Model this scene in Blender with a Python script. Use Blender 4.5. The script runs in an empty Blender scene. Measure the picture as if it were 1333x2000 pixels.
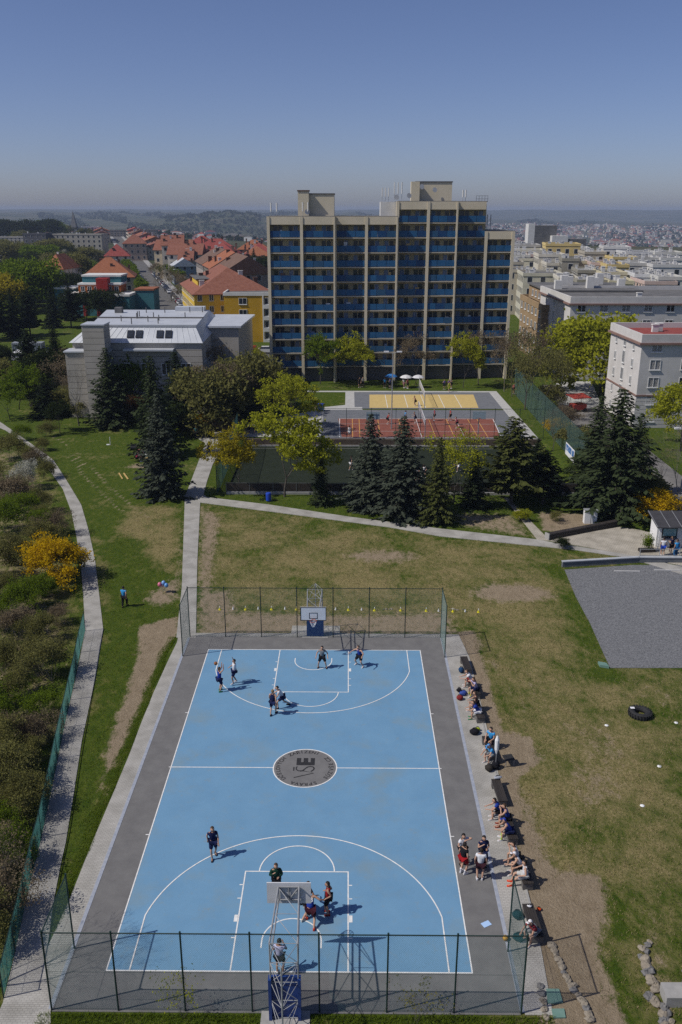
import bpy, bmesh, math, random
import numpy as np
from mathutils import Vector, Matrix, Euler
S = bpy.context.scene
COL = S.collection
R = math.radians
PI = math.pi
# ---------------------------------------------------------------- camera, sky, sun, exposure
cam = bpy.data.cameras.new('camera')
cam_o = bpy.data.objects.new('camera', cam)
COL.objects.link(cam_o)
S.camera = cam_o
cam.sensor_fit = 'VERTICAL'
cam.sensor_height = 24.0
cam.lens = 20.729
cam.clip_start = 0.5
cam.clip_end = 30000
_p, _y, _r = 0.329896663, -7.84964258e-03, 9.57933153e-04
_f = Vector((math.sin(_y)*math.cos(_p), math.cos(_y)*math.cos(_p), -math.sin(_p)))
_rt = Vector((math.cos(_y), -math.sin(_y), 0))
_up = _rt.cross(_f)
_r2 = math.cos(_r)*_rt + math.sin(_r)*_up
_u2 = -math.sin(_r)*_rt + math.cos(_r)*_up
cam_o.matrix_world = Matrix(((_r2.x, _u2.x, -_f.x, 2.3376), (_r2.y, _u2.y, -_f.y, -42.2697), (_r2.z, _u2.z, -_f.z, 29.6744), (0, 0, 0, 1)))
SUN_EL, SUN_ROT = 48.5, 253.0
W = bpy.data.worlds.new('World')
S.world = W
W.use_nodes = True
_n = W.node_tree.nodes
sky = _n.new('ShaderNodeTexSky')
sky.sky_type = 'NISHITA'
sky.sun_disc = False
sky.sun_elevation = R(SUN_EL)
sky.sun_rotation = R(SUN_ROT)
sky.altitude = 0
sky.air_density = 0.7
sky.dust_density = 0.8
sky.ozone_density = 4.0
_t = _n.new('ShaderNodeMix'); _t.data_type = 'RGBA'; _t.blend_type = 'MULTIPLY'; _t.inputs['Factor'].default_value = 1; _t.inputs['B'].default_value = (1.005, .93, 1.06, 1)
W.node_tree.links.new(sky.outputs[0], _t.inputs['A'])
W.node_tree.links.new(_t.outputs['Result'], _n['Background'].inputs[0])
_n['Background'].inputs[1].default_value = 0.081
sun = bpy.data.lights.new('sun', 'SUN')
sun_o = bpy.data.objects.new('sun', sun)
COL.objects.link(sun_o)
sun.energy = 3.7
sun.angle = R(0.5)
sun.color = (1.0, 0.955, 0.89)
_d = Vector((math.cos(R(17))*math.cos(R(SUN_EL)), math.sin(R(17))*math.cos(R(SUN_EL)), -math.sin(R(SUN_EL))))
sun_o.rotation_euler = _d.to_track_quat('-Z', 'Y').to_euler()
S.view_settings.view_transform = 'Standard'
S.view_settings.look = 'None'
S.view_settings.gamma = 1
S.view_settings.exposure = 0.0
S.view_settings.use_curve_mapping = False
S.cycles.max_bounces = 5
S.cycles.diffuse_bounces = 2
S.cycles.glossy_bounces = 2
S.cycles.transmission_bounces = 3
S.cycles.transparent_max_bounces = 8
S.cycles.volume_bounces = 0
S.cycles.use_denoising = False
S.cycles.caustics_reflective = False
S.cycles.caustics_refractive = False

# ---------------------------------------------------------------- helpers: materials
MATS = {}
def mat(name, col, col2=None, scale=3.0, rough=0.8, bump=0.0, detail=5, lo=0.35, hi=0.65, metal=0.0, spec=0.3, stretch=None, bscale=None, trans=0.0):
    """principled material, colour mottled by noise in world position"""
    if name in MATS: return MATS[name]
    m = bpy.data.materials.new(name)
    m.use_nodes = True
    nt = m.node_tree; N = nt.nodes; L = nt.links
    b = N['Principled BSDF']
    b.inputs['Roughness'].default_value = rough
    b.inputs['Metallic'].default_value = metal
    b.inputs['Specular IOR Level'].default_value = spec
    b.inputs['Base Color'].default_value = (*col, 1)
    if col2 is not None or bump:
        geo = N.new('ShaderNodeNewGeometry')
        src = geo.outputs['Position']
        if stretch:
            mp = N.new('ShaderNodeMapping'); mp.inputs['Scale'].default_value = stretch
            L.new(src, mp.inputs['Vector']); src = mp.outputs[0]
    if col2 is not None:
        nz = N.new('ShaderNodeTexNoise'); nz.inputs['Scale'].default_value = scale; nz.inputs['Detail'].default_value = detail
        nz.inputs['Roughness'].default_value = 0.65
        L.new(src, nz.inputs['Vector'])
        rp = N.new('ShaderNodeMapRange'); rp.inputs['From Min'].default_value = lo; rp.inputs['From Max'].default_value = hi
        L.new(nz.outputs['Fac'], rp.inputs['Value'])
        mx = N.new('ShaderNodeMix'); mx.data_type = 'RGBA'
        mx.inputs['A'].default_value = (*col, 1); mx.inputs['B'].default_value = (*col2, 1)
        L.new(rp.outputs[0], mx.inputs['Factor']); L.new(mx.outputs['Result'], b.inputs['Base Color'])
    if bump:
        nb = N.new('ShaderNodeTexNoise'); nb.inputs['Scale'].default_value = bscale or scale*4; nb.inputs['Detail'].default_value = 4
        L.new(src, nb.inputs['Vector'])
        bp = N.new('ShaderNodeBump'); bp.inputs['Strength'].default_value = bump; bp.inputs['Distance'].default_value = 0.05
        L.new(nb.outputs['Fac'], bp.inputs['Height']); L.new(bp.outputs[0], b.inputs['Normal'])
    if trans:
        N.remove(b)
        d = N.new('ShaderNodeBsdfDiffuse'); t = N.new('ShaderNodeBsdfTranslucent'); ms = N.new('ShaderNodeMixShader')
        ms.inputs[0].default_value = trans
        if col2 is not None:
            L.new(mx.outputs['Result'], d.inputs[0]); L.new(mx.outputs['Result'], t.inputs[0])
        else:
            d.inputs[0].default_value = (*col, 1); t.inputs[0].default_value = (*col, 1)
        L.new(d.outputs[0], ms.inputs[1]); L.new(t.outputs[0], ms.inputs[2]); L.new(ms.outputs[0], N['Material Output'].inputs[0])
    MATS[name] = m
    return m
def plain(name, col, rough=0.7, metal=0.0, spec=0.3):
    return mat(name, col, rough=rough, metal=metal, spec=spec)
def fab(col):
    """cloth colour, one material per colour"""
    n = 'cloth_%02d_%02d_%02d' % tuple(int(c*99) for c in col)
    return mat(n, col, tuple(c*0.75 for c in col), scale=9, rough=0.9, spec=0.1)

# ---------------------------------------------------------------- helpers: objects and meshes
def tag(o, label=None, cat=None, group=None, kind=None):
    if label: o['label'] = label
    if cat: o['category'] = cat
    if group: o['group'] = group
    if kind: o['kind'] = kind
    return o
def link(name, data, parent=None, loc=None, rz=None):
    o = bpy.data.objects.new(name, data)
    COL.objects.link(o)
    if parent is not None: o.parent = parent
    if loc is not None: o.location = loc
    if rz is not None: o.rotation_euler = (0, 0, rz)
    return o
def empty(name, loc=(0, 0, 0), rz=0.0, label=None, cat=None, group=None):
    o = link(name, None, None, loc, rz)
    o.empty_display_size = 0.3
    return tag(o, label, cat, group)
def copy_tree(o, parent=None, loc=None, rz=None):
    c = o.copy(); COL.objects.link(c); c.parent = parent
    if loc is not None: c.location = loc
    if rz is not None: c.rotation_euler = (0, 0, rz)
    for ch in list(o.children): copy_tree(ch, c)
    return c
_ONES = 'zeroth first second third fourth fifth sixth seventh eighth ninth tenth eleventh twelfth thirteenth fourteenth fifteenth sixteenth seventeenth eighteenth nineteenth'.split()
_TENS = ' x twenty thirty forty fifty sixty seventy eighty ninety'.split(' ')
def ordw(n):
    if n < 20: return _ONES[n]
    if n >= 100: return 'hundred-and-'+ordw(n-100)
    return _TENS[n//10]+('-'+_ONES[n % 10] if n % 10 else 'th')
class MB:
    """collects shapes; build() links them as one mesh object"""
    def __init__(s): s.v = []; s.f = []; s.m = []; s.cur = 0
    def add(s, vs, fs):
        b = len(s.v); s.v += [tuple(p) for p in vs]
        for f in fs: s.f.append(tuple(i+b for i in f)); s.m.append(s.cur)
        return s
    def box(s, x0, x1, y0, y1, z0, z1):
        return s.add([(x0,y0,z0),(x1,y0,z0),(x1,y1,z0),(x0,y1,z0),(x0,y0,z1),(x1,y0,z1),(x1,y1,z1),(x0,y1,z1)],
                     [(0,3,2,1),(4,5,6,7),(0,1,5,4),(1,2,6,5),(2,3,7,6),(3,0,4,7)])
    def quad(s, a, b, c, d): return s.add([a, b, c, d], [(0,1,2,3)])
    def bar(s, a, b, w, h=None, n=4, cap=True):
        """prism from a to b, n sides of radius w"""
        a = Vector(a); b = Vector(b); d = (b-a)
        if d.length < 1e-6: return s
        d.normalize()
        u = d.cross(Vector((0,0,1)))
        if u.length < 1e-3: u = d.cross(Vector((0,1,0)))
        u.normalize(); v = d.cross(u); h = h or w
        vs = []
        for p, ww, hh in ((a, w, w), (b, h, h)):
            for k in range(n):
                an = 2*PI*(k+0.5)/n
                vs.append(p + u*math.cos(an)*ww + v*math.sin(an)*hh)
        fs = [(k, (k+1) % n, n+(k+1) % n, n+k) for k in range(n)]
        if cap: fs += [tuple(range(n-1, -1, -1)), tuple(range(n, 2*n))]
        return s.add(vs, fs)
    def path(s, pts, r, n=6):
        for i in range(len(pts)-1): s.bar(pts[i], pts[i+1], r, n=n)
        return s
    def prism(s, poly, z0, z1):
        n = len(poly)
        if sum(poly[i][0]*poly[(i+1) % n][1]-poly[(i+1) % n][0]*poly[i][1] for i in range(n)) < 0: poly = poly[::-1]
        vs = [(p[0], p[1], z0) for p in poly]+[(p[0], p[1], z1) for p in poly]
        return s.add(vs, [tuple(range(n-1, -1, -1)), tuple(range(n, 2*n))]+[(i, (i+1) % n, n+(i+1) % n, n+i) for i in range(n)])
    def lathe(s, prof, n=12, c=(0, 0, 0)):
        b = []
        for r, z in prof:
            for k in range(n): b.append((c[0]+r*math.cos(2*PI*k/n), c[1]+r*math.sin(2*PI*k/n), c[2]+z))
        fs = [(j*n+k, j*n+(k+1) % n, (j+1)*n+(k+1) % n, (j+1)*n+k) for j in range(len(prof)-1) for k in range(n)]
        fs += [tuple(range(n-1, -1, -1)), tuple(range((len(prof)-1)*n, len(prof)*n))]
        return s.add(b, fs)
    def ball(s, c, r, n=10, m=7, sc=(1, 1, 1)):
        prof = [(max(r*math.sin(PI*j/m), 1e-4), -r*math.cos(PI*j/m)) for j in range(m+1)]
        b0 = len(s.v); s.lathe(prof, n)
        for i in range(b0, len(s.v)):
            v = s.v[i]; s.v[i] = (c[0]+v[0]*sc[0], c[1]+v[1]*sc[1], c[2]+v[2]*sc[2])
        return s
    def mesh(s, name, mats=()):
        me = bpy.data.meshes.new(name)
        me.from_pydata(s.v, [], s.f)
        for m in (mats if isinstance(mats, (list, tuple)) else [mats]): me.materials.append(m)
        if any(s.m): me.polygons.foreach_set('material_index', s.m)
        me.update()
        return me
    def build(s, name, mats, parent=None, loc=None, rz=None, smooth=False):
        me = s.mesh(name, mats)
        if smooth: me.polygons.foreach_set('use_smooth', [True]*len(me.polygons))
        return link(name, me, parent, loc, rz)
def np_mesh(name, V, F, mats, midx=None):
    """V (n,3), F (m,k) numpy -> mesh"""
    me = bpy.data.meshes.new(name)
    k = F.shape[1]
    me.vertices.add(len(V)); me.vertices.foreach_set('co', np.ascontiguousarray(V, dtype=np.float32).ravel())
    me.loops.add(F.size); me.loops.foreach_set('vertex_index', np.ascontiguousarray(F, dtype=np.int32).ravel())
    me.polygons.add(len(F)); me.polygons.foreach_set('loop_start', np.arange(0, F.size, k, dtype=np.int32))
    for m in (mats if isinstance(mats, (list, tuple)) else [mats]): me.materials.append(m)
    me.polygons.foreach_set('use_smooth', np.zeros(len(F), bool))
    if midx is not None: me.polygons.foreach_set('material_index', np.ascontiguousarray(midx, dtype=np.int32))
    me.update(calc_edges=True)
    return me
def sheet(name, poly, z, m, parent=None, th=None, kind='structure'):
    """flat polygon at height z (given real thickness downwards when th)"""
    b = MB()
    if th: b.prism(poly, z-th, z)
    else:
        n = len(poly)
        if sum(poly[i][0]*poly[(i+1) % n][1]-poly[(i+1) % n][0]*poly[i][1] for i in range(n)) < 0: poly = poly[::-1]
        b.add([(p[0], p[1], z) for p in poly], [tuple(range(n))])
    o = b.build(name, m, parent)
    if parent is None: tag(o, kind=kind)
    return o

# ================================================================ GROUND
def in_poly(P, poly):
    x, y = P[:, 0], P[:, 1]; ins = np.zeros(len(P), bool); d = np.full(len(P), 1e9)
    n = len(poly)
    for i in range(n):
        (x0, y0), (x1, y1) = poly[i], poly[(i+1) % n]
        c = ((y0 > y) != (y1 > y))
        with np.errstate(divide='ignore', invalid='ignore'):
            xx = (x1-x0)*(y-y0)/((y1-y0) if y1 != y0 else 1e-9)+x0
        ins ^= c & (x < xx)
        l2 = (x1-x0)**2+(y1-y0)**2+1e-9
        t = np.clip(((x-x0)*(x1-x0)+(y-y0)*(y1-y0))/l2, 0, 1)
        d = np.minimum(d, np.hypot(x-x0-t*(x1-x0), y-y0-t*(y1-y0)))
    return np.where(ins, -d, d)
def soft(P, poly, w): return np.clip(0.5-in_poly(P, poly)/(2*w), 0, 1)
def line_d(P, pts):
    d = np.full(len(P), 1e9)
    for i in range(len(pts)-1):
        (x0, y0), (x1, y1) = pts[i], pts[i+1]
        l2 = (x1-x0)**2+(y1-y0)**2+1e-9
        t = np.clip(((P[:, 0]-x0)*(x1-x0)+(P[:, 1]-y0)*(y1-y0))/l2, 0, 1)
        d = np.minimum(d, np.hypot(P[:, 0]-x0-t*(x1-x0), P[:, 1]-y0-t*(y1-y0)))
    return d
def ell(c, a, b, n=16): return [(c[0]+a*math.cos(2*PI*k/n)*(1+.12*math.sin(3*k)), c[1]+b*math.sin(2*PI*k/n)*(1+.1*math.cos(2.3*k))) for k in range(n)]
TURF = (-11.6, 28.3, 51.0, 74.6)
def sst(a, b, x): t = np.clip((x-a)/(b-a), 0, 1); return t*t*(3-2*t)
def ground_h(x, y):
    x = np.asarray(x, float); y = np.asarray(y, float)
    D = np.hypot(x-2, y+42)
    az = np.degrees(np.arctan2(x-2, y+42))
    basin = -72*sst(700, 2300, D)*sst(-14, 2, az) - 34*sst(900, 2300, D)*(1-sst(-14, 2, az))
    # far ridge seen across the basin: heights by bearing
    ridge = np.interp(az, [-30, -23, -18, -12, -9, -5, 0, 6, 9, 13, 18, 24, 32], [4, 8, 10, 8, 4, 12, 6, -10, -28, -36, -42, -46, -46])
    ridge = ridge + 5*np.sin(az*1.7+1) + 3*np.sin(az*4.1) + 2*np.sin(az*9.3+2)
    far = sst(2600, 5600, D)
    z = basin*(1-far)+ridge*far
    # wooded hill on the far side, left of the tower
    mid = np.exp(-((az+7.0)/4.6)**2)*np.exp(-((D-3400)/600.)**2)
    z = z+mid*(54 + 4*np.sin(az*5))
    back = 24+3*np.sin(az*1.3)+2*np.sin(az*3.3+1)
    z = np.where(D > 5800, z*(1-sst(6600, 8800, D))+back*sst(6600, 8800, D)-30*np.exp(-((D-6700)/500.)**2), z)
    t = (x > TURF[0]) & (x < TURF[1]) & (y > TURF[2]) & (y < TURF[3])
    return np.where(t, -0.95, z)
def geo(a, b, n): return list(np.geomspace(a, b, n))
_xs = sorted(set([round(v, 3) for v in [-v for v in geo(55, 9000, 60)] + list(np.arange(-46, 50.01, 0.5)) + geo(56, 9000, 60)]))
_ys = sorted(set([round(v, 3) for v in [-400, -200, -100, -60, -40, -30] + list(np.arange(-24, 60.01, 0.5)) + list(np.arange(61, 126, 1.5)) + geo(128, 9500, 110)]))
_X, _Y = np.meshgrid(np.array(_xs), np.array(_ys))
_P = np.stack([_X.ravel(), _Y.ravel()], 1)
_Z = ground_h(_P[:, 0], _P[:, 1])
nx, ny = len(_xs), len(_ys)
_i = np.arange(nx*ny).reshape(ny, nx)
_F = np.stack([_i[:-1, :-1].ravel(), _i[:-1, 1:].ravel(), _i[1:, 1:].ravel(), _i[1:, :-1].ravel()], 1)
# dirt, dry grass and far cover as masks with a shape of their own
_near = (_P[:, 1] < 130) & (np.abs(_P[:, 0]) < 60)
dirt = np.zeros(len(_P)); dry = np.zeros(len(_P)); far = np.clip((np.hypot(_P[:, 0], _P[:, 1])-300)/200, 0, 1)
Q = _P[_near]
dq = np.zeros(len(Q)); yq = np.zeros(len(Q))
def D(poly, w=.5, a=1.0):
    global dq
    dq = np.maximum(dq, a*soft(Q, poly, w))
def Y(poly, w=1.0, a=1.0):
    global yq
    yq = np.maximum(yq, a*soft(Q, poly, w))
D([(-13.33, 17.64), (-11.69, 18.89), (-10.63, 19.53), (-10.16, 17.16), (-10.43, 14.94), (-10.52, 12.64), (-10.59, 9.87), (-10.60, 7.14), (-10.66, 4.80), (-10.40, 2.49), (-10.44, 0.80), (-10.55, -1.21), (-10.54, -2.55), (-10.86, -2.16), (-11.29, 0.35), (-11.68, 2.16), (-11.68, 3.61), (-11.96, 5.49), (-11.80, 6.39), (-12.13, 9.45), (-12.34, 13.07)], .35)
D([(-14.88, 45.88), (-11.07, 22.65), (-12.31, 20.99), (-14.01, 22.13), (-13.88, 23.62), (-12.29, 27.47), (-13.81, 38.09)], .6, .75)
D([(-13.29, 46.75), (-10.55, 42.65), (-9.49, 31.49), (-8.82, 24.70), (-8.16, 16.34), (-8.77, 16.34)], .7, .8)
D([(-9.48, 20.74), (-2.38, 20.16), (2.39, 19.93), (10.17, 20.47), (10.70, 16.53), (-8.73, 16.09)], .8, .8)
D([(-9.96, 23.66), (-7.34, 24.71), (-5.93, 19.85), (-9.33, 19.81)], .8, .8)
D(ell((5.39, 32.14), 3.3, 1.6), 1.3, .85)
D(ell((15.79, 24.12), 3.3, 1.9), .9, .95)
D([(10.24, 16.53), (11.77, 17.55), (11.90, 11.91), (11.73, 7.23), (11.73, 4.00), (13.20, 3.20), (13.54, 0.88), (11.78, -0.81), (11.57, -3.46), (11.81, -6.21), (12.25, -7.99), (13.81, -8.08), (14.78, -8.91), (14.72, -10.25), (13.88, -11.46), (13.19, -13.14), (13.36, -14.44), (13.39, -16.57), (9.67, -16.60), (9.88, -13.44), (10.31, -11.20), (10.62, -6.22), (10.58, -2.62), (10.53, 1.60), (10.31, 6.60), (10.14, 11.89)], .25)
D([(11.13, -2.61), (12.39, -1.72), (12.51, -5.06), (12.37, -7.99), (11.72, -7.65), (11.22, -5.07)], .5, .55)
D([(16.13, -10.24), (15.68, -12.30), (15.50, -14.42), (15.38, -16.10), (14.56, -15.99), (14.89, -13.40), (15.54, -11.15)], .4, .8)
D([(16.02, -7.96), (15.93, -9.93), (15.00, -12.03), (14.95, -10.86)], .5, .6)
D([(22.01, 44.61), (26.66, 44.17), (27.07, 40.74), (24.25, 38.50), (21.32, 38.76)], .5, .9)
D([(11.92, 44.50), (19.76, 43.94), (20.18, 36.76), (13.48, 39.84)], 1.2, .7)
D(ell((-23.14, 61.49), 1.6, 1.1), .4, .9)
D([(14.77, 0.16), (17.49, 0.67), (17.12, -2.55), (14.46, -3.43)], 1.5, .62)
D([(14.88, 3.21), (18.23, 5.49), (19.39, 1.18), (16.40, -1.23)], 2.0, .5)
for tr in ([(-31.60, 65.40), (-27.37, 58.13), (-23.49, 51.14), (-20.27, 45.82), (-17.95, 42.57)], [(-33.11, 66.11), (-28.58, 57.05), (-24.24, 49.65), (-20.94, 44.15)], [(-42.25, 82.92), (-36.34, 73.41), (-31.81, 66.13)]):
    dq = np.maximum(dq, .6*np.clip(1.2-line_d(Q, tr)/.35, 0, 1))
for tr in ([(21.35, 9.50), (22.69, 8.47), (23.77, 6.85)], [(20.96, 8.45), (22.35, 7.45), (23.30, 5.54)], [(13.97, 12.66), (14.80, 7.26), (15.79, 3.22)], [(11.83, 16.54), (12.78, 9.82), (13.80, 5.44)]):
    dq = np.maximum(dq, .5*np.clip(1.2-line_d(Q, tr)/.3, 0, 1))
Y([(-12.99, 45.90), (-1.76, 41.96), (11.18, 36.94), (27.72, 31.88), (21.17, 29.41), (20.08, 11.63), (25.38, 11.33), (15.35, -16.55), (8.69, -16.61), (9.56, 16.52), (-8.73, 16.34)], 2.5, .72)
Y([(-21.55, 46.66), (-15.31, 45.87), (-13.40, 35.31), (-12.73, 28.14), (-14.84, 30.22), (-17.50, 35.95), (-19.97, 39.49)], 1.0, .95)
Y([(-22.54, 38.00), (-20.71, 35.24), (-16.50, 21.62), (-15.09, 14.66), (-13.56, 5.18), (-13.40, 2.94), (-14.83, 11.64), (-16.74, 19.74)], .5, .6)
Y([(3.37, 38.28), (17.56, 34.31), (14.40, 25.99), (-1.14, 28.03)], 2.5, .3)
Y([(15.06, 5.46), (22.67, 4.39), (18.28, -7.94), (13.11, -5.82)], 3, .95)
Y([(0.45, 35.46), (10.21, 31.69), (7.21, 20.91), (-2.49, 21.76)], 3, .9)
D([(-48.98, 73.82), (-40.17, 68.55), (-33.08, 57.00), (-26.80, 42.48), (-20.86, 24.57), (-17.96, 16.25), (-15.05, 2.39), (-13.37, -6.07), (-12.07, -13.64), (-13.56, -14.17)], 1.5, .42)
Y([(-51.36, 79.67), (-38.84, 68.57), (-30.62, 52.97), (-22.59, 32.60), (-17.83, 17.09), (-14.75, 2.40), (-13.12, -6.07), (-11.88, -14.16), (-13.56, -14.17)], 1.0, .45)
# lush margins
for pts, w in (([(21.03, 29.18), (20.73, 22.97), (20.65, 17.90), (20.35, 11.99), (19.61, 10.57)], 1.0), ([(15.14, -9.30), (14.71, -11.16), (13.98, -12.87), (13.92, -15.17)], .9), ([(-9.83, 15.11), (-10.26, 11.69), (-10.22, 5.80), (-10.29, 1.40), (-10.45, -1.48)], .45)):
    k = np.clip(1.5-line_d(Q, pts)/w, 0, 1); yq *= 1-k*.5; dq *= 1-k*.9
dirt[_near] = dq; dry[_near] = yq
gme = np_mesh('ground', np.column_stack([_P, _Z]), _F, [])
gme.polygons.foreach_set('use_smooth', [True]*len(gme.polygons))
for nm, arr in (('dirt', dirt), ('dry', dry), ('far', far)):
    at = gme.attributes.new(nm, 'FLOAT', 'POINT'); at.data.foreach_set('value', arr.astype(np.float32))
gm = bpy.data.materials.new('grass_and_soil'); gm.use_nodes = True
def ground_material(gm):
    nt = gm.node_tree; N = nt.nodes; L = nt.links; b = N['Principled BSDF']
    b.inputs['Roughness'].default_value = .95; b.inputs['Specular IOR Level'].default_value = .1
    geo_ = N.new('ShaderNodeNewGeometry')
    def noise(sc, det=5, rg=.6, vec=None):
        n = N.new('ShaderNodeTexNoise'); n.inputs['Scale'].default_value = sc; n.inputs['Detail'].default_value = det; n.inputs['Roughness'].default_value = rg
        L.new(vec or geo_.outputs['Position'], n.inputs['Vector']); return n.outputs['Fac']
    def attr(nm):
        a = N.new('ShaderNodeAttribute'); a.attribute_name = nm; return a.outputs['Fac']
    def rng(v, a, c, o0=0, o1=1):
        r = N.new('ShaderNodeMapRange'); r.inputs['From Min'].default_value = a; r.inputs['From Max'].default_value = c
        r.inputs['To Min'].default_value = o0; r.inputs['To Max'].default_value = o1; L.new(v, r.inputs['Value']); return r.outputs[0]
    def mth(op, a, c):
        m = N.new('ShaderNodeMath'); m.operation = op
        for i, q in enumerate((a, c)):
            if isinstance(q, (int, float)): m.inputs[i].default_value = q
            else: L.new(q, m.inputs[i])
        return m.outputs[0]
    def mix(f, a, c):
        m = N.new('ShaderNodeMix'); m.data_type = 'RGBA'
        L.new(f, m.inputs['Factor'])
        for i, q in (('A', a), ('B', c)):
            if isinstance(q, tuple): m.inputs[i].default_value = (*q, 1)
            else: L.new(q, m.inputs[i])
        return m.outputs['Result']
    mp = N.new('ShaderNodeMapping'); mp.inputs['Scale'].default_value = (1, .55, 1); mp.inputs['Rotation'].default_value = (0, 0, .5); L.new(geo_.outputs['Position'], mp.inputs[0])
    n1 = noise(.22, 6, .62); n2 = noise(1.9, 7, .72, mp.outputs[0]); n3 = noise(5.5, 5, .8); n4 = noise(.06, 4)
    lush = mix(rng(n2, .35, .68), (.050, .090, .007), (.122, .150, .018))
    lush = mix(rng(n3, .35, .65, 0, .75), lush, (.024, .040, .006))
    dryc = mix(rng(n3, .32, .66), (.110, .098, .028), (.32, .26, .125))
    df = mth('ADD', mth('MULTIPLY', attr('dry'), 1.0), mth('MULTIPLY', mth('SUBTRACT', n1, .5), 2.6))
    df = mth('ADD', df, mth('MULTIPLY', mth('SUBTRACT', n2, .5), 2.0))
    grass = mix(rng(df, .20, 1.0), lush, dryc)
    soil = mix(rng(n2, .3, .7), (.185, .140, .088), (.31, .245, .165))
    soil = mix(rng(n3, .45, .75, 0, .6), soil, (.38, .315, .225))
    ds = mth('ADD', attr('dirt'), mth('ADD', mth('MULTIPLY', mth('SUBTRACT', n2, .5), 1.7), mth('MULTIPLY', mth('SUBTRACT', n3, .5), .9)))
    near = mix(rng(ds, .36, .74), grass, soil)
    farc = mix(rng(noise(.006, 6, .65), .4, .6), (.03, .045, .018), (.085, .085, .05))
    farc = mix(rng(noise(.02, 5, .7), .5, .75, 0, .6), farc, (.16, .11, .085))
    L.new(mix(attr('far'), near, farc), b.inputs['Base Color'])
    bp = N.new('ShaderNodeBump'); bp.inputs['Strength'].default_value = .9; bp.inputs['Distance'].default_value = .12
    L.new(noise(9, 5, .75), bp.inputs['Height']); L.new(bp.outputs[0], b.inputs['Normal'])
ground_material(gm)
gme.materials.append(gm)
ground = tag(link('ground', gme), kind='structure')

# ---------------------------------------------------------------- paving materials
def brick_mat(name, c1, c2, mortar, bw=.2, bh=.1, scale=1.0, ang=0.0):
    m = bpy.data.materials.new(name); m.use_nodes = True
    nt = m.node_tree; N = nt.nodes; L = nt.links; b = N['Principled BSDF']; b.inputs['Roughness'].default_value = .85; b.inputs['Specular IOR Level'].default_value = .2
    g = N.new('ShaderNodeNewGeometry'); mp = N.new('ShaderNodeMapping'); mp.inputs['Rotation'].default_value = (0, 0, ang); L.new(g.outputs['Position'], mp.inputs[0])
    br = N.new('ShaderNodeTexBrick'); br.inputs['Scale'].default_value = scale
    br.inputs['Brick Width'].default_value = bw; br.inputs['Row Height'].default_value = bh; br.inputs['Mortar Size'].default_value = .012
    br.inputs['Color1'].default_value = (*c1, 1); br.inputs['Color2'].default_value = (*c2, 1); br.inputs['Mortar'].default_value = (*mortar, 1)
    L.new(mp.outputs[0], br.inputs['Vector'])
    nz = N.new('ShaderNodeTexNoise'); nz.inputs['Scale'].default_value = .8; nz.inputs['Detail'].default_value = 6; L.new(g.outputs['Position'], nz.inputs['Vector'])
    hs = N.new('ShaderNodeMix'); hs.data_type = 'RGBA'; hs.blend_type = 'MULTIPLY'; hs.inputs['Factor'].default_value = 1
    rp = N.new('ShaderNodeValToRGB'); rp.color_ramp.elements[0].position = .3; rp.color_ramp.elements[0].color = (.72, .71, .68, 1); rp.color_ramp.elements[1].position = .65; rp.color_ramp.elements[1].color = (1.05, 1.04, 1.02, 1)
    L.new(nz.outputs['Fac'], rp.inputs[0]); L.new(br.outputs[0], hs.inputs['A']); L.new(rp.outputs[0], hs.inputs['B']); L.new(hs.outputs['Result'], b.inputs['Base Color'])
    bp = N.new('ShaderNodeBump'); bp.inputs['Strength'].default_value = .4; bp.inputs['Distance'].default_value = .02; L.new(br.outputs['Fac'], bp.inputs['Height']); bp.invert = True; L.new(bp.outputs[0], b.inputs['Normal'])
    MATS[name] = m; return m
M_PAVE = brick_mat('concrete_pavers', (.43, .42, .39), (.385, .375, .35), (.29, .28, .26), .2, .1)
M_PAVE2 = brick_mat('warm_pavers', (.45, .415, .35), (.40, .37, .315), (.27, .25, .2), .22, .22)
M_ASPH = mat('court_asphalt', (.135, .132, .130), (.168, .165, .160), scale=1.1, rough=.9, bump=.15, bscale=60)
M_ROAD = mat('road_asphalt', (.085, .082, .078), (.14, .135, .125), scale=.5, rough=.9, bump=.1, bscale=40)
M_CONC = mat('concrete', (.36, .35, .33), (.28, .275, .26), scale=2.0, rough=.9)
M_WHITE_LINE = mat('white_line_paint', (.80, .80, .77), (.62, .62, .60), scale=6, rough=.7)
M_GRAVEL = mat('grey_gravel', (.088, .091, .096), (.235, .238, .242), scale=9, rough=.95, bump=.7, bscale=45, lo=.34, hi=.66, detail=10)
M_CHAN = mat('blue_grey_drain', (.26, .29, .35), (.36, .38, .42), scale=5, rough=.6)
# ---------------------------------------------------------------- paths
left_path = [(-56.85, 93.14), (-48.91, 84.80), (-47.51, 82.86), (-39.33, 71.19), (-34.37, 63.92), (-29.88, 54.77), (-25.90, 46.44), (-22.86, 38.43), (-20.20, 30.89), (-17.60, 22.68), (-15.82, 17.02), (-14.50, 10.03), (-13.26, 2.46), (-12.26, -2.57), (-11.54, -6.32), (-11.35, -7.65), (-10.90, -10.24), (-10.28, -13.09), (-9.20, -15.95), (-8.95, -16.77),
             (-11.25, -17.87), (-11.20, -15.64), (-11.48, -13.84), (-12.41, -8.90), (-12.80, -6.25), (-13.49, -2.58), (-14.73, 3.92), (-15.89, 10.43), (-17.11, 16.84), (-18.00, 19.73), (-19.18, 23.56), (-21.28, 30.15), (-23.51, 36.58), (-26.24, 44.09), (-29.57, 52.02), (-34.23, 60.91), (-39.69, 70.65), (-46.29, 79.73), (-55.09, 88.82)]
sheet('footpath', left_path, .035, M_PAVE, th=.3)
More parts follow.
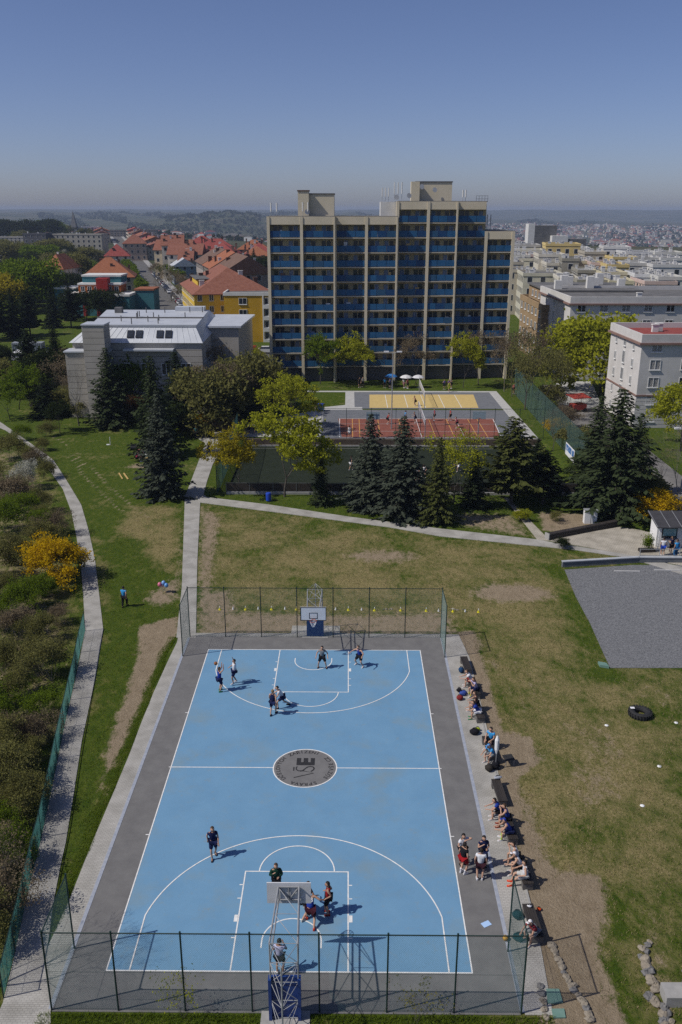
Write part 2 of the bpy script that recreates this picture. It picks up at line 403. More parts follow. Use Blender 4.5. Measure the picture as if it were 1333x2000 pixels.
sheet('footpath', [(-15.38, 49.20), (-11.37, 24.88), (-10.15, 15.83), (-8.72, 15.85), (-10.96, 30.26), (-13.45, 47.62), (-13.70, 49.22)], .04, M_PAVE, th=.3)
sheet('footpath', [(-15.66, 49.01), (-15.43, 50.29), (-16.08, 61.57), (-16.70, 72.54), (-18.86, 76.46), (-18.86, 78.23), (-16.42, 75.34), (-16.41, 79.17), (-13.28, 83.27), (-12.98, 80.74), (-14.14, 68.85), (-14.24, 62.28), (-13.86, 55.15), (-13.49, 50.13), (-12.93, 49.04)], .044, M_PAVE, th=.3)
cross = [(-13.77, 49.40), (-6.21, 46.72), (2.58, 42.79), (11.42, 39.38), (20.27, 36.49), (21.86, 35.55), (28.33, 32.38), (31.92, 29.52), (31.30, 27.80), (27.77, 31.75), (23.13, 33.85), (19.42, 34.86), (11.21, 37.22), (6.66, 39.62), (-3.84, 43.68), (-13.43, 47.27)]
sheet('footpath', cross, .048, M_PAVE, th=.3)
sheet('footpath', [(19.33, 49.22), (19.72, 49.22), (21.50, 36.09), (20.34, 36.35)], .052, M_PAVE2, th=.3)
sheet('paved_square', [(21.45, 36.09), (22.96, 37.21), (29.20, 40.01), (30.89, 39.15), (32.42, 37.73), (34.43, 35.82), (32.23, 29.76), (28.29, 32.25), (24.68, 34.39)], .056, M_PAVE2, th=.3)
# paver strips beside the court
SL = [(-9.32, 16.6), (-9.32, -16.05), (-9.9, -17.2), (-11.6, -17.2), (-10.35, -13.2), (-10.22, -10.2), (-10.24, -6.3), (-10.18, -2.15), (-10.15, 1.4), (-10.2, 4.6), (-10.19, 8.3), (-10.08, 12.4), (-9.97, 15.1), (-10.1, 16.7)]
sheet('footpath', SL, .031, M_PAVE, th=.3)
sheet('footpath', [(9.32, 16.6), (10.55, 16.55), (10.9, 13.0), (10.65, -12.0), (10.4, -16.0), (9.32, -16.0)], .031, M_PAVE, th=.3)
sheet('footpath', [(-9.32, 16.03), (9.32, 16.03), (9.32, 16.62), (1.8, 16.62), (1.8, 17.9), (-1.8, 17.9), (-1.8, 16.62), (-9.32, 16.62)], .027, M_PAVE, th=.3)
for s in (-1, 1):
    b = MB(); b.box(s*9.235-.085, s*9.235+.085, -15.9, 15.98, -.2, .037); b.build('drain_channel', M_CHAN); tag(bpy.data.objects['drain_channel'] if s < 0 else bpy.data.objects['drain_channel.001'], kind='structure')
for s in (-1, 1):
    b = MB(); b.box(s*(10.62 if s > 0 else 10.9)-.05, s*(10.62 if s > 0 else 10.9)+.05, -12.0 if s > 0 else 5.0, 12.9, -.2, .06)
    if s > 0: tag(b.build('kerb', M_CONC), kind='structure')
# ================================================================ BASKETBALL COURT
court = MB().box(-9.15, 9.15, -16.0, 16.0, -.25, .025).build('basketball_court_ground', M_ASPH); tag(court, kind='structure')
M_BLUE = mat('blue_court_paint', (.125, .262, .405), (.152, .300, .445), scale=.5, rough=.75, bump=.06, bscale=80, lo=.3, hi=.7, detail=8)
def worn_blue():
    nt = M_BLUE.node_tree; N = nt.nodes; L = nt.links; b = N['Principled BSDF']
    src = b.inputs['Base Color'].links[0].from_socket
    g = N.new('ShaderNodeNewGeometry')
    n = N.new('ShaderNodeTexNoise'); n.inputs['Scale'].default_value = .33; n.inputs['Detail'].default_value = 7; n.inputs['Roughness'].default_value = .6; L.new(g.outputs['Position'], n.inputs['Vector'])
    r = N.new('ShaderNodeMapRange'); r.inputs['From Min'].default_value = .52; r.inputs['From Max'].default_value = .74; r.inputs['To Max'].default_value = .8; L.new(n.outputs['Fac'], r.inputs['Value'])
    m = N.new('ShaderNodeMix'); m.data_type = 'RGBA'; m.inputs['B'].default_value = (.19, .265, .30, 1); L.new(r.outputs[0], m.inputs['Factor']); L.new(src, m.inputs['A']); 
    n2 = N.new('ShaderNodeTexNoise'); n2.inputs['Scale'].default_value = 2.2; n2.inputs['Detail'].default_value = 9; n2.inputs['Roughness'].default_value = .75; L.new(g.outputs['Position'], n2.inputs['Vector'])
    r2 = N.new('ShaderNodeMapRange'); r2.inputs['From Min'].default_value = .57; r2.inputs['From Max'].default_value = .76; r2.inputs['To Max'].default_value = .6; L.new(n2.outputs['Fac'], r2.inputs['Value'])
    m2 = N.new('ShaderNodeMix'); m2.data_type = 'RGBA'; m2.inputs['B'].default_value = (.24, .25, .20, 1); L.new(r2.outputs[0], m2.inputs['Factor']); L.new(m.outputs['Result'], m2.inputs['A'])
    L.new(m2.outputs['Result'], b.inputs['Base Color'])
worn_blue()
MB().quad((-7.5, -14, .029), (7.5, -14, .029), (7.5, 14, .029), (-7.5, 14, .029)).build('blue_field', M_BLUE, court)
ZL = .034; LW = .05
def strip(pts, w=LW, z=ZL, name='court_line', m=M_WHITE_LINE, par=court, closed=False):
    n = len(pts); L_, R_ = [], []
    for i in range(n):
        if closed: a, c = pts[i-1], pts[(i+1) % n]
        else: a, c = pts[max(i-1, 0)], pts[min(i+1, n-1)]
        dx, dy = c[0]-a[0], c[1]-a[1]; l = math.hypot(dx, dy)
        nx_, ny_ = -dy/l*w/2, dx/l*w/2
        L_.append((pts[i][0]+nx_, pts[i][1]+ny_, z)); R_.append((pts[i][0]-nx_, pts[i][1]-ny_, z))
    b = MB(); k = n if closed else n-1
    b.add(R_+L_, [(i, (i+1) % n, n+(i+1) % n, n+i) for i in range(k)])
    return b.build(name, m, par)
def arc(cx, cy, r, a0, a1, n=40): return [(cx+r*math.cos(R(a0+(a1-a0)*k/n)), cy+r*math.sin(R(a0+(a1-a0)*k/n))) for k in range(n+1)]
LW = .058
strip([(-7.55, -14.025), (7.55, -14.025)], LW); strip([(-7.55, 14.025), (7.55, 14.025)], LW)
strip([(-7.525, -14), (-7.525, 14)], LW, ZL+.003); strip([(7.525, -14), (7.525, 14)], LW, ZL+.003)
strip([(-7.65, 0), (-1.8, 0)], LW, ZL); strip([(1.8, 0), (7.65, 0)], LW, ZL)
for s in (-1, 1):
    def T(pts): return [(x, s*y) for x, y in pts]
    strip(T([(-2.425, -14), (-2.425, -8.225)]), LW); strip(T([(2.425, -14), (2.425, -8.225)]), LW); strip(T([(-2.45, -8.225), (2.45, -8.225)]), LW, ZL+.003)
    strip(T(arc(0, -8.225, 1.775, 0, 180)), LW, ZL+.006)
    a = math.degrees(math.acos(6.575/6.725))
    strip(T([(6.575, -14), (6.575, -12.425+6.725*math.sin(R(a)))]+arc(0, -12.425, 6.725, a, 180-a, 60)+[(-6.575, -14)]), LW, ZL+.006)
    strip(T([(1.275, -12.8)]+arc(0, -12.425, 1.275, 0, 180, 24)+[(-1.275, -12.8)]), LW, ZL)
    for q in (-1, 1):
        for yy, l in ((-12.25, .1), (-9.95, .1), (-9.1, .1), (-12.1+.0, .0)):
            if l: strip(T([(q*2.45, yy), (q*(2.45+l+.06), yy)]), LW, ZL)
        strip(T([(q*2.53, -11.35), (q*2.53, -10.95)]), .17, ZL)
        strip(T([(q*7.525, -5.675), (q*7.72, -5.675)]), LW, ZL)
# centre emblem
M_INK = mat('dark_grey_print', (.018, .018, .020), (.032, .032, .034), scale=5, rough=.8)
M_DISC = mat('emblem_grey', (.145, .142, .14), (.175, .172, .168), scale=1.5, rough=.9)
emb = MB().add([(1.75*math.cos(2*PI*k/64), 1.75*math.sin(2*PI*k/64), .033) for k in range(64)], [tuple(range(64))]).build('centre_emblem', M_DISC, court)
strip([(1.775*math.cos(2*PI*k/64), 1.775*math.sin(2*PI*k/64)) for k in range(64)], .065, .037, 'ring', par=emb, closed=True)
def P_(x, y): return (x, y)
b = MB(); ze = .037
for x0, x1, y0, y1 in ((-.50, .53, .23, .53), (-.50, -.25, .53, .92), (-.11, .15, .53, .92), (.29, .53, .53, .92)):
    b.add([(x0, y0, ze), (x1, y0, ze), (x1, y1, ze), (x0, y1, ze)], [(0, 1, 2, 3)])
b.build('emblem_letter', M_INK, emb)
strip([(-.58, -.92), (.50, -.50), (-.15, -.28), (-.36, -.30), (-.48, -.16), (-.49, .02), (-.42, .10)], .075, ze, 'emblem_stroke', M_INK, emb)
strip([(.34, -.36), (.47, -.22), (.52, -.06), (.44, .08), (.30, .12), (.14, .06), (-.02, -.14), (-.14, -.31), (-.28, -.33)], .085, ze+.003, 'emblem_stroke', M_INK, emb)
strip([(-.62, -.29), (-.62, .06)], .07, ze, 'emblem_stroke', M_INK, emb)
def text_mesh(t, size, m, name='lettering'):
    cu = bpy.data.curves.new(name, 'FONT'); cu.body = t; cu.size = size; cu.offset = size*.02; cu.align_x = 'CENTER'; cu.align_y = 'CENTER'
    o = bpy.data.objects.new(name, cu); COL.objects.link(o)
    bpy.context.view_layer.update()
    me = bpy.data.meshes.new_from_object(o.evaluated_get(bpy.context.evaluated_depsgraph_get()))
    bpy.data.objects.remove(o); bpy.data.curves.remove(cu)
    me.materials.clear(); me.materials.append(m)
    return me
def ring_text(t, a0, a1, r, inward, size):
    n = len(t)
    for i, ch in enumerate(t):
        if ch == ' ': continue
        a = R(a0+(a1-a0)*i/max(1, n-1))
        o = link('letter', text_mesh(ch, size, M_INK), emb, (r*math.cos(a), r*math.sin(a), ze))
        o.rotation_euler = (0, 0, a+(PI/2 if inward else -PI/2))
ring_text('SPRÁVA', -66, -114, 1.5, False, .34)
ring_text('ÚČELOVÝCH', 221, 146, 1.5, False, .34)
ring_text('ZAŘÍZENÍ', 126, 64, 1.5, False, .34)
ring_text('SÚZ', -38, -18, 1.5, True, .34)
ring_text('VŠE', -6, 13, 1.5, True, .34)
ring_text('CZ', 28, 37, 1.5, True, .34)
# ================================================================ far sports grounds, roads, gravel roof
M_TURF = mat('artificial_turf', (.009, .015, .006), (.014, .021, .009), scale=.8, rough=.95)
M_RED = mat('red_court_paint', (.20, .065, .045), (.25, .085, .06), scale=1.5, rough=.85)
M_YEL = mat('yellow_court_paint', (.56, .42, .17), (.50, .37, .15), scale=1.2, rough=.85)
M_WPAVE = mat('pale_paving', (.46, .455, .44), (.38, .375, .36), scale=1.4, rough=.85)
M_ASPH2 = mat('blue_grey_asphalt', (.135, .142, .158), (.165, .172, .188), scale=1.0, rough=.9)
MB().box(TURF[0], TURF[1], TURF[2], TURF[3], -1.0, -.88).build('turf_pitch_ground', M_TURF); tag(bpy.data.objects['turf_pitch_ground'], kind='structure')
tp = bpy.data.objects['turf_pitch_ground']
for pts in ([(-10.5, 73.4), (27.3, 73.4)],):
    strip(pts, .06, -.875, 'pitch_line', M_CONC, par=tp)
sheet('sports_yard_ground', [(-1.4, 75.1), (27.6, 75.1), (27.6, 107.7), (2.0, 107.7), (2.0, 93.5), (-1.4, 93.5)], .03, M_ASPH2, th=.4)
sheet('paved_square', [(-13.5, 76.2), (-1.4, 76.2), (-1.4, 93.6), (-2.5, 93.6), (-9.0, 86.5), (-13.5, 84.0)], .034, M_WPAVE, th=.4)
sheet('footpath', [(-1.4, 93.5), (4.6, 93.5), (4.6, 95.6), (3.4, 95.6), (3.4, 107.75), (1.9, 107.75), (1.9, 97.2), (-1.4, 95.5)], .04, M_WPAVE, th=.4)
sheet('footpath', [(26.5, 107.7), (27.9, 107.7), (28.4, 75.1), (26.8, 75.1)], .045, M_WPAVE, th=.4)
sheet('footpath', [(-5.0, 107.75), (27.9, 107.75), (27.9, 108.8), (-5.0, 108.8)], .041, M_WPAVE, th=.4)
rc = sheet('red_court_ground', [(0.88, 87.42), (24.19, 87.70), (23.23, 76.09), (1.51, 75.84)], .036, M_RED)
def gl(p, q, m=M_WHITE_LINE, w=.10, z=.042): strip([p, q], w, z, 'court_line', m, rc)
gl((1.2, 87.4), (24.0, 87.4)); gl((1.2, 76.0), (23.5, 76.0)); gl((1.2, 76.0), (1.1, 87.4), z=.045); gl((23.4, 76.0), (24.0, 87.4), z=.045)
M_ORL = mat('orange_line_paint', (.62, .33, .08), rough=.8)
for x in (3.0, 4.0, 6.8, 9.9, 10.8, 14.4, 17.0, 20.2, 21.6): gl((x, 76.1), (x, 87.3), M_ORL, .09, .039)
for x in (5.6, 12.5, 18.4): gl((x, 76.1), (x, 87.3), z=.039, w=.07)
gl((1.3, 79.5), (23.6, 79.5), M_WHITE_LINE, .06, .048); gl((1.3, 84.0), (23.8, 84.0), M_WHITE_LINE, .06, .048)
yc = sheet('yellow_court_ground', [(5.96, 105.62), (23.54, 105.84), (22.94, 95.25), (5.73, 95.04)], .036, M_YEL)
for x in (8.6, 11.8, 14.6, 17.6, 20.3): strip([(x, 95.2), (x, 105.6)], .09, .041, 'court_line', M_WHITE_LINE, yc)
sheet('grass_verge', [(4.6, 93.55), (26.7, 93.55), (26.7, 94.5), (4.6, 94.5)], .038, mat('verge_grass', (.045, .075, .012), (.08, .09, .02), scale=1.5, rough=.95), th=.3)
# retaining wall under the sports yard
b = MB(); b.box(-11.9, 28.6, 74.6, 75.05, -1.0, .10); tag(b.build('retaining_wall', mat('brown_board', (.07, .05, .038), (.11, .085, .06), scale=2, rough=.9)), 'long low brown retaining wall between dark green pitch and red court', 'wall')
b = MB(); b.box(-11.9, 28.6, 74.45, 74.6, -1.0, -.70); tag(b.build('kerb', M_CONC), kind='structure')
# roads
road = [(37.06, 114.76), (45.29, 114.87), (42.44, 94.36), (41.47, 77.76), (41.57, 63.37), (41.66, 51.86), (36.48, 31.97), (36.83, 43.16), (34.82, 51.78), (33.02, 64.45), (33.64, 74.79), (36.02, 94.28)]
sheet('road', road, .02, mat('worn_road', (.20, .19, .175), (.12, .115, .11), scale=.35, rough=.9), th=.3)
tag(MB().add([(x, y, .03) for x, y in ([(40.11, 118.28), (46.65, 118.36), (43.08, 98.21), (39.23, 94.32), (36.90, 98.13)])], [(0, 1, 2, 3, 4)]).build('pavement', M_WPAVE), kind='structure')
# street to the city: straight, slightly downhill to the left
SD = Vector((-158, 583)).normalized(); SN = Vector((SD.y, -SD.x))
def st(t, o): p = Vector((-25.0, 137.0))+SD*t+SN*o; return (p.x, p.y)
def street_frame(): return None
# gravel roof with its wall
grav = [(21.23, 29.06), (27.48, 30.18), (35.79, 30.27), (28.31, 11.71), (20.32, 11.63), (20.72, 18.33), (20.83, 23.37)]
sheet('gravel_ground', grav, .03, M_GRAVEL, th=.25)

# ================================================================ FENCES, HOOPS, BENCHES AND SMALL THINGS
M_POST = mat('dark_green_post', (.012, .030, .026), (.018, .040, .034), scale=4, rough=.5)
M_WIRE = mat('green_wire', (.05, .115, .108), rough=.5)
M_WIRE2 = mat('teal_screen_wire', (.03, .16, .15), rough=.6)
M_STEEL = mat('galvanised_steel', (.36, .37, .38), (.27, .28, .29), scale=5, rough=.5, metal=.2)
M_DARK = mat('dark_rubber', (.018, .018, .019), (.03, .03, .03), scale=6, rough=.8)
M_WOOD = mat('pine_wood', (.55, .38, .14), (.45, .30, .11), scale=6, rough=.8)
def wire_mesh(w, h, sp=.062, r=.0021, z0=.05):
    """diagonal wire netting in the XZ plane, x 0..w, z z0..h"""
    V = []; F = []
    step = sp*1.414
    for sgn in (1, -1):
        c = -h
        while c < w+h:
            # line x = c + sgn*z, clipped to the panel
            if sgn > 0: za, zb = max(z0, -c), min(h, w-c)
            else: za, zb = max(z0, c-w), min(h, c)
            if zb-za > .05:
                a = Vector((c+sgn*za, 0, za)); b_ = Vector((c+sgn*zb, 0, zb))
                u = Vector((-1*sgn, 0, 1)).normalized()*r if sgn < 0 else Vector((1, 0, -1)).normalized()*r
                o = Vector((0, r*1.2, 0)); k = len(V)
                for p in (a, b_): V += [p-u+o*.6, p+u+o*.6, p-o]
                F += [(k, k+1, k+4, k+3), (k+1, k+2, k+5, k+4), (k+2, k, k+3, k+5)]
            c += step
    me = bpy.data.meshes.new('wire_mesh'); me.from_pydata([tuple(v) for v in V], [], F); me.update()
    return me
_wm = {}
def get_wire(w, h, m, sp=.062, r=.0021):
    k = (round(w, 2), round(h, 2), m.name, sp)
    if k not in _wm:
        me = wire_mesh(w, h, sp, r); me.materials.append(m); _wm[k] = me
    return _wm[k]
def fence(name, pts, h, label, cat='fence', sp=.062, r=.0021, post_r=.035, m=None, mp=None, rails=True, subdiv=None, z0=0.0):
    """posts at every point of pts, rails and wire mesh between"""
    m = m or M_WIRE; mp = mp or M_POST
    f = empty(name, (pts[0][0], pts[0][1], z0), 0, label, cat)
    ox, oy = pts[0][0], pts[0][1]
    post = MB(); post.bar((0, 0, -.2), (0, 0, h+.04), post_r, n=8); post.bar((0, 0, h+.04), (0, 0, h+.07), post_r*1.2, n=8)
    pm = post.mesh('post', mp)
    for p in pts: link('post', pm, f, (p[0]-ox, p[1]-oy, 0))
    for i in range(len(pts)-1):
        a = Vector((pts[i][0]-ox, pts[i][1]-oy, 0)); c = Vector((pts[i+1][0]-ox, pts[i+1][1]-oy, 0)); d = c-a; ang = math.atan2(d.y, d.x)
        link('wire_panel', get_wire(d.length, h, m, sp, r), f, a, ang)
        if rails:
            MB().bar((0, 0, h-.02), (d.length, 0, h-.02), post_r*.75, n=6).build('rail', mp, f, a, ang)
            for zz in (.10, h*.5): MB().bar((0, .012, zz), (d.length, .012, zz), .005, n=4).build('tension_wire', mp, f, a, ang)
    return f
xs7 = [-9.17+18.34*k/7 for k in range(8)]
fence('court_end_fence', [(-9.17, -12.9)]+[(x, -15.93) for x in xs7]+[(9.17, -12.9)], 3.85, 'tall dark green wire fence behind the nearer hoop, along the bottom of the picture')
fence('court_end_fence', [(-9.17, 13.0)]+[(x, 16.0) for x in xs7]+[(9.17, 13.0)], 3.95, 'tall dark green wire fence behind the farther hoop, in front of the row of cones')
fence('path_fence', [(-17.11, 16.84), (-16.52, 13.48), (-15.92, 10.43), (-15.31, 7.09), (-14.73, 3.92), (-14.14, 0.72), (-13.48, -2.62), (-12.85, -5.95), (-12.49, -8.22), (-12.09, -10.50), (-11.62, -13.10), (-11.25, -15.40)], 1.55, 'low teal mesh fence along the left edge of the paved footpath', m=M_WIRE2, sp=.05, r=.0026, post_r=.028)
fence('pitch_fence', [(-1.2+k*3.35, 75.3) for k in range(10)], 4.2, 'thin wire fence on posts along the near edge of the red court', sp=.12, r=.0022, m=M_POST)
fence('pitch_fence', [(30.6-.03*k, 107-k*5.0) for k in range(12)], 4.6, 'tall green mesh fence running beside the access road right of the courts', sp=.075, r=.0042, m=mat('dark_green_wire', (.02, .07, .055), rough=.6))
fence('pitch_fence', [(-12.0, 50.2), (-12.0, 55), (-12.1, 60), (-12.2, 65), (-12.4, 70), (-12.6, 75)], 3.6, 'green mesh fence at the left end of the dark green pitch by the path', sp=.09, r=.004)
M_BARR = mat('dark_steel', (.10, .10, .10), rough=.6)
bf = empty('pitch_barrier', (-11.0, 50.4, 0), 0, 'dark board barrier on concrete footing along the near side of the green pitch', 'barrier')
MB().box(0, 38.6, -.15, .15, -.2, .28).build('footing', M_CONC, bf)
_bp = MB().box(.06, 2.54, -.02, .02, .36, 1.22).mesh('board', mat('dark_board', (.03, .024, .02), (.045, .036, .03), scale=2, rough=.8)); _bs = MB().box(-.04, .04, -.05, .05, .28, 1.34).mesh('post', M_BARR); _br = MB().box(.0, 2.6, -.02, .02, 1.26, 1.31).mesh('rail', M_BARR)
for k in range(15):
    link('board', _bp, bf, (k*2.57, 0, 0)); link('post', _bs, bf, (k*2.57, 0, 0)); link('rail', _br, bf, (k*2.57, 0, 0))
# ---------------------------------------------------------------- basketball hoops
M_PAD = mat('blue_padding', (.012, .040, .17), (.016, .050, .20), scale=2, rough=.45)
M_BOARD = mat('white_backboard', (.72, .73, .74), (.64, .65, .66), scale=2, rough=.4)
M_BLACK = mat('black_paint', (.012, .012, .014), rough=.6)
M_RIM = mat('orange_rim', (.40, .07, .02), rough=.5)
M_NET = mat('white_net', (.75, .75, .75), rough=.8)
def hoop(y0, s, label):
    """s=+1: mast at +y, board faces -y. local y is distance from the mast towards the court"""
    t = empty('basketball_hoop', (0, y0, 0), 0 if s > 0 else PI, label, 'basketball hoop')
    # local frame: court lies towards -y
    zt = 3.72; w = .53
    m = MB()
    for x in (-w, w): m.bar((x, 0, 0), (x, 0, zt), .032, n=8)
    m.bar((0, 1.25, 0), (0, 1.1, zt), .034, n=8)
    m.build('mast', M_STEEL, t)
    m = MB()
    lv = [.08, .95, 1.85, 2.8, zt]
    for i, z in enumerate(lv):
        m.bar((-w, 0, z), (w, 0, z), .015, n=6)
        yb = 1.25-.15*z/zt
        for x in (-w, w): m.bar((x, 0, z), (0, yb, z), .013, n=6)
        if i < 4:
            z2 = lv[i+1]; yb2 = 1.25-.15*z2/zt
            m.bar((-w if i % 2 else w, 0, z), (w if i % 2 else -w, 0, z2), .013, n=6)
            for x in (-w, w): m.bar((x, 0, z) if i % 2 else (0, yb, z), (0, yb2, z2) if i % 2 else (x, 0, z2), .013, n=6)
    m.build('lattice', M_STEEL, t)
    m = MB(); wb = .42
    yb = -3.02
    for q in (-1, 1):
        m.bar((q*w, 0, zt), (q*wb, yb, 3.62), .036, n=8); m.bar((q*w, 0, 2.8), (q*wb, yb, 2.98), .034, n=8)
        m.bar((q*w, 0, 2.8), (q*(w+wb)/2, yb*.5, 3.68), .013, n=6); m.bar((q*(w+wb)/2, yb*.5, 3.68), (q*wb, yb, 2.98), .013, n=6)
    m.bar((-w, 0, zt), ((w+wb)/2, yb*.5, 3.68), .013, n=6); m.bar((-(w+wb)/2, yb*.5, 3.68), (wb, yb, 3.6), .013, n=6)
    m.bar((-(w+wb)/2, yb*.5, 3.68), ((w+wb)/2, yb*.5, 3.68), .013, n=6)
    for a, c in (((-wb, 3.62), (wb, 3.62)), ((-wb, 2.98), (wb, 2.98)), ((-wb, 2.98), (-wb, 3.62)), ((wb, 2.98), (wb, 3.62)), ((-wb, 3.62), (0, 2.98)), ((wb, 3.62), (0, 2.98)), ((0, 2.98), (0, 3.62))):
        m.bar((a[0], yb, a[1]), (c[0], yb, c[1]), .03, n=6)
    m.build('arm', M_STEEL, t)
    bb = MB().box(-.9, .9, yb-.09, yb-.05, 2.75, 3.78).build('backboard', M_BOARD, t)
    m = MB(); yf = yb-.093
    for x0, x1, z0, z1 in ((-.9, .9, 2.75, 2.80), (-.9, .9, 3.73, 3.78), (-.9, -.85, 2.8, 3.73), (.85, .9, 2.8, 3.73), (-.295, .295, 2.90, 2.94), (-.295, .295, 3.31, 3.35), (-.295, -.255, 2.94, 3.31), (.255, .295, 2.94, 3.31)):
        m.box(x0, x1, yf-.004, yf+.004, z0, z1)
    m.build('board_marking', M_BLACK, bb)
    n = 20; yr = yf-.38; m = MB()
    m.path([(.225*math.cos(2*PI*k/n), yr+.225*math.sin(2*PI*k/n), 2.9) for k in range(n+1)], .014, 5)
    m.bar((-.08, yf, 2.9), (-.08, yr+.2, 2.9), .015); m.bar((.08, yf, 2.9), (.08, yr+.2, 2.9), .015)
    rm = m.build('rim', M_RIM, t)
    m = MB()
    for k in range(12):
        for q in (1, -1):
            pts = [((.22-.025*j-.004*j*j)*math.cos(2*PI*(k+q*j*.5)/12), yr+(.22-.025*j-.004*j*j)*math.sin(2*PI*(k+q*j*.5)/12), 2.89-.11*j) for j in range(5)]
            m.path(pts, .008, 3)
    m.build('net', M_NET, rm)
    m = MB(); m.box(-.62, .62, -.16, -.05, .05, 2.05); m.box(-.62, -.5, -.05, .12, .05, 2.05); m.box(.5, .62, -.05, .12, .05, 2.05)
    m.build('padding', M_PAD, t)
    MB().box(-.95, .95, -.35, 1.6, -.1, .045).build('base_slab', M_CONC, t)
    return t
hoop(-15.9-.35, -1, 'grey lattice basketball hoop seen from behind, nearer end of the blue court')
hoop(15.9+.35, 1, 'basketball hoop facing us with white backboard and blue padding, far end')
# ---------------------------------------------------------------- benches along the touchline
M_BENCH = mat('dark_bench_wood', (.026, .022, .020), (.045, .038, .033), scale=4, rough=.6, stretch=(1, .1, 1))
M_BENCHB = mat('dark_concrete', (.10, .095, .09), (.14, .13, .12), scale=3, rough=.9)
_slat = MB().box(-.045, .045, -.95, .95, .40, .44).mesh('slat', M_BENCH)
_bb = MB().box(-.24, .24, -.90, -.62, 0, .398).box(-.24, .24, .62, .90, 0, .398).box(-.20, .20, -.62, .62, .18, .36).mesh('bench_base', M_BENCHB)
def bench(p, label, rz=.05):
    t = empty('bench', (p[0], p[1], .0), rz, label, 'bench', 'dark benches along the touchline')
    link('base', _bb, t)
    for k in range(5): link('slat', _slat, t, (-.2+.1*k, 0, 0))
    return t
BX = 11.05
bench((10.44, 11.46), 'empty dark bench farthest along the touchline with a rucksack before it')
bench((10.58, 8.35), 'dark bench second from the far end with two players seated')
bench((10.46, 5.53), 'dark bench third from the far end, player in blue on it')
bench((10.55, 1.70), 'dark bench with two people in bright blue shirts')
bench((10.47, -2.44), 'empty dark bench with a pale grey garment left on its far end')
bench((10.49, -5.39), 'dark bench with three players in royal blue jerseys')
bench((10.65, -8.42), 'dark bench with three players in white shirts')
bench((10.46, -11.55), 'dark bench nearest us with a person in a white cap at its near end')

# ================================================================ PEOPLE
SKIN = [mat('skin_light', (.48, .29, .20), (.42, .25, .17), scale=8, rough=.6), mat('skin_tan', (.36, .21, .14), (.32, .18, .12), scale=8, rough=.6)]
HAIRC = {'dark': mat('dark_hair', (.015, .011, .009), rough=.7), 'brown': mat('brown_hair', (.06, .035, .02), rough=.7), 'fair': mat('fair_hair', (.20, .13, .06), rough=.7)}
SKJOBS = []
def ik(a, c, l1, l2, pole):
    a = Vector(a); c = Vector(c); d = c-a; L = d.length
    if L > (l1+l2)*.995: c = a+d*((l1+l2)*.995/L); d = c-a; L = d.length
    x = (l1*l1-l2*l2+L*L)/(2*L); h = math.sqrt(max(l1*l1-x*x, 0)); u = d/L; p = Vector(pole); p = p-u*p.dot(u)
    if p.length < 1e-4: p = Vector((0, 1, 0))
    return a+u*x+p.normalized()*h, c
def skel_obj(name, V, E, Rr, m, parent, sub=1):
    me = bpy.data.meshes.new(name); me.from_pydata([tuple(v) for v in V], E, [])
    o = bpy.data.objects.new(name, me); COL.objects.link(o)
    me.skin_vertices or None
    md = o.modifiers.new('s', 'SKIN'); md.use_smooth_shade = True; md.branch_smoothing = .6
    if not me.skin_vertices:
        bm = bmesh.new(); bm.from_mesh(me); bm.verts.layers.skin.verify(); bm.to_mesh(me); bm.free()
    sv = me.skin_vertices[0].data
    for i, r in enumerate(Rr): sv[i].radius = r if isinstance(r, tuple) else (r, r); sv[i].use_root = (i == 0)
    ss = o.modifiers.new('u', 'SUBSURF'); ss.levels = sub; ss.render_levels = sub
    SKJOBS.append((o, name, m, parent))
POSE = {
 'stand': dict(), 'walk': dict(al=(-.10, -.18), ar=(.10, .22), wl=(-.06, .20, -.50), wr=(.06, -.16, -.50)),
 'guard': dict(pz=.82, lean=18, al=(-.30, .05), ar=(.30, -.05), wl=(-.30, .28, -.25), wr=(.30, .28, -.22)),
 'wide': dict(pz=.88, al=(-.27, 0), ar=(.28, -.05), wl=(-.20, .12, -.42), wr=(.22, .10, -.42), lean=8),
 'shoot': dict(wl=(.02, .26, .42), wr=(-.04, .24, .44), pole_a=(0, 1, -.2), al=(-.14, .05), ar=(.13, -.05)),
 'reach': dict(wl=(-.04, .14, .53), wr=(.16, .24, -.36), al=(-.12, .12), ar=(.14, -.14), lean=-3),
 'lunge': dict(pz=.76, lean=32, al=(-.22, .34), ar=(.16, -.42), wl=(-.22, .34, -.30), wr=(.20, .22, -.36)),
 'drive': dict(pz=.78, lean=42, al=(-.14, .30), ar=(.12, -.34), wl=(-.30, .22, -.30), wr=(.42, .04, -.26)),
 'face': dict(wl=(.10, .20, .06), wr=(-.02, .24, -.20)),
 'hold': dict(wl=(.06, .24, -.24), wr=(-.06, .22, -.06)),
 'akimbo': dict(wl=(-.05, .05, -.38), wr=(.06, .10, -.34), pole_a=(0, -.5, 0)),
 'sit': dict(sit=1, lean=14, wl=(.02, .32, -.34), wr=(-.02, .32, -.34)),
 'sit_low': dict(sit=1, lean=36, wl=(.04, .40, -.28), wr=(-.04, .42, -.26)),
 'sit_face': dict(sit=1, lean=22, wl=(.08, .24, .02), wr=(-.06, .26, .04)),
 'sit_back': dict(sit=1, lean=4, wl=(-.08, .22, -.34), wr=(.10, .26, -.30), far=.62),
}
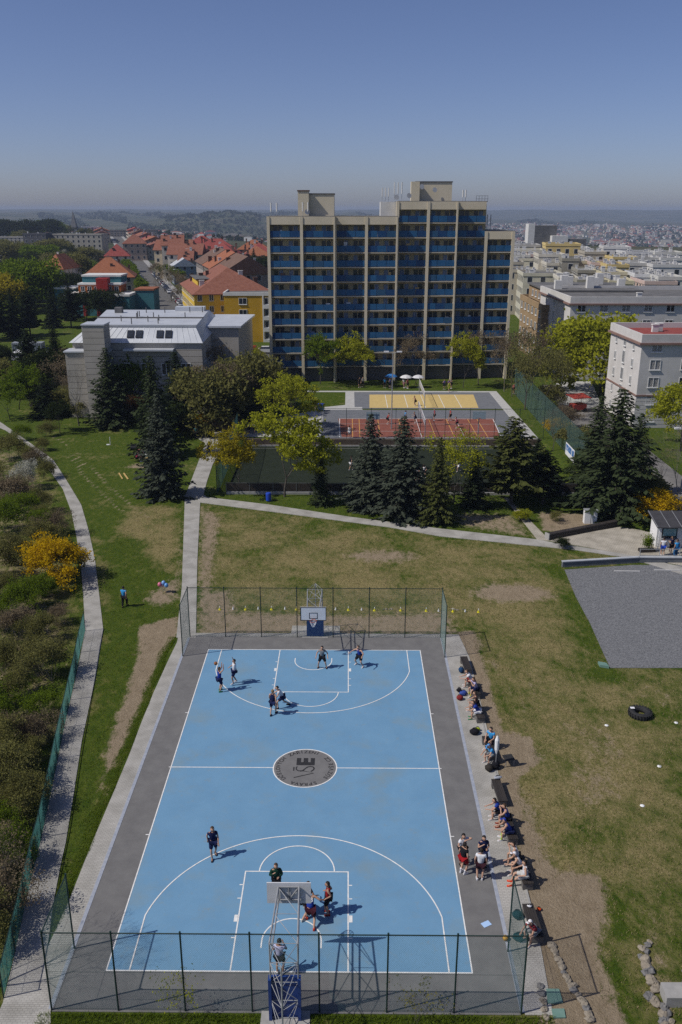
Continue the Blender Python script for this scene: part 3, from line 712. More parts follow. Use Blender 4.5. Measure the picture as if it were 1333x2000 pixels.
def person(loc, face, pose, label, top, bottom, hair='brown', sleeves=.55, long_leg=False, shoes=(.6, .6, .6), cap=None, h=1.78, skin=0, group=None, twist=0, z=.04, number=None, socks=None, seat=.44, cat='person'):
    """face: compass angle of view direction in degrees, 0 = +x, 90 = +y"""
    ps = dict(POSE[pose]); k = h/1.78
    t = empty('person', (loc[0], loc[1], z), R(face-90), label, cat, group)
    t.scale = (k, k, k)
    sit = ps.get('sit')
    pz = ps.get('pz', .93)
    if sit: pz = seat/k+.10
    lean = R(ps.get('lean', 2)); up = Vector((0, math.sin(lean), math.cos(lean)))
    pel = Vector((0, 0, pz)); spn = pel+up*.20; ch = pel+up*.40; nk = pel+up*.56; hd = nk+Vector((0, math.sin(lean*.5)*.12+.02, .125))
    tw = R(twist); rt = Vector((math.cos(tw), math.sin(tw), 0)); fw = Vector((-math.sin(tw), math.cos(tw), 0))
    V = [pel, spn, ch, nk]; E = [(0, 1), (1, 2), (2, 3)]; Rr = [(.145, .11), (.14, .10), (.16, .11), (.06, .06)]
    sh_top = [pel+Vector((0, 0, -.04)), spn, ch, ch+up*.10]; sh_E = [(0, 1), (1, 2), (2, 3)]; sh_R = [(.185, .150), (.182, .145), (.205, .150), (.150, .125)]
    so = [pel+Vector((0, 0, .03))]; so_E = []; so_R = [(.19, .158)]
    hands = []; feet = []
    for s, wk, ak in ((-1, 'wl', 'al'), (1, 'wr', 'ar')):
        S_ = ch+up*.09+rt*s*.185
        w = ps.get(wk, (s*.07, .07, -.52)); W_ = S_+rt*w[0]+fw*w[1]+Vector((0, 0, w[2]))
        el, W_ = ik(S_, W_, .29, .265, ps.get('pole_a', (s*.6, -1, -.3)))
        i = len(V); V += [S_, el, W_]; E += [(2, i), (i, i+1), (i+1, i+2)]; Rr += [.062, .045, .032]
        d = (W_-el).normalized(); side = d.cross(Vector((0, 0, 1)));
        if side.length < .1: side = d.cross(Vector((0, 1, 0)))
        side.normalize()
        pm = W_+d*.07; j = len(V); V.append(pm); E.append((i+2, j)); Rr.append((.038, .022))
        for f_ in range(4):
            q = len(V); a0 = pm+side*(-.027+.018*f_)+d*.03; L_ = (.06, .07, .066, .05)[f_]
            V += [a0, a0+d*L_*.6, a0+d*L_+Vector((0, 0, -.02))]; E += [(j, q), (q, q+1), (q+1, q+2)]; Rr += [.010, .009, .007]
        q = len(V); V += [W_+d*.05-side*.045*s, W_+d*.085-side*.065*s]; E += [(i+2, q), (q, q+1)]; Rr += [.011, .009]
        hands.append(pm)
        if sleeves:
            i2 = len(sh_top); e2 = S_+(el-S_)*min(sleeves, 1); sh_top += [S_, e2]; sh_E += [(2, i2), (i2, i2+1)]; sh_R += [.095, .085]
            if sleeves > 1: sh_top.append(W_); sh_E.append((i2+1, i2+2)); sh_R.append(.05)
        else:
            i2 = len(sh_top); sh_top += [S_-rt*s*.05]; sh_E += [(2, i2)]; sh_R += [.088]
        H_ = pel+rt*s*.095+Vector((0, 0, -.03))
        if sit:
            fx = ps.get('far', .46)*(1 if s < 0 else .92); A_ = Vector((s*.14, fx, .08)); kn, A_ = ik(H_, A_, .44, .43, (s*.25, .6, 1))
        else:
            a = ps.get(ak, (s*.11, .02*s)); A_ = Vector((a[0], a[1], .08)); kn, A_ = ik(H_, A_, .45, .43, (s*.25, 1, 0))
        i = len(V); V += [H_, kn, (kn*.45+A_*.55)+Vector((0, -.015, 0)), A_]; E += [(0, i), (i, i+1), (i+1, i+2), (i+2, i+3)]; Rr += [.092, .058, .052, .036]
        toe = A_+Vector((s*.03, .15, -.045)); V.append(toe); E.append((i+3, i+4)); Rr.append(.03)
        feet.append((A_, toe))
        i2 = len(so); e2 = H_+(kn-H_)*(.86 if not long_leg else 1.0); so += [H_, e2]; so_E += [(0, i2), (i2, i2+1)]; so_R += [.132, .112]
        if long_leg: so += [A_+Vector((0, 0, .03))]; so_E.append((i2+1, i2+2)); so_R.append(.066)
    skel_obj('body', V, E, Rr, SKIN[skin], t)
    skel_obj('shirt', sh_top, sh_E, sh_R, fab(top), t)
    skel_obj('trousers' if long_leg else 'shorts', so, so_E, so_R, fab(bottom), t)
    # head with nose, ears and chin; hair or cap over it
    b = MB(); b.ball((hd.x, hd.y, hd.z), .105, 12, 9, (.86, .98, 1.18)); b.ball((hd.x, hd.y+.105, hd.z-.01), .022, 6, 4, (.8, 1, 1.3))
    for s in (-1, 1): b.ball((hd.x+s*.09, hd.y-.005, hd.z-.005), .026, 6, 4, (.5, .9, 1.3))
    b.bar(tuple(nk), (hd.x, hd.y-.01, hd.z-.05), .055, n=8)
    b.build('head', SKIN[skin], t, smooth=True)
    b = MB()
    for s in (-1, 1): b.ball((hd.x+s*.035, hd.y+.094, hd.z+.018), .011, 6, 4)
    b.box(hd.x-.028, hd.x+.028, hd.y+.088, hd.y+.10, hd.z-.062, hd.z-.052); b.build('face_features', HAIRC['dark'], t)
    b = MB(); b0 = 0
    n, mm = 12, 6; prof = []
    b.ball((hd.x, hd.y-.012, hd.z+.022), .115, 12, 10, (.88, .98, 1.14))
    keep = [f for f in b.f if all((b.v[i][2] > hd.z+.005+(.075 if b.v[i][1] > hd.y+.03 else 0)-(.05 if b.v[i][1] < hd.y-.05 else 0)) for i in f)]
    b.f = keep; b.m = [0]*len(keep)
    if cap: b.box(hd.x-.07, hd.x+.07, hd.y+.07, hd.y+.19, hd.z+.065, hd.z+.08)
    b.build('cap' if cap else 'hair', fab(cap) if cap else HAIRC[hair], t, smooth=True)
    for A_, toe in feet:
        d = (toe-A_); d.z = 0; d.normalize(); sd = Vector((-d.y, d.x, 0)); b = MB()
        base = Vector((A_.x, A_.y, A_.z-.08)); vs = []
        for f_, w_, zt in ((-.07, .036, .10), (.03, .045, .095), (.13, .050, .06), (.20, .034, .04)):
            c = base+d*f_; vs += [c-sd*w_, c+sd*w_, c+sd*w_*.75+Vector((0, 0, zt)), c-sd*w_*.75+Vector((0, 0, zt))]
        b.add(vs, [(0, 1, 2, 3), (12, 15, 14, 13)]+[(4*j+q, 4*(j+1)+q, 4*(j+1)+(q+1) % 4, 4*j+(q+1) % 4) for j in range(3) for q in range(4)])
        b.build('shoe', fab(shoes), t)
        if socks: MB().bar(tuple(A_+Vector((0, 0, .01))), tuple(A_+Vector((0, -.01, .16))), .047, n=8).build('sock', fab(socks), t)
    if number:
        me = text_mesh(number, .24, fab((.7, .7, .72))); c = ch-up*.06-Vector((0, math.cos(lean), -math.sin(lean)))*.152
        o = link('jersey_number', me, t, c); o.rotation_euler = Euler((PI/2-lean, 0, 0))
    return t, hands
def skin_bake():
    bpy.context.view_layer.update()
    dg = bpy.context.evaluated_depsgraph_get()
    for o, name, m, parent in SKJOBS:
        me = bpy.data.meshes.new_from_object(o.evaluated_get(dg)); me.materials.clear(); me.materials.append(m)
        old = o.data; bpy.data.objects.remove(o); bpy.data.meshes.remove(old)
        me.polygons.foreach_set('use_smooth', [True]*len(me.polygons))
        link(name, me, parent)
    SKJOBS.clear()
M_BALL = mat('orange_ball', (.30, .12, .04), (.24, .09, .03), scale=20, rough=.7)
def ball(p, label, r=.122, m=None):
    b = MB(); b.ball((0, 0, 0), r, 16, 12); o = b.build('ball', m or M_BALL, None, p, smooth=True)
    s = MB()
    for ax in range(3):
        s.path([(r*1.004*(math.cos(2*PI*k/20) if ax != 2 else 0), r*1.004*(math.sin(2*PI*k/20) if ax != 1 else 0), r*1.004*((0, math.sin(2*PI*k/20), math.cos(2*PI*k/20))[ax])) for k in range(21)], .004, 3)
    s.build('seam', M_BLACK, o)
    return tag(o, label, 'ball')
BLUE = (.018, .05, .30); NAVY = (.012, .018, .065); WHITE = (.74, .74, .76); BLK = (.014, .014, .018); RED = (.36, .018, .022); SKYB = (.05, .33, .68); GREY = (.22, .24, .25); LILAC = (.52, .53, .72)
gp = 'players on the blue court'
t, hn = person((-5.92, 8.26), 30, 'shoot', 'player in blue jersey raising the ball to shoot at the far left', BLUE, NAVY, sleeves=0, shoes=(.05, .25, .12), group=gp)
a = R(30-90); ball((t.location.x-.18, t.location.y+.03, 2.05), 'basketball held overhead by the shooting player in blue')
person((-5.06, 9.18), 200, 'reach', 'player in white shirt jumping with one arm straight up', WHITE, NAVY, hair='dark', shoes=(.7, .7, .7), group=gp, z=.12, skin=1)
person((-2.23, 5.47), 75, 'walk', 'player in navy jersey striding beside the far arc, seen from behind', NAVY, NAVY, sleeves=0, hair='fair', shoes=BLK, group=gp)
person((-1.69, 6.42), 190, 'lunge', 'player in white shirt crouched low beside the navy jersey', WHITE, NAVY, hair='dark', shoes=BLK, group=gp)
person((0.65, 11.44), 268, 'wide', 'player in grey shirt and black shorts standing under the far hoop', GREY, BLK, hair='dark', shoes=BLK, group=gp)
person((3.21, 11.75), 235, 'guard', 'player in blue jersey guarding right of the far key', BLUE, BLK, sleeves=0, shoes=(.7, .7, .7), group=gp)
person((-4.08, -7.23), 285, 'walk', 'player in navy shirt walking alone left of the near arc', NAVY, NAVY, hair='brown', shoes=(.05, .04, .04), group=gp)
person((-0.84, -9.70), 275, 'hold', 'player in dark green long sleeves half hidden behind the near backboard', (.010, .045, .030), BLK, sleeves=1.5, group=gp)
person((0.78, -11.46), 95, 'drive', 'player in royal blue jersey number 23 leaning forward under the near hoop', BLUE, (.05, .012, .02), sleeves=0, shoes=(.62, .06, .03), hair='brown', group=gp, number='23', h=1.86)
person((0.48, -10.87), 60, 'lunge', 'player in black crouching in front of the number 23 jersey', BLK, BLK, sleeves=.55, shoes=(.55, .55, .5), group=gp)
person((1.55, -10.86), 175, 'akimbo', 'player in red jersey and black shorts right of the near key', RED, BLK, sleeves=0, hair='dark', shoes=(.25, .03, .03), group=gp, skin=1)
person((-0.37, -14.11), 80, 'hold', 'player in pale lilac shirt standing behind the near hoop lattice', LILAC, BLK, hair='dark', shoes=(.7, .68, .7), group=gp, skin=1)
gp = 'players waiting at the touchline'
person((7.86, -7.62), 300, 'face', 'man in white shirt with hand to his face by the touchline', WHITE, BLK, hair='dark', shoes=BLK, group=gp, long_leg=False)
person((7.83, -8.27), 40, 'stand', 'man in black shirt and red shorts with white shoes', BLK, (.30, .012, .016), hair='dark', shoes=WHITE, socks=WHITE, group=gp)
person((8.82, -7.75), 275, 'hold', 'man in navy printed shirt and navy trousers facing us', NAVY, NAVY, hair='dark', long_leg=True, shoes=BLK, group=gp)
person((8.57, -8.67), 80, 'stand', 'man in white shirt and dark red-trimmed shorts, back to us', WHITE, (.035, .012, .018), hair='dark', shoes=WHITE, group=gp)
gp = 'players seated on the touchline benches'
def sit_at(p, pose, label, top, bottom, **kw):
    return person(p, kw.pop('face', 178), pose, label, top, bottom, group=gp, z=.03, **kw)
sit_at((10.53, 9.00), 'sit_low', 'seated player in white shirt and red shorts, second bench', WHITE, (.24, .03, .03), shoes=(.6, .6, .6))
sit_at((10.66, 7.97), 'sit_face', 'seated player in white and purple top with yellow socks', (.42, .38, .56), NAVY, socks=(.55, .5, .06), face=200)
sit_at((10.44, 6.12), 'sit', 'brown-haired seated player mostly hidden behind the blue shirt', (.10, .06, .05), BLK)
sit_at((10.44, 5.18), 'sit_low', 'seated player in blue shirt leaning forward with green shoes', BLUE, WHITE, shoes=(.04, .22, .10))
sit_at((10.77, 2.17), 'sit', 'person in bright sky blue shirt on the middle bench', SKYB, BLK, hair='dark', face=230, h=1.85)
sit_at((10.61, 0.75), 'sit_low', 'person in sky blue shirt with pink and blue cap', SKYB, GREY, cap=(.10, .30, .62), face=215)
sit_at((10.26, -4.29), 'sit_low', 'farthest of three seated players in royal blue jerseys', BLUE, BLK, hair='dark', sleeves=.5)
sit_at((10.53, -4.84), 'sit_face', 'middle of three seated players in royal blue jerseys', BLUE, BLK, sleeves=0, shoes=(.25, .05, .03))
sit_at((10.49, -5.85), 'sit_low', 'nearest of three seated players in royal blue with lime socks', BLUE, NAVY, sleeves=0, shoes=WHITE, socks=(.35, .6, .05), cap=(.03, .06, .32))
sit_at((10.49, -7.66), 'sit_face', 'seated player in white vest with hands at the face', WHITE, BLK, sleeves=0, hair='dark', shoes=GREY)
sit_at((10.57, -8.28), 'sit_low', 'seated player in white bending low between two others', WHITE, BLK, sleeves=0, cap=(.72, .70, .72))
sit_at((10.59, -8.95), 'sit_back', 'seated player in white vest with bright orange shoes', WHITE, (.50, .50, .48), sleeves=0, hair='dark', shoes=(.75, .07, .02), skin=0)
sit_at((10.42, -12.24), 'sit_low', 'person in white cap and maroon top bent over on the nearest bench', (.30, .04, .05), GREY, cap=(.76, .74, .74), face=215)
person((-15.21, 21.15), 80, 'walk', 'person in blue shirt and black trousers alone on the left lawn', SKYB, BLK, long_leg=True, hair='dark', shoes=BLK, z=.0)
person((-18.34, 75.03), 100, 'stand', 'walker in teal jacket with a dog on the far path', (.03, .16, .18), BLK, long_leg=True, shoes=BLK)
person((-15.32, 66.57), 90, 'walk', 'person all in black walking on the path by the yellow tree', BLK, BLK, long_leg=True, shoes=BLK, hair='dark')
gp = 'picnic group at the white table'
for p, f_, c_, lb in (((-23.81, 63.33), 20, (.55, .05, .12), 'person in pink top sitting at the picnic table by the big spruce'), ((-23.91, 65.48), 300, (.30, .03, .05), 'person in dark red top sitting behind the picnic table'), ((-23.23, 64.76), 220, (.25, .32, .60), 'person in pale blue shirt at the right end of the picnic table')):
    person(p, f_, 'sit', lb, c_, BLK, group=gp, z=0)
gp = 'customers at the kiosk'
person((30.83, 32.40), 80, 'stand', 'kiosk customer in white shirt and blue shorts', WHITE, (.02, .06, .38), group=gp, shoes=WHITE, hair='dark')
person((31.75, 32.79), 120, 'hold', 'kiosk customer in navy shirt standing in the middle', NAVY, BLK, group=gp, hair='dark')
person((31.87, 31.92), 110, 'stand', 'kiosk customer in sky blue top, nearest the picture edge', SKYB, (.03, .12, .28), group=gp, hair='brown', long_leg=True)
gp = 'volleyball players on the red court'
for p, f_, ps_, c_, b_, lb in (((8.10, 84.17), 0, 'guard', RED, BLK, 'red-shirted player left of the blue pair on the red court'), ((10.78, 85.19), 10, 'stand', SKYB, NAVY, 'sky blue player beside the net post on the red court'), ((12.26, 84.88), 180, 'guard', NAVY, NAVY, 'navy player next to the net on the red court'), ((15.17, 86.24), 180, 'stand', (.30, .03, .08), BLK, 'maroon player right of the net behind twigs'), ((17.52, 86.27), 190, 'walk', (.42, .05, .05), BLK, 'red-shirted player far right on the red court'), ((17.98, 81.73), 170, 'guard', (.55, .05, .14), BLK, 'player in bright pink shirt on the red court'), ((2.56, 75.56), 60, 'stand', WHITE, WHITE, 'small figure in white at the near left corner of red court')):
    person(p, f_, ps_, lb, c_, b_, group=gp)
person((13.11, 96.67), 180, 'guard', 'lone player on the yellow court', (.30, .12, .08), BLK)
gp = 'players on the dark green pitch'
for p, f_, ps_, c_, b_, lb in (((2.74, 62.93), 40, 'walk', BLK, (.6, .6, .6), 'goal-side footballer in black left on the green pitch') , ((16.08, 62.62), 200, 'lunge', WHITE, WHITE, 'footballer in white striding on the green pitch'), ((10.62, 58.55), 60, 'walk', (.3, .3, .32), BLK, 'grey-shirted footballer between the blue spruces'), ((11.60, 60.09), 230, 'guard', WHITE, BLK, 'footballer in white behind the blue spruces')):
    person(p, f_, ps_, lb, c_, b_, group=gp, z=-.86)
gp = 'spectators below the tower block'
for i, (u_, c_, b_, lb) in enumerate((((8.78, 111.53), SKYB, BLK, 'spectator in blue at the left of the parasols'), ((9.66, 111.08), (.04, .10, .3), BLK, 'spectator in dark blue under the blue parasol'), ((12.11, 111.58), WHITE, (.4, .2, .2), 'spectator in white beside the first white parasol'), ((12.71, 111.12), (.4, .1, .1), BLK, 'spectator in maroon between two white parasols'), ((19.06, 110.27), (.05, .06, .2), BLK, 'spectator in navy at the left of the group by the tree'), ((19.86, 110.28), (.14, .08, .25), BLK, 'spectator in purple in the group by the tree'), ((19.62, 108.00), (.5, .6, .05), (.5, .6, .05), 'crouching spectator in lime yellow by the far court'), ((20.32, 111.21), (.2, .2, .22), BLK, 'grey spectator at the right of the group by the tree'), ((4.39, 111.95), BLK, BLK, 'dark figure on the grass under the maple'), ((4.94, 112.43), (.3, .3, .3), BLK, 'second dark figure under the maple'), ((30.38, 106.37), (.5, .03, .08), BLK, 'person in red walking behind the tall green fence'))):
    person(u_, 260+20*(i % 4), ('stand', 'hold', 'walk')[i % 3], lb, c_, b_, group=gp)
gp = 'people on the pale paved square'
for i, (u_, c_, lb) in enumerate((((-11.85, 84.59), SKYB, 'person in bright blue on the far paved square'), ((-11.49, 77.73), (.3, .3, .35), 'seated-looking grey figure at the near edge of the paved square'), ((-10.71, 77.73), WHITE, 'figure in white at the near edge of the paved square'), ((-2.80, 94.18), (.35, .36, .36), 'person in pale grey beside the blue bins'))):
    person(u_, 250+40*i, ('stand', 'hold', 'walk')[i % 3], lb, c_, BLK, group=gp)
skin_bake()

# ================================================================ BUILDINGS
M_GLASS = mat('window_glass', (.018, .022, .028), (.035, .042, .055), scale=.8, rough=.12, spec=.6)
M_FRAME = mat('white_window_frame', (.62, .62, .60), rough=.6)
M_YCURT = mat('ochre_cloth', (.42, .30, .12), (.5, .36, .16), scale=2, rough=.9)
M_CURT = mat('pale_blue_curtain', (.16, .21, .30), (.22, .27, .36), scale=1.5, rough=.8)
M_TILE = mat('terracotta_tiles', (.19, .072, .046), (.25, .105, .07), scale=1.2, rough=.9, bump=.5, bscale=8)
M_TILE2 = mat('orange_tiles', (.25, .088, .042), (.31, .12, .06), scale=1.2, rough=.9, bump=.5, bscale=8)
M_TILE3 = mat('brown_tiles', (.12, .075, .055), (.17, .10, .07), scale=.8, rough=.9)
M_TILE4 = mat('dark_red_tiles', (.22, .045, .04), (.28, .07, .055), scale=1, rough=.9)
M_BITU = mat('grey_roofing_felt', (.10, .10, .10), (.16, .155, .15), scale=.5, rough=.95)
M_ZINC = mat('zinc_sheet', (.47, .49, .52), (.56, .58, .60), scale=.4, rough=.45, metal=.15)
M_WHITER = mat('white_plaster', (.66, .65, .62), (.56, .55, .52), scale=.7, rough=.9)
def wallm(name, c): return mat('plaster_'+name, c, tuple(v*.84 for v in c), scale=.35, rough=.9, bump=.05)
_win = {}
def win_meshes(w, h, glass=None):
    k = (round(w, 2), round(h, 2))
    if k not in _win:
        f = MB()
        for x0, x1, z0, z1 in ((-w/2, w/2, 0, .09), (-w/2, w/2, h-.09, h), (-w/2, -w/2+.09, .09, h-.09), (w/2-.09, w/2, .09, h-.09), (-.04, .04, .09, h-.09)): f.box(x0, x1, -.05, .06, z0, z1)
        f.box(-w/2-.06, w/2+.06, -.14, .05, -.08, -.002)
        p = MB(); p.quad((-w/2+.05, 0, .05), (w/2-.05, 0, .05), (w/2-.05, 0, h-.05), (-w/2+.05, 0, h-.05))
        _win[k] = (f.mesh('window', M_FRAME), p.mesh('pane', M_GLASS))
    return _win[k]
def window(par, p, rz, w, h):
    f, g = win_meshes(w, h)
    o = link('window', f, par, p, rz); link('pane', g, o, (0, .01, 0))
    return o
def face_pts(w, d, face):
    """centre of a wall face, rotation, width (local building frame)"""
    return {'f': ((0, -d/2), 0, w), 'b': ((0, d/2), PI, w), 'l': ((-w/2, 0), -PI/2, d), 'r': ((w/2, 0), PI/2, d)}[face]
def building(name, label, cat, loc, rz, w, d, h, wall, roof='flat', rmat=None, rh=4.0, faces='flr', floors=4, pitch=3.2, ww=1.1, wh=1.4, sep=False, chim=3, group=None, over=.5, ridge='x', base=None, seed=1, para=.6, z0=.0, cornice=None):
    t = empty(name, (loc[0], loc[1], z0), rz, label, cat, group)
    rnd = random.Random(seed)
    MB().box(-w/2, w/2, -d/2, d/2, -3, h).build('wall', wall, t)
    if base: MB().box(-w/2-.06, w/2+.06, -d/2-.06, d/2+.06, -3, base[0]).build('plinth', base[1], t)
    rmat = rmat or M_BITU
    if roof == 'flat':
        b = MB()
        for x0, x1, y0, y1 in ((-w/2-.15, w/2+.15, -d/2-.15, -d/2+.2), (-w/2-.15, w/2+.15, d/2-.2, d/2+.15), (-w/2-.15, -w/2+.2, -d/2+.2, d/2-.2), (w/2-.2, w/2+.15, -d/2+.2, d/2-.2)): b.box(x0, x1, y0, y1, h-.25, h+para)
        b.build('parapet', cornice or wall, t)
        rf = MB().box(-w/2+.2, w/2-.2, -d/2+.2, d/2-.2, h, h+.12).build('roof', rmat, t); zt = h+.12
    else:
        b = MB(); o = over
        if roof == 'hip':
            if w >= d: q = [(-w/2+d/2, 0), (w/2-d/2, 0)]
            else: q = [(0, -d/2+w/2), (0, d/2-w/2)]
        elif ridge == 'x': q = [(-w/2-o, 0), (w/2+o, 0)]
        else: q = [(0, -d/2-o), (0, d/2+o)]
        V = [(-w/2-o, -d/2-o, h-.1), (w/2+o, -d/2-o, h-.1), (w/2+o, d/2+o, h-.1), (-w/2-o, d/2+o, h-.1), (*q[0], h+rh), (*q[1], h+rh)]
        if q[0][1] == q[1][1]: F = [(0, 1, 5, 4), (2, 3, 4, 5), (3, 0, 4), (1, 2, 5), (3, 2, 1, 0)]
        else: F = [(0, 1, 4), (1, 2, 5, 4), (2, 3, 5), (3, 0, 4, 5), (3, 2, 1, 0)]
        b.add(V, F); b.box(-w/2-o, w/2+o, -d/2-o, d/2+o, h-.28, h-.105)
        rf = b.build('roof', rmat, t); zt = h+rh*.5
    for k in range(chim):
        cx, cy = rnd.uniform(-.42, .42)*w, rnd.uniform(-.34, .34)*d; s = rnd.uniform(.25, .55) if roof == 'flat' else rnd.uniform(.3, .6)
        if roof == 'flat': z_ = h-.05; ch = rnd.uniform(.8, 1.6)
        else:
            fr = (1-abs(cy)/(d/2)) if q[0][1] == q[1][1] else (1-abs(cx)/(w/2)); z_ = h+rh*max(fr, 0)*.75-.6; ch = rnd.uniform(1.9, 2.7)
        c = MB().box(cx-s, cx+s, cy-s*.6, cy+s*.6, z_, z_+ch); c.box(cx-s-.08, cx+s+.08, cy-s*.6-.08, cy+s*.6+.08, z_+ch, z_+ch+.15)
        c.build('chimney', M_WHITER if roof == 'flat' or rnd.random() < .4 else M_TILE3, rf)
    jf = MB()
    for face in faces:
        (fx, fy), a, fw = face_pts(w, d, face)
        n = max(1, int(fw/pitch)); fh = h/floors
        u = Vector((math.cos(a), math.sin(a), 0)); nrm = Vector((math.sin(a), -math.cos(a), 0))
        for r_ in range(floors):
            for c_ in range(n):
                off = (c_+.5)*fw/n-fw/2; z_ = r_*fh+fh*.36
                p = Vector((fx, fy, z_))+u*off
                if sep: window(t, p+nrm*.01, a, ww, wh)
                else:
                    for e, mi, dn in ((.0, 1, .05), (.10, 0, .02)):
                        jf.cur = mi
                        W_ = ww/2+e
                        A = p-u*W_+nrm*dn+Vector((0, 0, -e)); B = p+u*W_+nrm*dn+Vector((0, 0, -e))
                        jf.add([A, B, B+Vector((0, 0, wh+2*e)), A+Vector((0, 0, wh+2*e))], [(0, 1, 2, 3)])
    if jf.v: tag(jf.build('small_windows', [M_FRAME, M_GLASS], t), kind='stuff')
    return t
# ---------------------------------------------------------------- the tower block
M_BEIGE = mat('beige_panel', (.60, .53, .385), (.66, .58, .43), scale=.5, rough=.9)
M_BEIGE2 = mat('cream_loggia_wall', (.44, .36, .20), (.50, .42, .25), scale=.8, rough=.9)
M_BPAN = mat('blue_balcony_panel', (.014, .084, .190), (.020, .105, .235), scale=.9, rough=.55)
M_BPAN2 = mat('faded_balcony_panel', (.018, .074, .15), (.024, .088, .175), scale=.9, rough=.6); M_BPAN3 = mat('dark_balcony_panel', (.008, .045, .13), (.01, .06, .16), scale=.9, rough=.5)
M_DECK = mat('balcony_slab', (.50, .46, .37), (.43, .39, .32), scale=1, rough=.9)
tw = empty('tower_block', (10, 117, 0), 0, 'tall beige apartment tower with rows of blue balconies and antennas on the roof', 'apartment tower')
TX, TY = -10.0, -117.0
def loc_(x, y, z): return (x+TX, y+TY, z)
FH = 2.475; Z0 = .26
BAYS = [(-11.45, -5.75, 117.0, 10), (-5.75, .0, 117.0, 10), (.0, 5.45, 118.3, 10), (5.45, 10.85, 118.3, 10), (10.85, 16.2, 119.6, 11), (16.2, 21.3, 119.6, 11), (21.3, 26.6, 121.0, 11), (26.6, 31.6, 121.0, 9)]
_pan = {}
rnd = random.Random(4)
wf, _ = win_meshes(1.75, 1.75)
def tower_window(kind):
    if kind not in _pan:
        f = MB(); w, h = 1.75, 1.8
        for x0, x1, z0, z1 in ((-w/2, w/2, 0, .07), (-w/2, w/2, h-.07, h), (-w/2, -w/2+.07, .07, h-.07), (w/2-.07, w/2, .07, h-.07), (-.06, .06, .07, h-.07)): f.box(x0, x1, -.05, .05, z0, z1)
        g = MB(); g.cur = 0 if kind in (0, 2) else 1
        g.quad((-w/2+.05, 0, .05), (-.05, 0, .05), (-.05, 0, h-.05), (-w/2+.05, 0, h-.05)); g.cur = 1 if kind == 2 else 0
        g.quad((.05, 0, .05), (w/2-.05, 0, .05), (w/2-.05, 0, h-.05), (.05, 0, h-.05))
        _pan[kind] = (f.mesh('window', M_BEIGE2), g.mesh('pane', [M_GLASS, M_CURT]))
    return _pan[kind]
zr_prev = None
for bi, (x0, x1, y0, nf) in enumerate(BAYS):
    top = Z0+FH*nf+3.45
    zt = Z0+FH*nf
    MB().box(*[v for v in (x0-10, x1-10, y0+1.35-117, y0+13-117, -1, top-.4)]).build('wall', M_BEIGE2, tw)
    MB().box(x0-10+.24, x1-10-.24, y0-117, y0+1.35-117, zt+2.15, top).build('parapet', M_BEIGE, tw)
    MB().box(x0-10, x1-10, y0+.3-117, y0+13-117, top-.02, top+.1).build('roof', M_BITU, tw)
    for xx in ((x0, x1) if bi in (1, 3, 5, 7) else (x0,)):
        if xx == x1 and bi != 7 : 
            MB().box(xx-10-.26, xx-10+.02, y0-.12-117, y0+1.4-117, -1, top).build('fin', M_BEIGE, tw)
        elif xx == x1: MB().box(xx-10-.5, xx-10+.02, y0-.12-117, y0+13.05-117, -1, top+.02).build('fin', M_BEIGE, tw)
        else: MB().box(xx-10-.25, xx-10+.25, y0-.10-117, y0+1.36-117, -1, top+.01).build('fin', M_BEIGE, tw)
    bw = x1-x0-.5
    if bw not in _pan:
        pw = bw/3-.06
        _pan[bw] = ([MB().box(-pw/2, pw/2, -.03, .03, 0, 1.02).mesh('railing_panel', q_) for q_ in (M_BPAN, M_BPAN2, M_BPAN3)], MB().box(-bw/2, bw/2, 0, 1.28, -.16, 0).mesh('balcony_slab', M_DECK), MB().box(-.035, .035, -.05, .03, -.28, 1.06).mesh('railing_post', M_DECK))
    pm, sm, rm_ = _pan[bw]
    for k in range(1, nf+1):
        z = Z0+FH*k; cx = (x0+x1)/2-10
        link('balcony_slab', sm, tw, (cx, y0+.06-117, z))
        for j in range(3): link('railing_panel', pm[rnd.choice((0, 0, 0, 1, 2))], tw, (cx+(j-1)*bw/3, y0+.10-117, z+.10))
        for sx in (-.25, .26):
            f, g = tower_window(rnd.choice((0, 0, 1, 2, 3)))
            o = link('window', f, tw, (cx+sx*bw, y0+1.34-117, z+.22)); link('pane', g, o, (0, .0, 0))
    for k in range(1, nf+1):
        if rnd.random() < .35:
            xx_ = rnd.uniform(x0+.7, x1-1.2)-10; z = Z0+FH*k; MB().box(xx_, xx_+rnd.uniform(.3, .9), y0+.4-117, y0+.7-117, z, z+rnd.uniform(.9, 1.75)).build('balcony_item', rnd.choice((M_WHITER, M_CURT, M_TILE3, M_DARK, M_YCURT)), tw)
    MB().box(x0-10+.3, x1-10-.3, y0+1.25-117, y0+1.345-117, -.5, Z0+FH-.2).build('ground_floor_wall', M_BITU, tw)
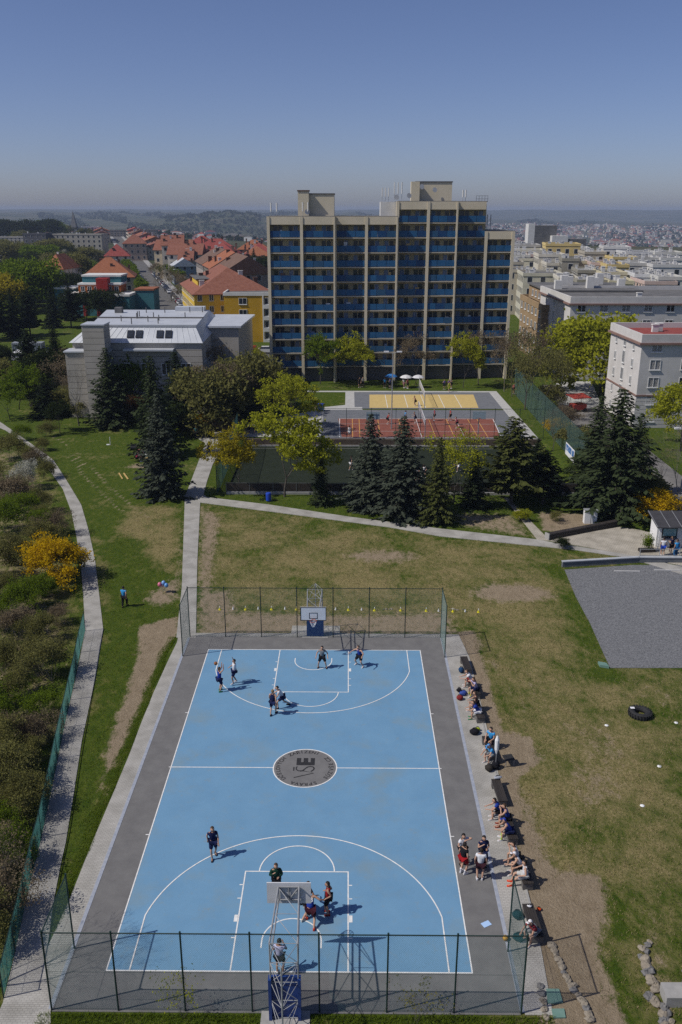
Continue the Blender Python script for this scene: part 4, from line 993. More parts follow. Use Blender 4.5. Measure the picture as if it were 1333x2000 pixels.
# lift houses and roof gear
def roof_part(name, m, *bx):
    b = MB()
    for q in bx: b.box(q[0]-10, q[1]-10, q[2]-117, q[3]-117, q[4], q[5])
    return b.build(name, m, tw)
roof_part('lift_house', M_BEIGE, (-4.9, -.2, 121.5, 127, 28.2, 32.1)); roof_part('lift_house_roof', M_BITU, (-5.0, -.1, 121.4, 127.1, 32.1, 32.3))
roof_part('chimney_shaft', M_BEIGE, (-6.5, -4.6, 120.6, 123.0, 28.2, 32.6)); roof_part('shaft_cap', M_TILE3, (-6.6, -4.5, 120.5, 123.1, 32.6, 32.8))
roof_part('lift_house', M_BEIGE, (14.3, 20.8, 126, 131, 30.6, 34.2)); roof_part('lift_house_roof', M_BITU, (14.2, 20.9, 125.9, 131.1, 34.2, 34.4))
roof_part('chimney_shaft', M_BEIGE, (13.4, 14.9, 124.6, 126.2, 30.6, 34.3)); roof_part('stair_house', M_WHITER, (7.9, 10.84, 121.2, 125.6, 28.2, 30.9))
def ant(x, y, z, hh, n=3, sp=.55, r=.09):
    for k in range(n):
        xx = x+k*sp
        a = MB().bar((xx-10, y-117, z), (xx-10, y-117, z+hh), .035, n=6); a.build('antenna_mast', M_STEEL, tw)
        MB().bar((xx-10, y-.15-117, z+hh*.35), (xx-10, y-.15-117, z+hh), r, n=8).build('antenna', M_WHITER, tw)
ant(-11.0, 118.2, 28.5, 2.2, 2, 1.0, .13); ant(-5.6, 119.4, 28.5, 2.3, 2, .9, .13); ant(8.2, 121.6, 31.0, 2.2, 3, .55); ant(10.3, 121.6, 31.2, 2.9, 3, .65); ant(22.4, 123, 31, 1.9, 2, .5, .12); ant(26.9, 123, 26.2, 2.6, 2, .6, .1)
for x, y, z in ((-4.9, 119.6, 29.2), (15.2, 124.2, 33.4), (17.6, 125.6, 32.9), (10.6, 120.4, 31.6), (12.9, 123, 31.9)):
    MB().lathe([(.02, 0), (.25, .05), (.42, .16), (.45, .2)], 12).build('dish', M_WHITER, tw, (x-10, y-117, z)).rotation_euler = (R(80), 0, R(20))
b = MB()
for k in range(5): b.bar((24.6+.5*k-10, 121.6-117, 30.9), (24.6+.5*k-10, 121.6-117, 31.9), .03)
b.bar((24.6-10, 121.6-117, 31.9), (26.7-10, 121.6-117, 31.9), .03); b.bar((24.6-10, 121.6-117, 31.4), (26.7-10, 121.6-117, 31.4), .03); b.build('guard_rail', M_DARK, tw)
# ---------------------------------------------------------------- grey library with zinc roof
M_STONE = mat('grey_stone_cladding', (.36, .335, .29), (.42, .39, .34), scale=.5, rough=.9)
M_JOINT = mat('dark_joint', (.05, .045, .04), rough=.95)
lb = empty('library_building', (-30, 88, 0), 0, 'grey stone building with pale zinc mansard roof, skylights and a square stair tower', 'building')
def lbox(name, m, x0, x1, y0, y1, z0, z1, par=None): return MB().box(x0+30, x1+30, y0-88, y1-88, z0, z1).build(name, m, par or lb)
MB().prism([(-9.2, .1), (-3.2, .1), (-3.2, 2.5), (10.4, 2.5), (9.8, 27.9), (-11.5, 27.9)], -1, 9.3).build('wall', M_JOINT, lb)
for k in range(11):
    z = k*.88
    MB().prism([(-9.3, 0), (-3.1, 0), (-3.1, 2.4), (10.5, 2.4), (9.9, 28), (-11.6, 28)], z, z+.83).build('stone_course', M_STONE, lb)
lbox('stair_tower', M_JOINT, -36.05, -33.0, 86.65, 89.9, -1, 13.6)
for k in range(16): lbox('stone_course', M_STONE, -36.1, -32.95, 86.6, 90, k*.88-.3, k*.88+.53)
lbox('tower_cap', M_ZINC, -36.2, -32.85, 86.5, 90.1, 13.77, 13.95)
MB().prism([(-3.0, 2.45), (10.45, 2.45), (9.85, 27.95), (-11.5, 27.95), (-9.0, 3)], 9.69, 10.75).build('fascia', M_STONE, lb)
MB().prism([(-9.5, -.2), (-2.9, -.2), (-2.9, 3), (-9.5, 3)], 9.7, 9.9).build('wing_roof', M_ZINC, lb)
fr = MB().add([(-9.3, 2.2, 10.8), (10.7, 2.2, 10.8), (10.1, 28.2, 10.8), (-11.8, 28.2, 10.8), (-6.6, 4.2, 13.0), (9.4, 4.2, 13.0), (8.0, 27.2, 13.0), (-9.9, 27.2, 13.0)], [(0, 1, 5, 4), (1, 2, 6, 5), (2, 3, 7, 6), (3, 0, 4, 7), (4, 5, 6, 7), (3, 2, 1, 0)]).build('roof', M_ZINC, lb)
for k in range(20):
    f_ = (k+.5)/20
    MB().bar((-9.1+f_*19.5, 2.25, 10.85), (-6.5+f_*15.8, 4.2, 13.02), .035).build('seam', M_ZINC, fr)
MB().box(-6.7, 9.5, 4.0, 4.35, 12.95, 13.25).build('roof_edge', M_ZINC, fr); MB().box(-8.2, 9.0, 14.5, 14.8, 13.0, 13.2).build('roof_ridge', M_BITU, fr)
for x in (-.2, 1.1, 4.2, 5.5):
    o = link('skylight', MB().box(-.5, .5, -.65, .65, -.02, .12).mesh('skylight', M_DARK), fr, (x, 3.2, 11.95)); o.rotation_euler = (R(47.5), 0, 0)
    link('pane', MB().box(-.42, .42, -.57, .57, .12, .135).mesh('pane', M_GLASS), o)
MB().box(-1, 6.4, 1.0, 2.6, 9.75, 10.0).build('canopy', M_ZINC, lb)
for i in range(14):
    x, y = (-5+random.Random(i).random()*13, 6+random.Random(i+50).random()*18); MB().bar((x, y, 13), (x, y, 13.9), .08, n=6).build('vent_pipe', M_BITU, fr)
lbox('roof_hatch', M_BITU, -37.2, -36.0, 110, 111.2, 13, 13.9); lbox('roof_unit', M_ZINC, -27.5, -22.5, 113, 115, 13, 13.7)
MB().prism([(9.6, 14), (14.6, 14), (15.2, 30), (9.0, 30)], -1, 11.6).build('wing_wall', M_STONE, lb); MB().prism([(9.2, 13.6), (15.1, 13.6), (15.7, 30.4), (8.6, 30.4)], 11.6, 11.9).build('wing_roof', M_ZINC, lb)
for k in range(6): window(lb, (10.56-.02*k*2.2, 4.2+k*2.2, 5.2), PI/2, 1.4, 2.6)
for k in range(4): window(lb, (-1+3.0*k, 2.36, 6.0), 0, 1.4, 1.8)
# ---------------------------------------------------------------- yellow house at the street corner
M_OCHRE = wallm('ochre', (.52, .30, .018)); M_YELL = wallm('yellow', (.62, .42, .05))
yb = building('yellow_building', 'ochre yellow flat-roofed block with white loggias beside the tower', 'building', (-17.6, 173.5), 0, 18.0, 11, 10.9, M_OCHRE, roof='flat', faces='', floors=4, chim=0, cornice=M_WHITER, para=.5)
for r_ in range(4):
    z = .7+r_*2.65
    window(yb, (-4.6, -5.55, z), 0, 1.9, 1.5)
    MB().box(.2, 6.2, -5.9, -5.5, z-.9, z-.02).build('loggia_front', M_WHITER, yb)
    for j in range(3): window(yb, (1.3+j*1.95, -5.53, z+.02), 0, 1.7, 1.55)
for x in (.1, 6.3): MB().box(x-.15, x+.15, -5.85, -5.5, -.2, 10.6).build('pilaster', M_WHITER, yb)
building('yellow_building', 'bright yellow apartment house with red hipped roof and dormers on the street corner', 'building', (-29.5, 191.5), R(15), 19, 34, 10.6, M_YELL, roof='hip', rmat=M_TILE, rh=5.4, faces='fl', floors=4, pitch=2.6, ww=1.1, wh=1.5, sep=True, chim=6, seed=3)
ydm = bpy.data.objects['yellow_building.001']
MB().box(-7.6, -4.6, -8, 6, 10.6, 13.2).build('dormer', M_YELL, ydm); MB().box(-8.0, -4.2, -8.4, 6.4, 13.2, 13.45).build('dormer_roof', M_BITU, ydm)
# ---------------------------------------------------------------- street of houses
sa = math.atan2(-SD.x, SD.y)
def along(t, o): return st(t, o)
gpn = 'terraced houses along the street'
P1 = [(86, 14.5, M_TILE3, (.30, .26, .22), 22, 'dark brown gabled roof, second house along the street from the yellow corner'), (110, 14.2, M_TILE2, (.36, .31, .25), 20, 'orange striped roof house in the terrace behind the yellow corner'), (133, 14.0, M_TILE3, (.34, .30, .27), 22, 'weathered brown roof at the far end of the near terrace')]
for i, (t_, o_, rm, c_, ln, lbk) in enumerate(P1):
    building('terraced_house', lbk, 'house', along(t_, 19.5), sa, 15, ln, 12.6, wallm('t%d' % i, c_), roof='gable', rmat=rm, rh=4.6, ridge='y', faces='lf', floors=4, pitch=2.8, chim=5, group=gpn, seed=i+10)
building('blue_grey_villa', 'small blue-grey house with white gables beside the street', 'house', along(208, 13), sa, 9, 13, 7.5, wallm('bluegrey', (.20, .25, .31)), roof='gable', rmat=M_ZINC, rh=3, ridge='y', faces='fl', floors=3, pitch=2.6, chim=2, seed=5)
cols = [(.50, .42, .30), (.56, .50, .40), (.44, .33, .24), (.60, .55, .46), (.52, .38, .28), (.48, .44, .38)]
k = 0
for side, o_, t0 in ((1, 15, 395), (-1, -17, 690)):
    t_ = t0
    while t_ < 800:
        ln = 24+8*((k*7) % 3)
        nm = 'right-hand' if side > 0 else 'left-hand'
        building('terraced_house', 'pale narrow house with red roof, number %s along the %s side of the long street' % (('one two three four five six seven eight nine ten eleven twelve thirteen fourteen fifteen sixteen seventeen eighteen nineteen twenty').split()[min(19, k if side > 0 else k-KR)], nm), 'house', along(t_+ln/2, o_), sa, 14, ln, 8.2+((k*5) % 3), wallm('s%d' % (k % 6), cols[k % 6]), roof='gable', rmat=(M_TILE, M_TILE2, M_TILE4, M_TILE3)[k % 4], rh=2.6, ridge='y', faces='lfr' if side < 0 else 'lf', floors=3, pitch=2.9, chim=4, group=gpn, seed=k)
        t_ += ln+(0.4 if k % 4 else 9); k += 1
    if side > 0: KR = k
# red-roofed blocks right of the street
REDB = [(-83.96, -67.74, 365.79, 16), (-68.15, -50.66, 379.82, 16), (-51.04, -35.98, 397.02, 15), (-74.58, -60.17, 346.48, 15), (-59.74, -45.75, 352.56, 15), (-46.83, -33.82, 376.90, 13), (-69.21, -63.48, 340.16, 13), (-47.42, -37.53, 352.80, 11), (-35.66, -29.14, 323.95, 11), (-81.21, -71.81, 364.03, 18), (-74.80, -60.46, 391.33, 17), (-57.35, -45.95, 368.62, 12), (-70.01, -59.23, 389.79, 12), (-45.50, -34.35, 386.24, 14), (-89.13, -80.77, 389.21, 12), (-73.50, -63.22, 368.64, 10)]
where = ['behind the blue-grey villa', 'in the middle distance left of the tower', 'close against the tower edge', 'above the blue-grey villa', 'just above the brown terrace roofs', 'below the wooded hill beside the tower', 'beside the blue-grey villa', 'directly behind the yellow house roof', 'touching the left edge of the tower', 'right of the street end in the distance', 'far beyond the brown terrace roofs', 'between the brown terrace and the tower', 'behind the brown terrace, centre', 'against the tower edge, upper row', 'right beside the street behind the blue-grey villa', 'just behind the brown terrace roofs, left part']
for i, (x0, x1, y, h) in enumerate(REDB):
    building('red_roofed_block', 'long low-pitched red tiled roof '+where[i], 'house', ((x0+x1)/2, y+8), R(4*((i*3) % 4)-4), x1-x0, 13, h-3.5, wallm('s%d' % (i % 6), cols[i % 6]), roof='hip' if i % 3 else 'gable', rmat=(M_TILE, M_TILE4, M_TILE2)[i % 3], rh=4.2, faces='fl', floors=4, pitch=3, chim=6, group='red-roofed blocks left of the tower', seed=40+i)
# ---------------------------------------------------------------- left: school, villas, flats
M_TEAL = wallm('teal', (.045, .17, .20)); M_REDW = wallm('red', (.32, .025, .02)); M_ORW = wallm('orange', (.38, .11, .02))
sc = empty('school_building', (-71, 221, 0), 0, 'stepped teal and red building with white roof edges among the trees', 'building')
MB().box(-9.5, 9.5, 0, 9, -1, 5.6).build('wall', M_TEAL, sc); MB().box(-9.7, 9.7, -.2, 9.2, 5.6, 6.2).build('roof_edge', M_WHITER, sc)
for x in (-3.6, .4): MB().box(x-.5, x+.5, -.25, -.02, -.5, 5.59).build('red_pier', M_REDW, sc)
MB().box(-6.5, 6, 5, 12, 6.2, 8.4).build('upper_wall', M_ORW, sc); MB().box(-6.7, 6.2, 4.8, 12.2, 8.4, 8.9).build('upper_roof_edge', M_WHITER, sc)
MB().box(-6, 5.5, 8, 16, 8.9, 10.6).build('top_wall', M_TEAL, sc); MB().box(-6.2, 5.7, 7.8, 16.2, 10.6, 11.1).build('top_roof_edge', M_WHITER, sc)
MB().box(-.8, 2.6, 3.6, 6.9, 5.6, 10.4).build('red_tower', M_REDW, sc); MB().box(9.5, 15, 8, 16, -1, 6.6).build('wing_wall', M_TEAL, sc); MB().box(9.3, 15.2, 7.8, 16.2, 6.6, 7.1).build('wing_roof', M_TILE2, sc); MB().box(-16, -9.5, 12, 20, -1, 6.6).build('wing_wall', M_TEAL, sc); MB().box(-16.2, -9.4, 11.8, 20.2, 6.6, 7.1).build('wing_roof', M_WHITER, sc)
for x in range(6): window(sc, (-5.2+x*2, 4.97, 6.5), 0, 1.2, 1.5)
building('villa', 'big villa with orange hipped roof behind the teal school', 'house', (-80, 272), R(10), 17, 15, 8, wallm('s0', cols[0]), roof='hip', rmat=M_TILE2, rh=6, faces='fr', floors=3, chim=3, seed=2)
building('villa', 'orange-roofed villa to the right of the big hipped villa, nearer the street', 'house', (-88, 300), R(10), 12, 16, 8, wallm('s1', cols[1]), roof='gable', rmat=M_TILE2, rh=5, ridge='y', faces='fr', floors=3, chim=3, seed=6)
building('villa', 'house with dark red pyramid roof near the left of the street', 'house', (-112, 412), R(12), 12, 12, 8, wallm('s3', cols[3]), roof='hip', rmat=M_TILE4, rh=5.5, faces='fr', floors=3, chim=2, seed=7)
building('villa', 'brownish villa behind the dark red pyramid roof', 'house', (-128, 520), R(12), 14, 12, 10, wallm('s2', cols[2]), roof='hip', rmat=M_TILE, rh=5, faces='fr', floors=3, chim=2, seed=8)
building('villa', 'white house with bright orange roof among trees at left', 'house', (-107, 306), R(-8), 8.5, 16, 8.6, wallm('white', (.55, .54, .55)), roof='hip', rmat=M_TILE2, rh=5, faces='fr', floors=3, sep=True, chim=1, seed=9)
building('apartment_block', 'grey flat block with a yellow stair strip on the left skyline', 'building', (-172, 555), R(-4), 34, 12, 14, wallm('greyflat', (.36, .34, .29)), roof='flat', faces='f', floors=5, pitch=3.2, chim=4, seed=11)
building('apartment_block', 'dark slate-coloured block beside the grey flats at left', 'building', (-196, 548), R(-4), 15, 12, 14.5, wallm('dark', (.10, .10, .11)), roof='flat', faces='f', floors=5, chim=2, seed=12)
building('apartment_block', 'long low white building at the far left edge', 'building', (-212, 520), R(-3), 38, 10, 8, M_WHITER, roof='flat', faces='f', floors=2, chim=0, seed=13)
building('apartment_block', 'long dark-roofed terrace above the low white building at far left', 'building', (-285, 700), R(3), 110, 14, 8, wallm('s5', cols[5]), roof='flat', faces='f', floors=4, chim=14, seed=14)
building('apartment_block', 'white slab block standing at the far end of the street', 'building', (-262, 905), R(12), 16, 24, 12, M_WHITER, roof='flat', faces='fl', floors=8, chim=1, seed=15)
building('apartment_block', 'wide brownish slab on the skyline above the street, left one of the pair', 'building', (-262, 1010), R(5), 24, 16, 6.5, wallm('slab', (.22, .19, .17)), roof='flat', faces='f', floors=3, chim=3, seed=16)
building('apartment_block', 'wide brownish slab on the skyline above the street, right one of the pair', 'building', (-230, 1010), R(5), 30, 16, 6.8, wallm('slab', (.22, .19, .17)), roof='flat', faces='f', floors=3, chim=3, seed=17)
ct = empty('church', (-395, 1300, -14), 0, 'church with a tall dark pointed spire on the left skyline', 'church')
MB().box(-5, 5, -5, 5, -10, 14).build('tower', wallm('dark', (.10, .10, .11)), ct); MB().add([(-5, -5, 14), (5, -5, 14), (5, 5, 14), (-5, 5, 14), (0, 0, 42)], [(0, 1, 4), (1, 2, 4), (2, 3, 4), (3, 0, 4)]).build('spire', M_BITU, ct); MB().box(-10, 10, 5, 40, -10, 9).build('nave', wallm('dark', (.1, .1, .11)), ct)
MB().add([(-10.5, 4.5, 9), (10.5, 4.5, 9), (10.5, 41, 9), (-10.5, 41, 9), (0, 4.5, 19), (0, 41, 19)], [(0, 1, 4), (2, 3, 5), (1, 2, 5, 4), (3, 0, 4, 5)]).build('nave_roof', M_BITU, ct); MB().box(14, 17, -2, 1, -10, 22).build('side_tower', M_BITU, ct)
# ---------------------------------------------------------------- right: pale blocks
M_PALE = wallm('pale_grey', (.60, .58, .55)); M_RUST = mat('rusty_cornice', (.20, .12, .10), (.25, .16, .13), scale=1, rough=.9)
def pale(name, label, x0, y0, w, d, h, fl, roofm, rz, seed, bandz):
    """x0,y0 = nearest left corner"""
    c, s = math.cos(rz), math.sin(rz)
    cx, cy = x0+c*w/2-s*d/2, y0+s*w/2+c*d/2
    t = building(name, label, 'building', (cx, cy), rz, w, d, h, M_PALE, roof='flat', rmat=roofm, faces='f', floors=fl, pitch=3.9, ww=1.55, wh=1.45, sep=True, chim=2, para=.9, seed=seed)
    MB().box(-w/2-.4, w/2+.4, -d/2-.4, d/2+.4, h-.55, h-.26).build('cornice', M_RUST, t)
    MB().box(-w/2-.12, w/2+.12, -d/2-.12, d/2+.12, bandz, bandz+.22).build('string_course', M_RUST, t)
    for k in range(int(bandz/.55)): MB().box(-w/2-.05, w/2+.05, -d/2-.05, d/2+.05, k*.55+.03, k*.55+.50).build('rusticated_course', M_PALE, t)
    fh = h/fl
    for r_ in range(fl):
        for yy, ww, wh in ((-d*.28, .7, 1.2), (0, 1.0, 1.8), (d*.28, .7, 1.2)): window(t, (-w/2-.06, yy, r_*fh+fh*.34), -PI/2, ww, wh)
    return t
pale('pale_apartment_block', 'pale apartment block with dark red roof at the right edge, nearest one', 43.2, 82.0, 22, 13.5, 12.4, 5, M_TILE4, R(2), 21, 4.6)
pale('pale_apartment_block', 'long pale apartment block with rusty cornice behind the yellow-green tree', 42.2, 120, 60, 24, 14.0, 5, M_BITU, R(1), 22, 4.6)
bb_ = building('brown_apartment_block', 'brown brick-coloured block with terrace floor just right of the tower', 'building', (50.6, 147.5), 0, 20, 23, 11.0, wallm('brown', (.34, .235, .13)), roof='flat', faces='lf', floors=4, pitch=3.6, ww=1.5, wh=1.4, sep=True, chim=0, para=.9, seed=23)
MB().box(-8.4, 10, -9, 11, 11.4, 14.2).build('penthouse_wall', MATS['plaster_brown'], bb_); MB().box(-8.8, 10.2, -9.4, 11.2, 14.2, 14.5).build('penthouse_roof', M_BITU, bb_)
for k in range(5): window(bb_, (-8.42, -7+k*3.4, 12.1), -PI/2, 1.4, 1.3)
for k in range(7):
    x, y = (-6+k*2.3, -6+(k*5) % 13); MB().box(x-.7, x+.7, y-.6, y+.6, 14.5, 16.2+.6*(k % 2)).build('chimney', M_WHITER, bb_)
# city blocks beyond, right of the tower
CITY = [(60.55, 73.03, 286.88, 16, 'cream row nearest the tower edge, upper left of the pale roofs'),
 (64.49, 73.06, 253.07, 16, 'cream and pink fronted row left of the dark gable'),
 (66.88, 71.71, 228.29, 16, 'dark-gabled end block in the middle of the pale roofs'),
 (72.64, 78.19, 233.58, 15, 'cream block left of the pink one'),
 (74.51, 80.50, 225.57, 15, 'pinkish plastered block between cream and yellow'),
 (76.17, 82.08, 215.57, 15, 'warm yellow plastered block right of the pink one'),
 (84.07, 92.39, 223.23, 15, 'grey-roofed pale block right of the yellow one'),
 (89.16, 97.84, 215.88, 15, 'pale block at the right edge with a row of white chimneys'),
 (77.01, 83.17, 191.29, 14, 'white block below the grey-roofed one'),
 (79.85, 85.79, 182.36, 14, 'pale block at the right picture edge above the long apartment block'),
 (49.92, 56.65, 224.74, 13, 'low block with red lean-to roof right beside the tower'),
 (51.50, 62.09, 209.58, 13, 'flat dark roof with antennas in front of the cream rows'),
 (57.82, 62.70, 192.50, 13, 'small white block with three dark windows'),
 (60.70, 68.64, 185.62, 13, 'grey flat roof behind the long pale apartment block'),
 (68.33, 74.02, 182.46, 13, 'flat roof with a big white lift house'),
 (76.02, 83.56, 180.99, 13, 'flat roof with white boxes close behind the long pale block'),
 (74.77, 86.80, 290.12, 18, 'long dark flat roof on the city edge'),
 (66.04, 75.77, 307.60, 17, 'pale row farther back beside the tower'),
 (95.74, 104.98, 289.29, 17, 'jumbled pale block below the factory'),
 (97.98, 108.51, 271.98, 16, 'pale block with dark flat roof far right'),
 (107.25, 116.79, 268.48, 16, 'farthest pale row at the right edge'),
 (83.97, 90.97, 271.57, 16, 'pale block with a white tank-like chimney'),
 (60.74, 70.25, 267.46, 14, 'narrow pale row below the cream rows beside the tower'),
 (64.44, 69.67, 240.70, 14, 'small cream block left of the dark gable, lower row'),
 (66.23, 72.51, 207.01, 14, 'pale facade below the cream and pink blocks'),
 (70.23, 76.59, 198.87, 14, 'yellowish facade below the pink block'),
 (65.50, 73.46, 274.57, 15, 'pale roof strip behind the cream rows'),
 (89.74, 97.30, 258.02, 15, 'white-fronted block right of the factory, upper row'),
 (96.29, 104.59, 254.97, 15, 'grey pale block far right, upper row'),
 (103.52, 110.92, 252.00, 15, 'pale block at the right edge, upper row'),
 (84.92, 94.60, 305.30, 16, 'pale block in front of the factory'),
 (57.81, 64.80, 270.77, 15, 'pale block touching the tower edge, second row'),
 (53.56, 58.39, 246.00, 14, 'pinkish block touching the tower edge, third row')]
cc = [(.56, .53, .42), (.60, .56, .46), (.30, .28, .22), (.60, .54, .36), (.60, .46, .40), (.62, .48, .20), (.46, .45, .42), (.62, .61, .58), (.62, .62, .60), (.56, .55, .50), (.42, .38, .30)]
for i, (x0, x1, y, h, lbk) in enumerate(CITY):
    building('city_block', lbk, 'building', ((x0+x1)/2, y+9), R((-7, -5, -9, -4)[i % 4]), (x1-x0)*1.02, 15, h-.6, wallm('c%d' % (i % 11), cc[i % 11]), roof='flat', rmat=M_BITU if i % 3 else mat('pale_felt', (.24, .24, .23), (.3, .3, .29), scale=.3, rough=.9), faces='fl', floors=4, pitch=3.0, ww=1.2, wh=1.5, chim=7, group='pale city blocks right of the tower', seed=60+i)
fa = empty('factory', (128, 545, -6), 0, 'dark and white factory tower rising over the pale roofs at right', 'building')
MB().box(-12, -8, 0, 10, -5, 27).build('white_tower', M_WHITER, fa); MB().box(-8, 6, 0, 14, -5, 26).build('dark_hall', M_BITU, fa); MB().box(2, 12, -6, 0, -5, 20).build('white_hall', M_WHITER, fa); MB().box(12, 24, -4, 8, -5, 18).build('hall', M_BITU, fa)
# far city on the slopes: too small to pick apart
rn = np.random.RandomState(5)
n = 4200
az = np.radians(np.concatenate([rn.uniform(8, 27, 3300), rn.uniform(-25, 9, 900)])); dd = np.concatenate([rn.uniform(1500, 4700, 3300)**1.0, rn.uniform(1300, 2600, 900)])
hx = 2+dd*np.sin(az); hy = -42+dd*np.cos(az); hz = ground_h(hx, hy)
sx = rn.uniform(2.5, 6.5, n); sy = rn.uniform(2.5, 5, n); sz = rn.uniform(3, 8, n)
big = rn.rand(n) < .03; sx[big] *= 3; sz[big] *= 1.8
an = rn.uniform(-.4, .4, n)
cs, sn = np.cos(an), np.sin(an)
V = np.zeros((n, 9, 3)); base = [(-1, -1, 0), (1, -1, 0), (1, 1, 0), (-1, 1, 0), (-1, -1, 1), (1, -1, 1), (1, 1, 1), (-1, 1, 1), (0, 0, 1.3)]
for j, (a_, b_, c_) in enumerate(base):
    V[:, j, 0] = hx+cs*a_*sx-sn*b_*sy; V[:, j, 1] = hy+sn*a_*sx+cs*b_*sy; V[:, j, 2] = hz-2+c_*(sz+2)
fq = np.array([(0, 1, 5, 4), (1, 2, 6, 5), (2, 3, 7, 6), (3, 0, 4, 7)]); ft = np.array([(4, 5, 8, 8), (5, 6, 8, 8), (6, 7, 8, 8), (7, 4, 8, 8)])
vi = (np.arange(n)*9)[:, None, None]
ft3 = ft[:, :3]
Fq = (fq[None]+vi).reshape(-1, 4)
def tri_to_mesh():
    me = bpy.data.meshes.new('far_city'); Vv = V.reshape(-1, 3)
    Ft = (ft3[None]+vi).reshape(-1, 3)
    me.vertices.add(len(Vv)); me.vertices.foreach_set('co', Vv.astype(np.float32).ravel())
    me.loops.add(Fq.size+Ft.size); me.loops.foreach_set('vertex_index', np.concatenate([Fq.ravel(), Ft.ravel()]).astype(np.int32))
    me.polygons.add(len(Fq)+len(Ft)); me.polygons.foreach_set('loop_start', np.concatenate([np.arange(0, Fq.size, 4), Fq.size+np.arange(0, Ft.size, 3)]).astype(np.int32))
    wm = rn.choice([0, 1, 2, 3], n, p=[.42, .28, .2, .1]); rm = rn.choice([4, 5, 6], n, p=[.35, .2, .45])
    me.polygons.foreach_set('material_index', np.concatenate([np.repeat(wm, 4), np.repeat(rm, 4)]).astype(np.int32))
    for m in (M_WHITER, wallm('c1', cc[1]), wallm('s2', cols[2]), wallm('slab', (.22, .19, .17)), M_TILE, M_TILE4, M_BITU): me.materials.append(m)
    me.polygons.foreach_set('use_smooth', np.zeros(len(me.polygons), bool)); me.update(calc_edges=True); return me
tag(link('far_city', tri_to_mesh()), 'mass of tiny far-off houses and roofs on the opposite slopes', 'city', kind='stuff')
# ---------------------------------------------------------------- street surface, cars
def ribbon(name, t0, t1, o0, o1, z, m):
    a, b_, c, d = st(t0, o0), st(t0, o1), st(t1, o1), st(t1, o0)
    return tag(MB().prism([a, b_, c, d], z-.2, z).build(name, m), kind='structure')
ribbon('road', 12, 960, -4.6, 4.6, .03, M_ROAD); ribbon('pavement', 12, 960, -7.6, -4.6, .15, M_CONC); ribbon('pavement', 12, 960, 4.6, 7.6, .15, M_CONC)
sheet('road', [(-21.34, 131.13), (-12.53, 134.24), (-15.04, 158.29), (-25.94, 162.09)], .024, M_ROAD, th=.3)
sheet('road', [(-63.84, 122.12), (-56.78, 143.24), (-59.32, 151.63), (-67.93, 132.88)], .024, M_ROAD, th=.3)

# ================================================================ TREES AND SHRUBS
def leafm(name, c, c2=None, tr=.35): return mat('leaf_'+name, c, c2 or tuple(v*.55 for v in c), scale=1.3, rough=.8, trans=tr, lo=.3, hi=.7)
L_MAPLE = leafm('yellow_green', (.38, .385, .030), (.25, .27, .021), .45); L_GREEN = leafm('fresh_green', (.165, .225, .020), (.095, .145, .013), .45); L_OLIVE = leafm('olive', (.21, .20, .065), (.12, .12, .038), .4); L_BROWN = leafm('brown_bud', (.24, .19, .12), (.145, .115, .07), .4)
L_DARK = leafm('dark_green', (.034, .048, .016), (.019, .028, .010), .3); L_SPR = leafm('spruce', (.058, .076, .034), (.028, .040, .018), .2); L_BSPR = leafm('blue_spruce', (.080, .094, .068), (.038, .048, .034), .2); L_YSPR = leafm('green_spruce', (.095, .105, .030), (.045, .055, .018), .2)
L_FORS = leafm('forsythia', (.66, .44, .012), (.40, .26, .010), .45); L_WHITE = leafm('blossom', (.55, .54, .46), (.36, .36, .28)); L_ORANGE = leafm('russet', (.15, .07, .025), (.08, .045, .02)); L_PINE = leafm('pine', (.026, .038, .017), (.013, .020, .010), .15)
M_BARK = mat('bark', (.060, .050, .042), (.10, .088, .075), scale=3, rough=.95); L_STRAW = leafm('straw', (.40, .32, .18), (.25, .20, .10), .3); L_GRASS = leafm('lawn_blade', (.11, .155, .018), (.06, .095, .010), .35); M_BARK2 = mat('pale_bark', (.15, .13, .105), (.22, .20, .17), scale=3, rough=.95); M_TWIG = mat('twig_brown', (.17, .14, .11), (.24, .21, .17), scale=3, rough=.95)
def tube_arrays(segs, sides=4):
    """segs (n,8): a xyz, b xyz, ra, rb -> V,F"""
    s = np.asarray(segs, float); n = len(s)
    a, b = s[:, 0:3], s[:, 3:6]; d = b-a; d /= np.linalg.norm(d, axis=1, keepdims=True)+1e-9
    ref = np.where(np.abs(d[:, 2:3]) > .9, [[1., 0, 0]], [[0, 0, 1.]]); u = np.cross(d, ref); u /= np.linalg.norm(u, axis=1, keepdims=True); v = np.cross(d, u)
    V = np.zeros((n, 2*sides, 3))
    for k in range(sides):
        an = 2*PI*k/sides; o = u*math.cos(an)+v*math.sin(an)
        V[:, k] = a+o*s[:, 6:7]; V[:, sides+k] = b+o*s[:, 7:8]
    F = np.array([(k, (k+1) % sides, sides+(k+1) % sides, sides+k) for k in range(sides)])
    return V.reshape(-1, 3), (F[None]+(np.arange(n)*2*sides)[:, None, None]).reshape(-1, 4)
def leaf_arrays(P, size, rs, flat=0.0, aspect=.7):
    n = len(P); q = rs.normal(size=(n, 3)); q[:, 2] *= (1-flat); q[:, 2] += flat*1.5; q /= np.linalg.norm(q, axis=1, keepdims=True)
    r = rs.normal(size=(n, 3)); u = np.cross(q, r); u /= np.linalg.norm(u, axis=1, keepdims=True)+1e-9; v = np.cross(q, u)
    s = size*rs.uniform(.6, 1.3, (n, 1))
    V = np.stack([P-u*s, P-v*s*aspect+q*s*.15, P+u*s, P+v*s*aspect+q*s*.15], 1)
    return V.reshape(-1, 3), np.arange(4*n).reshape(-1, 4)
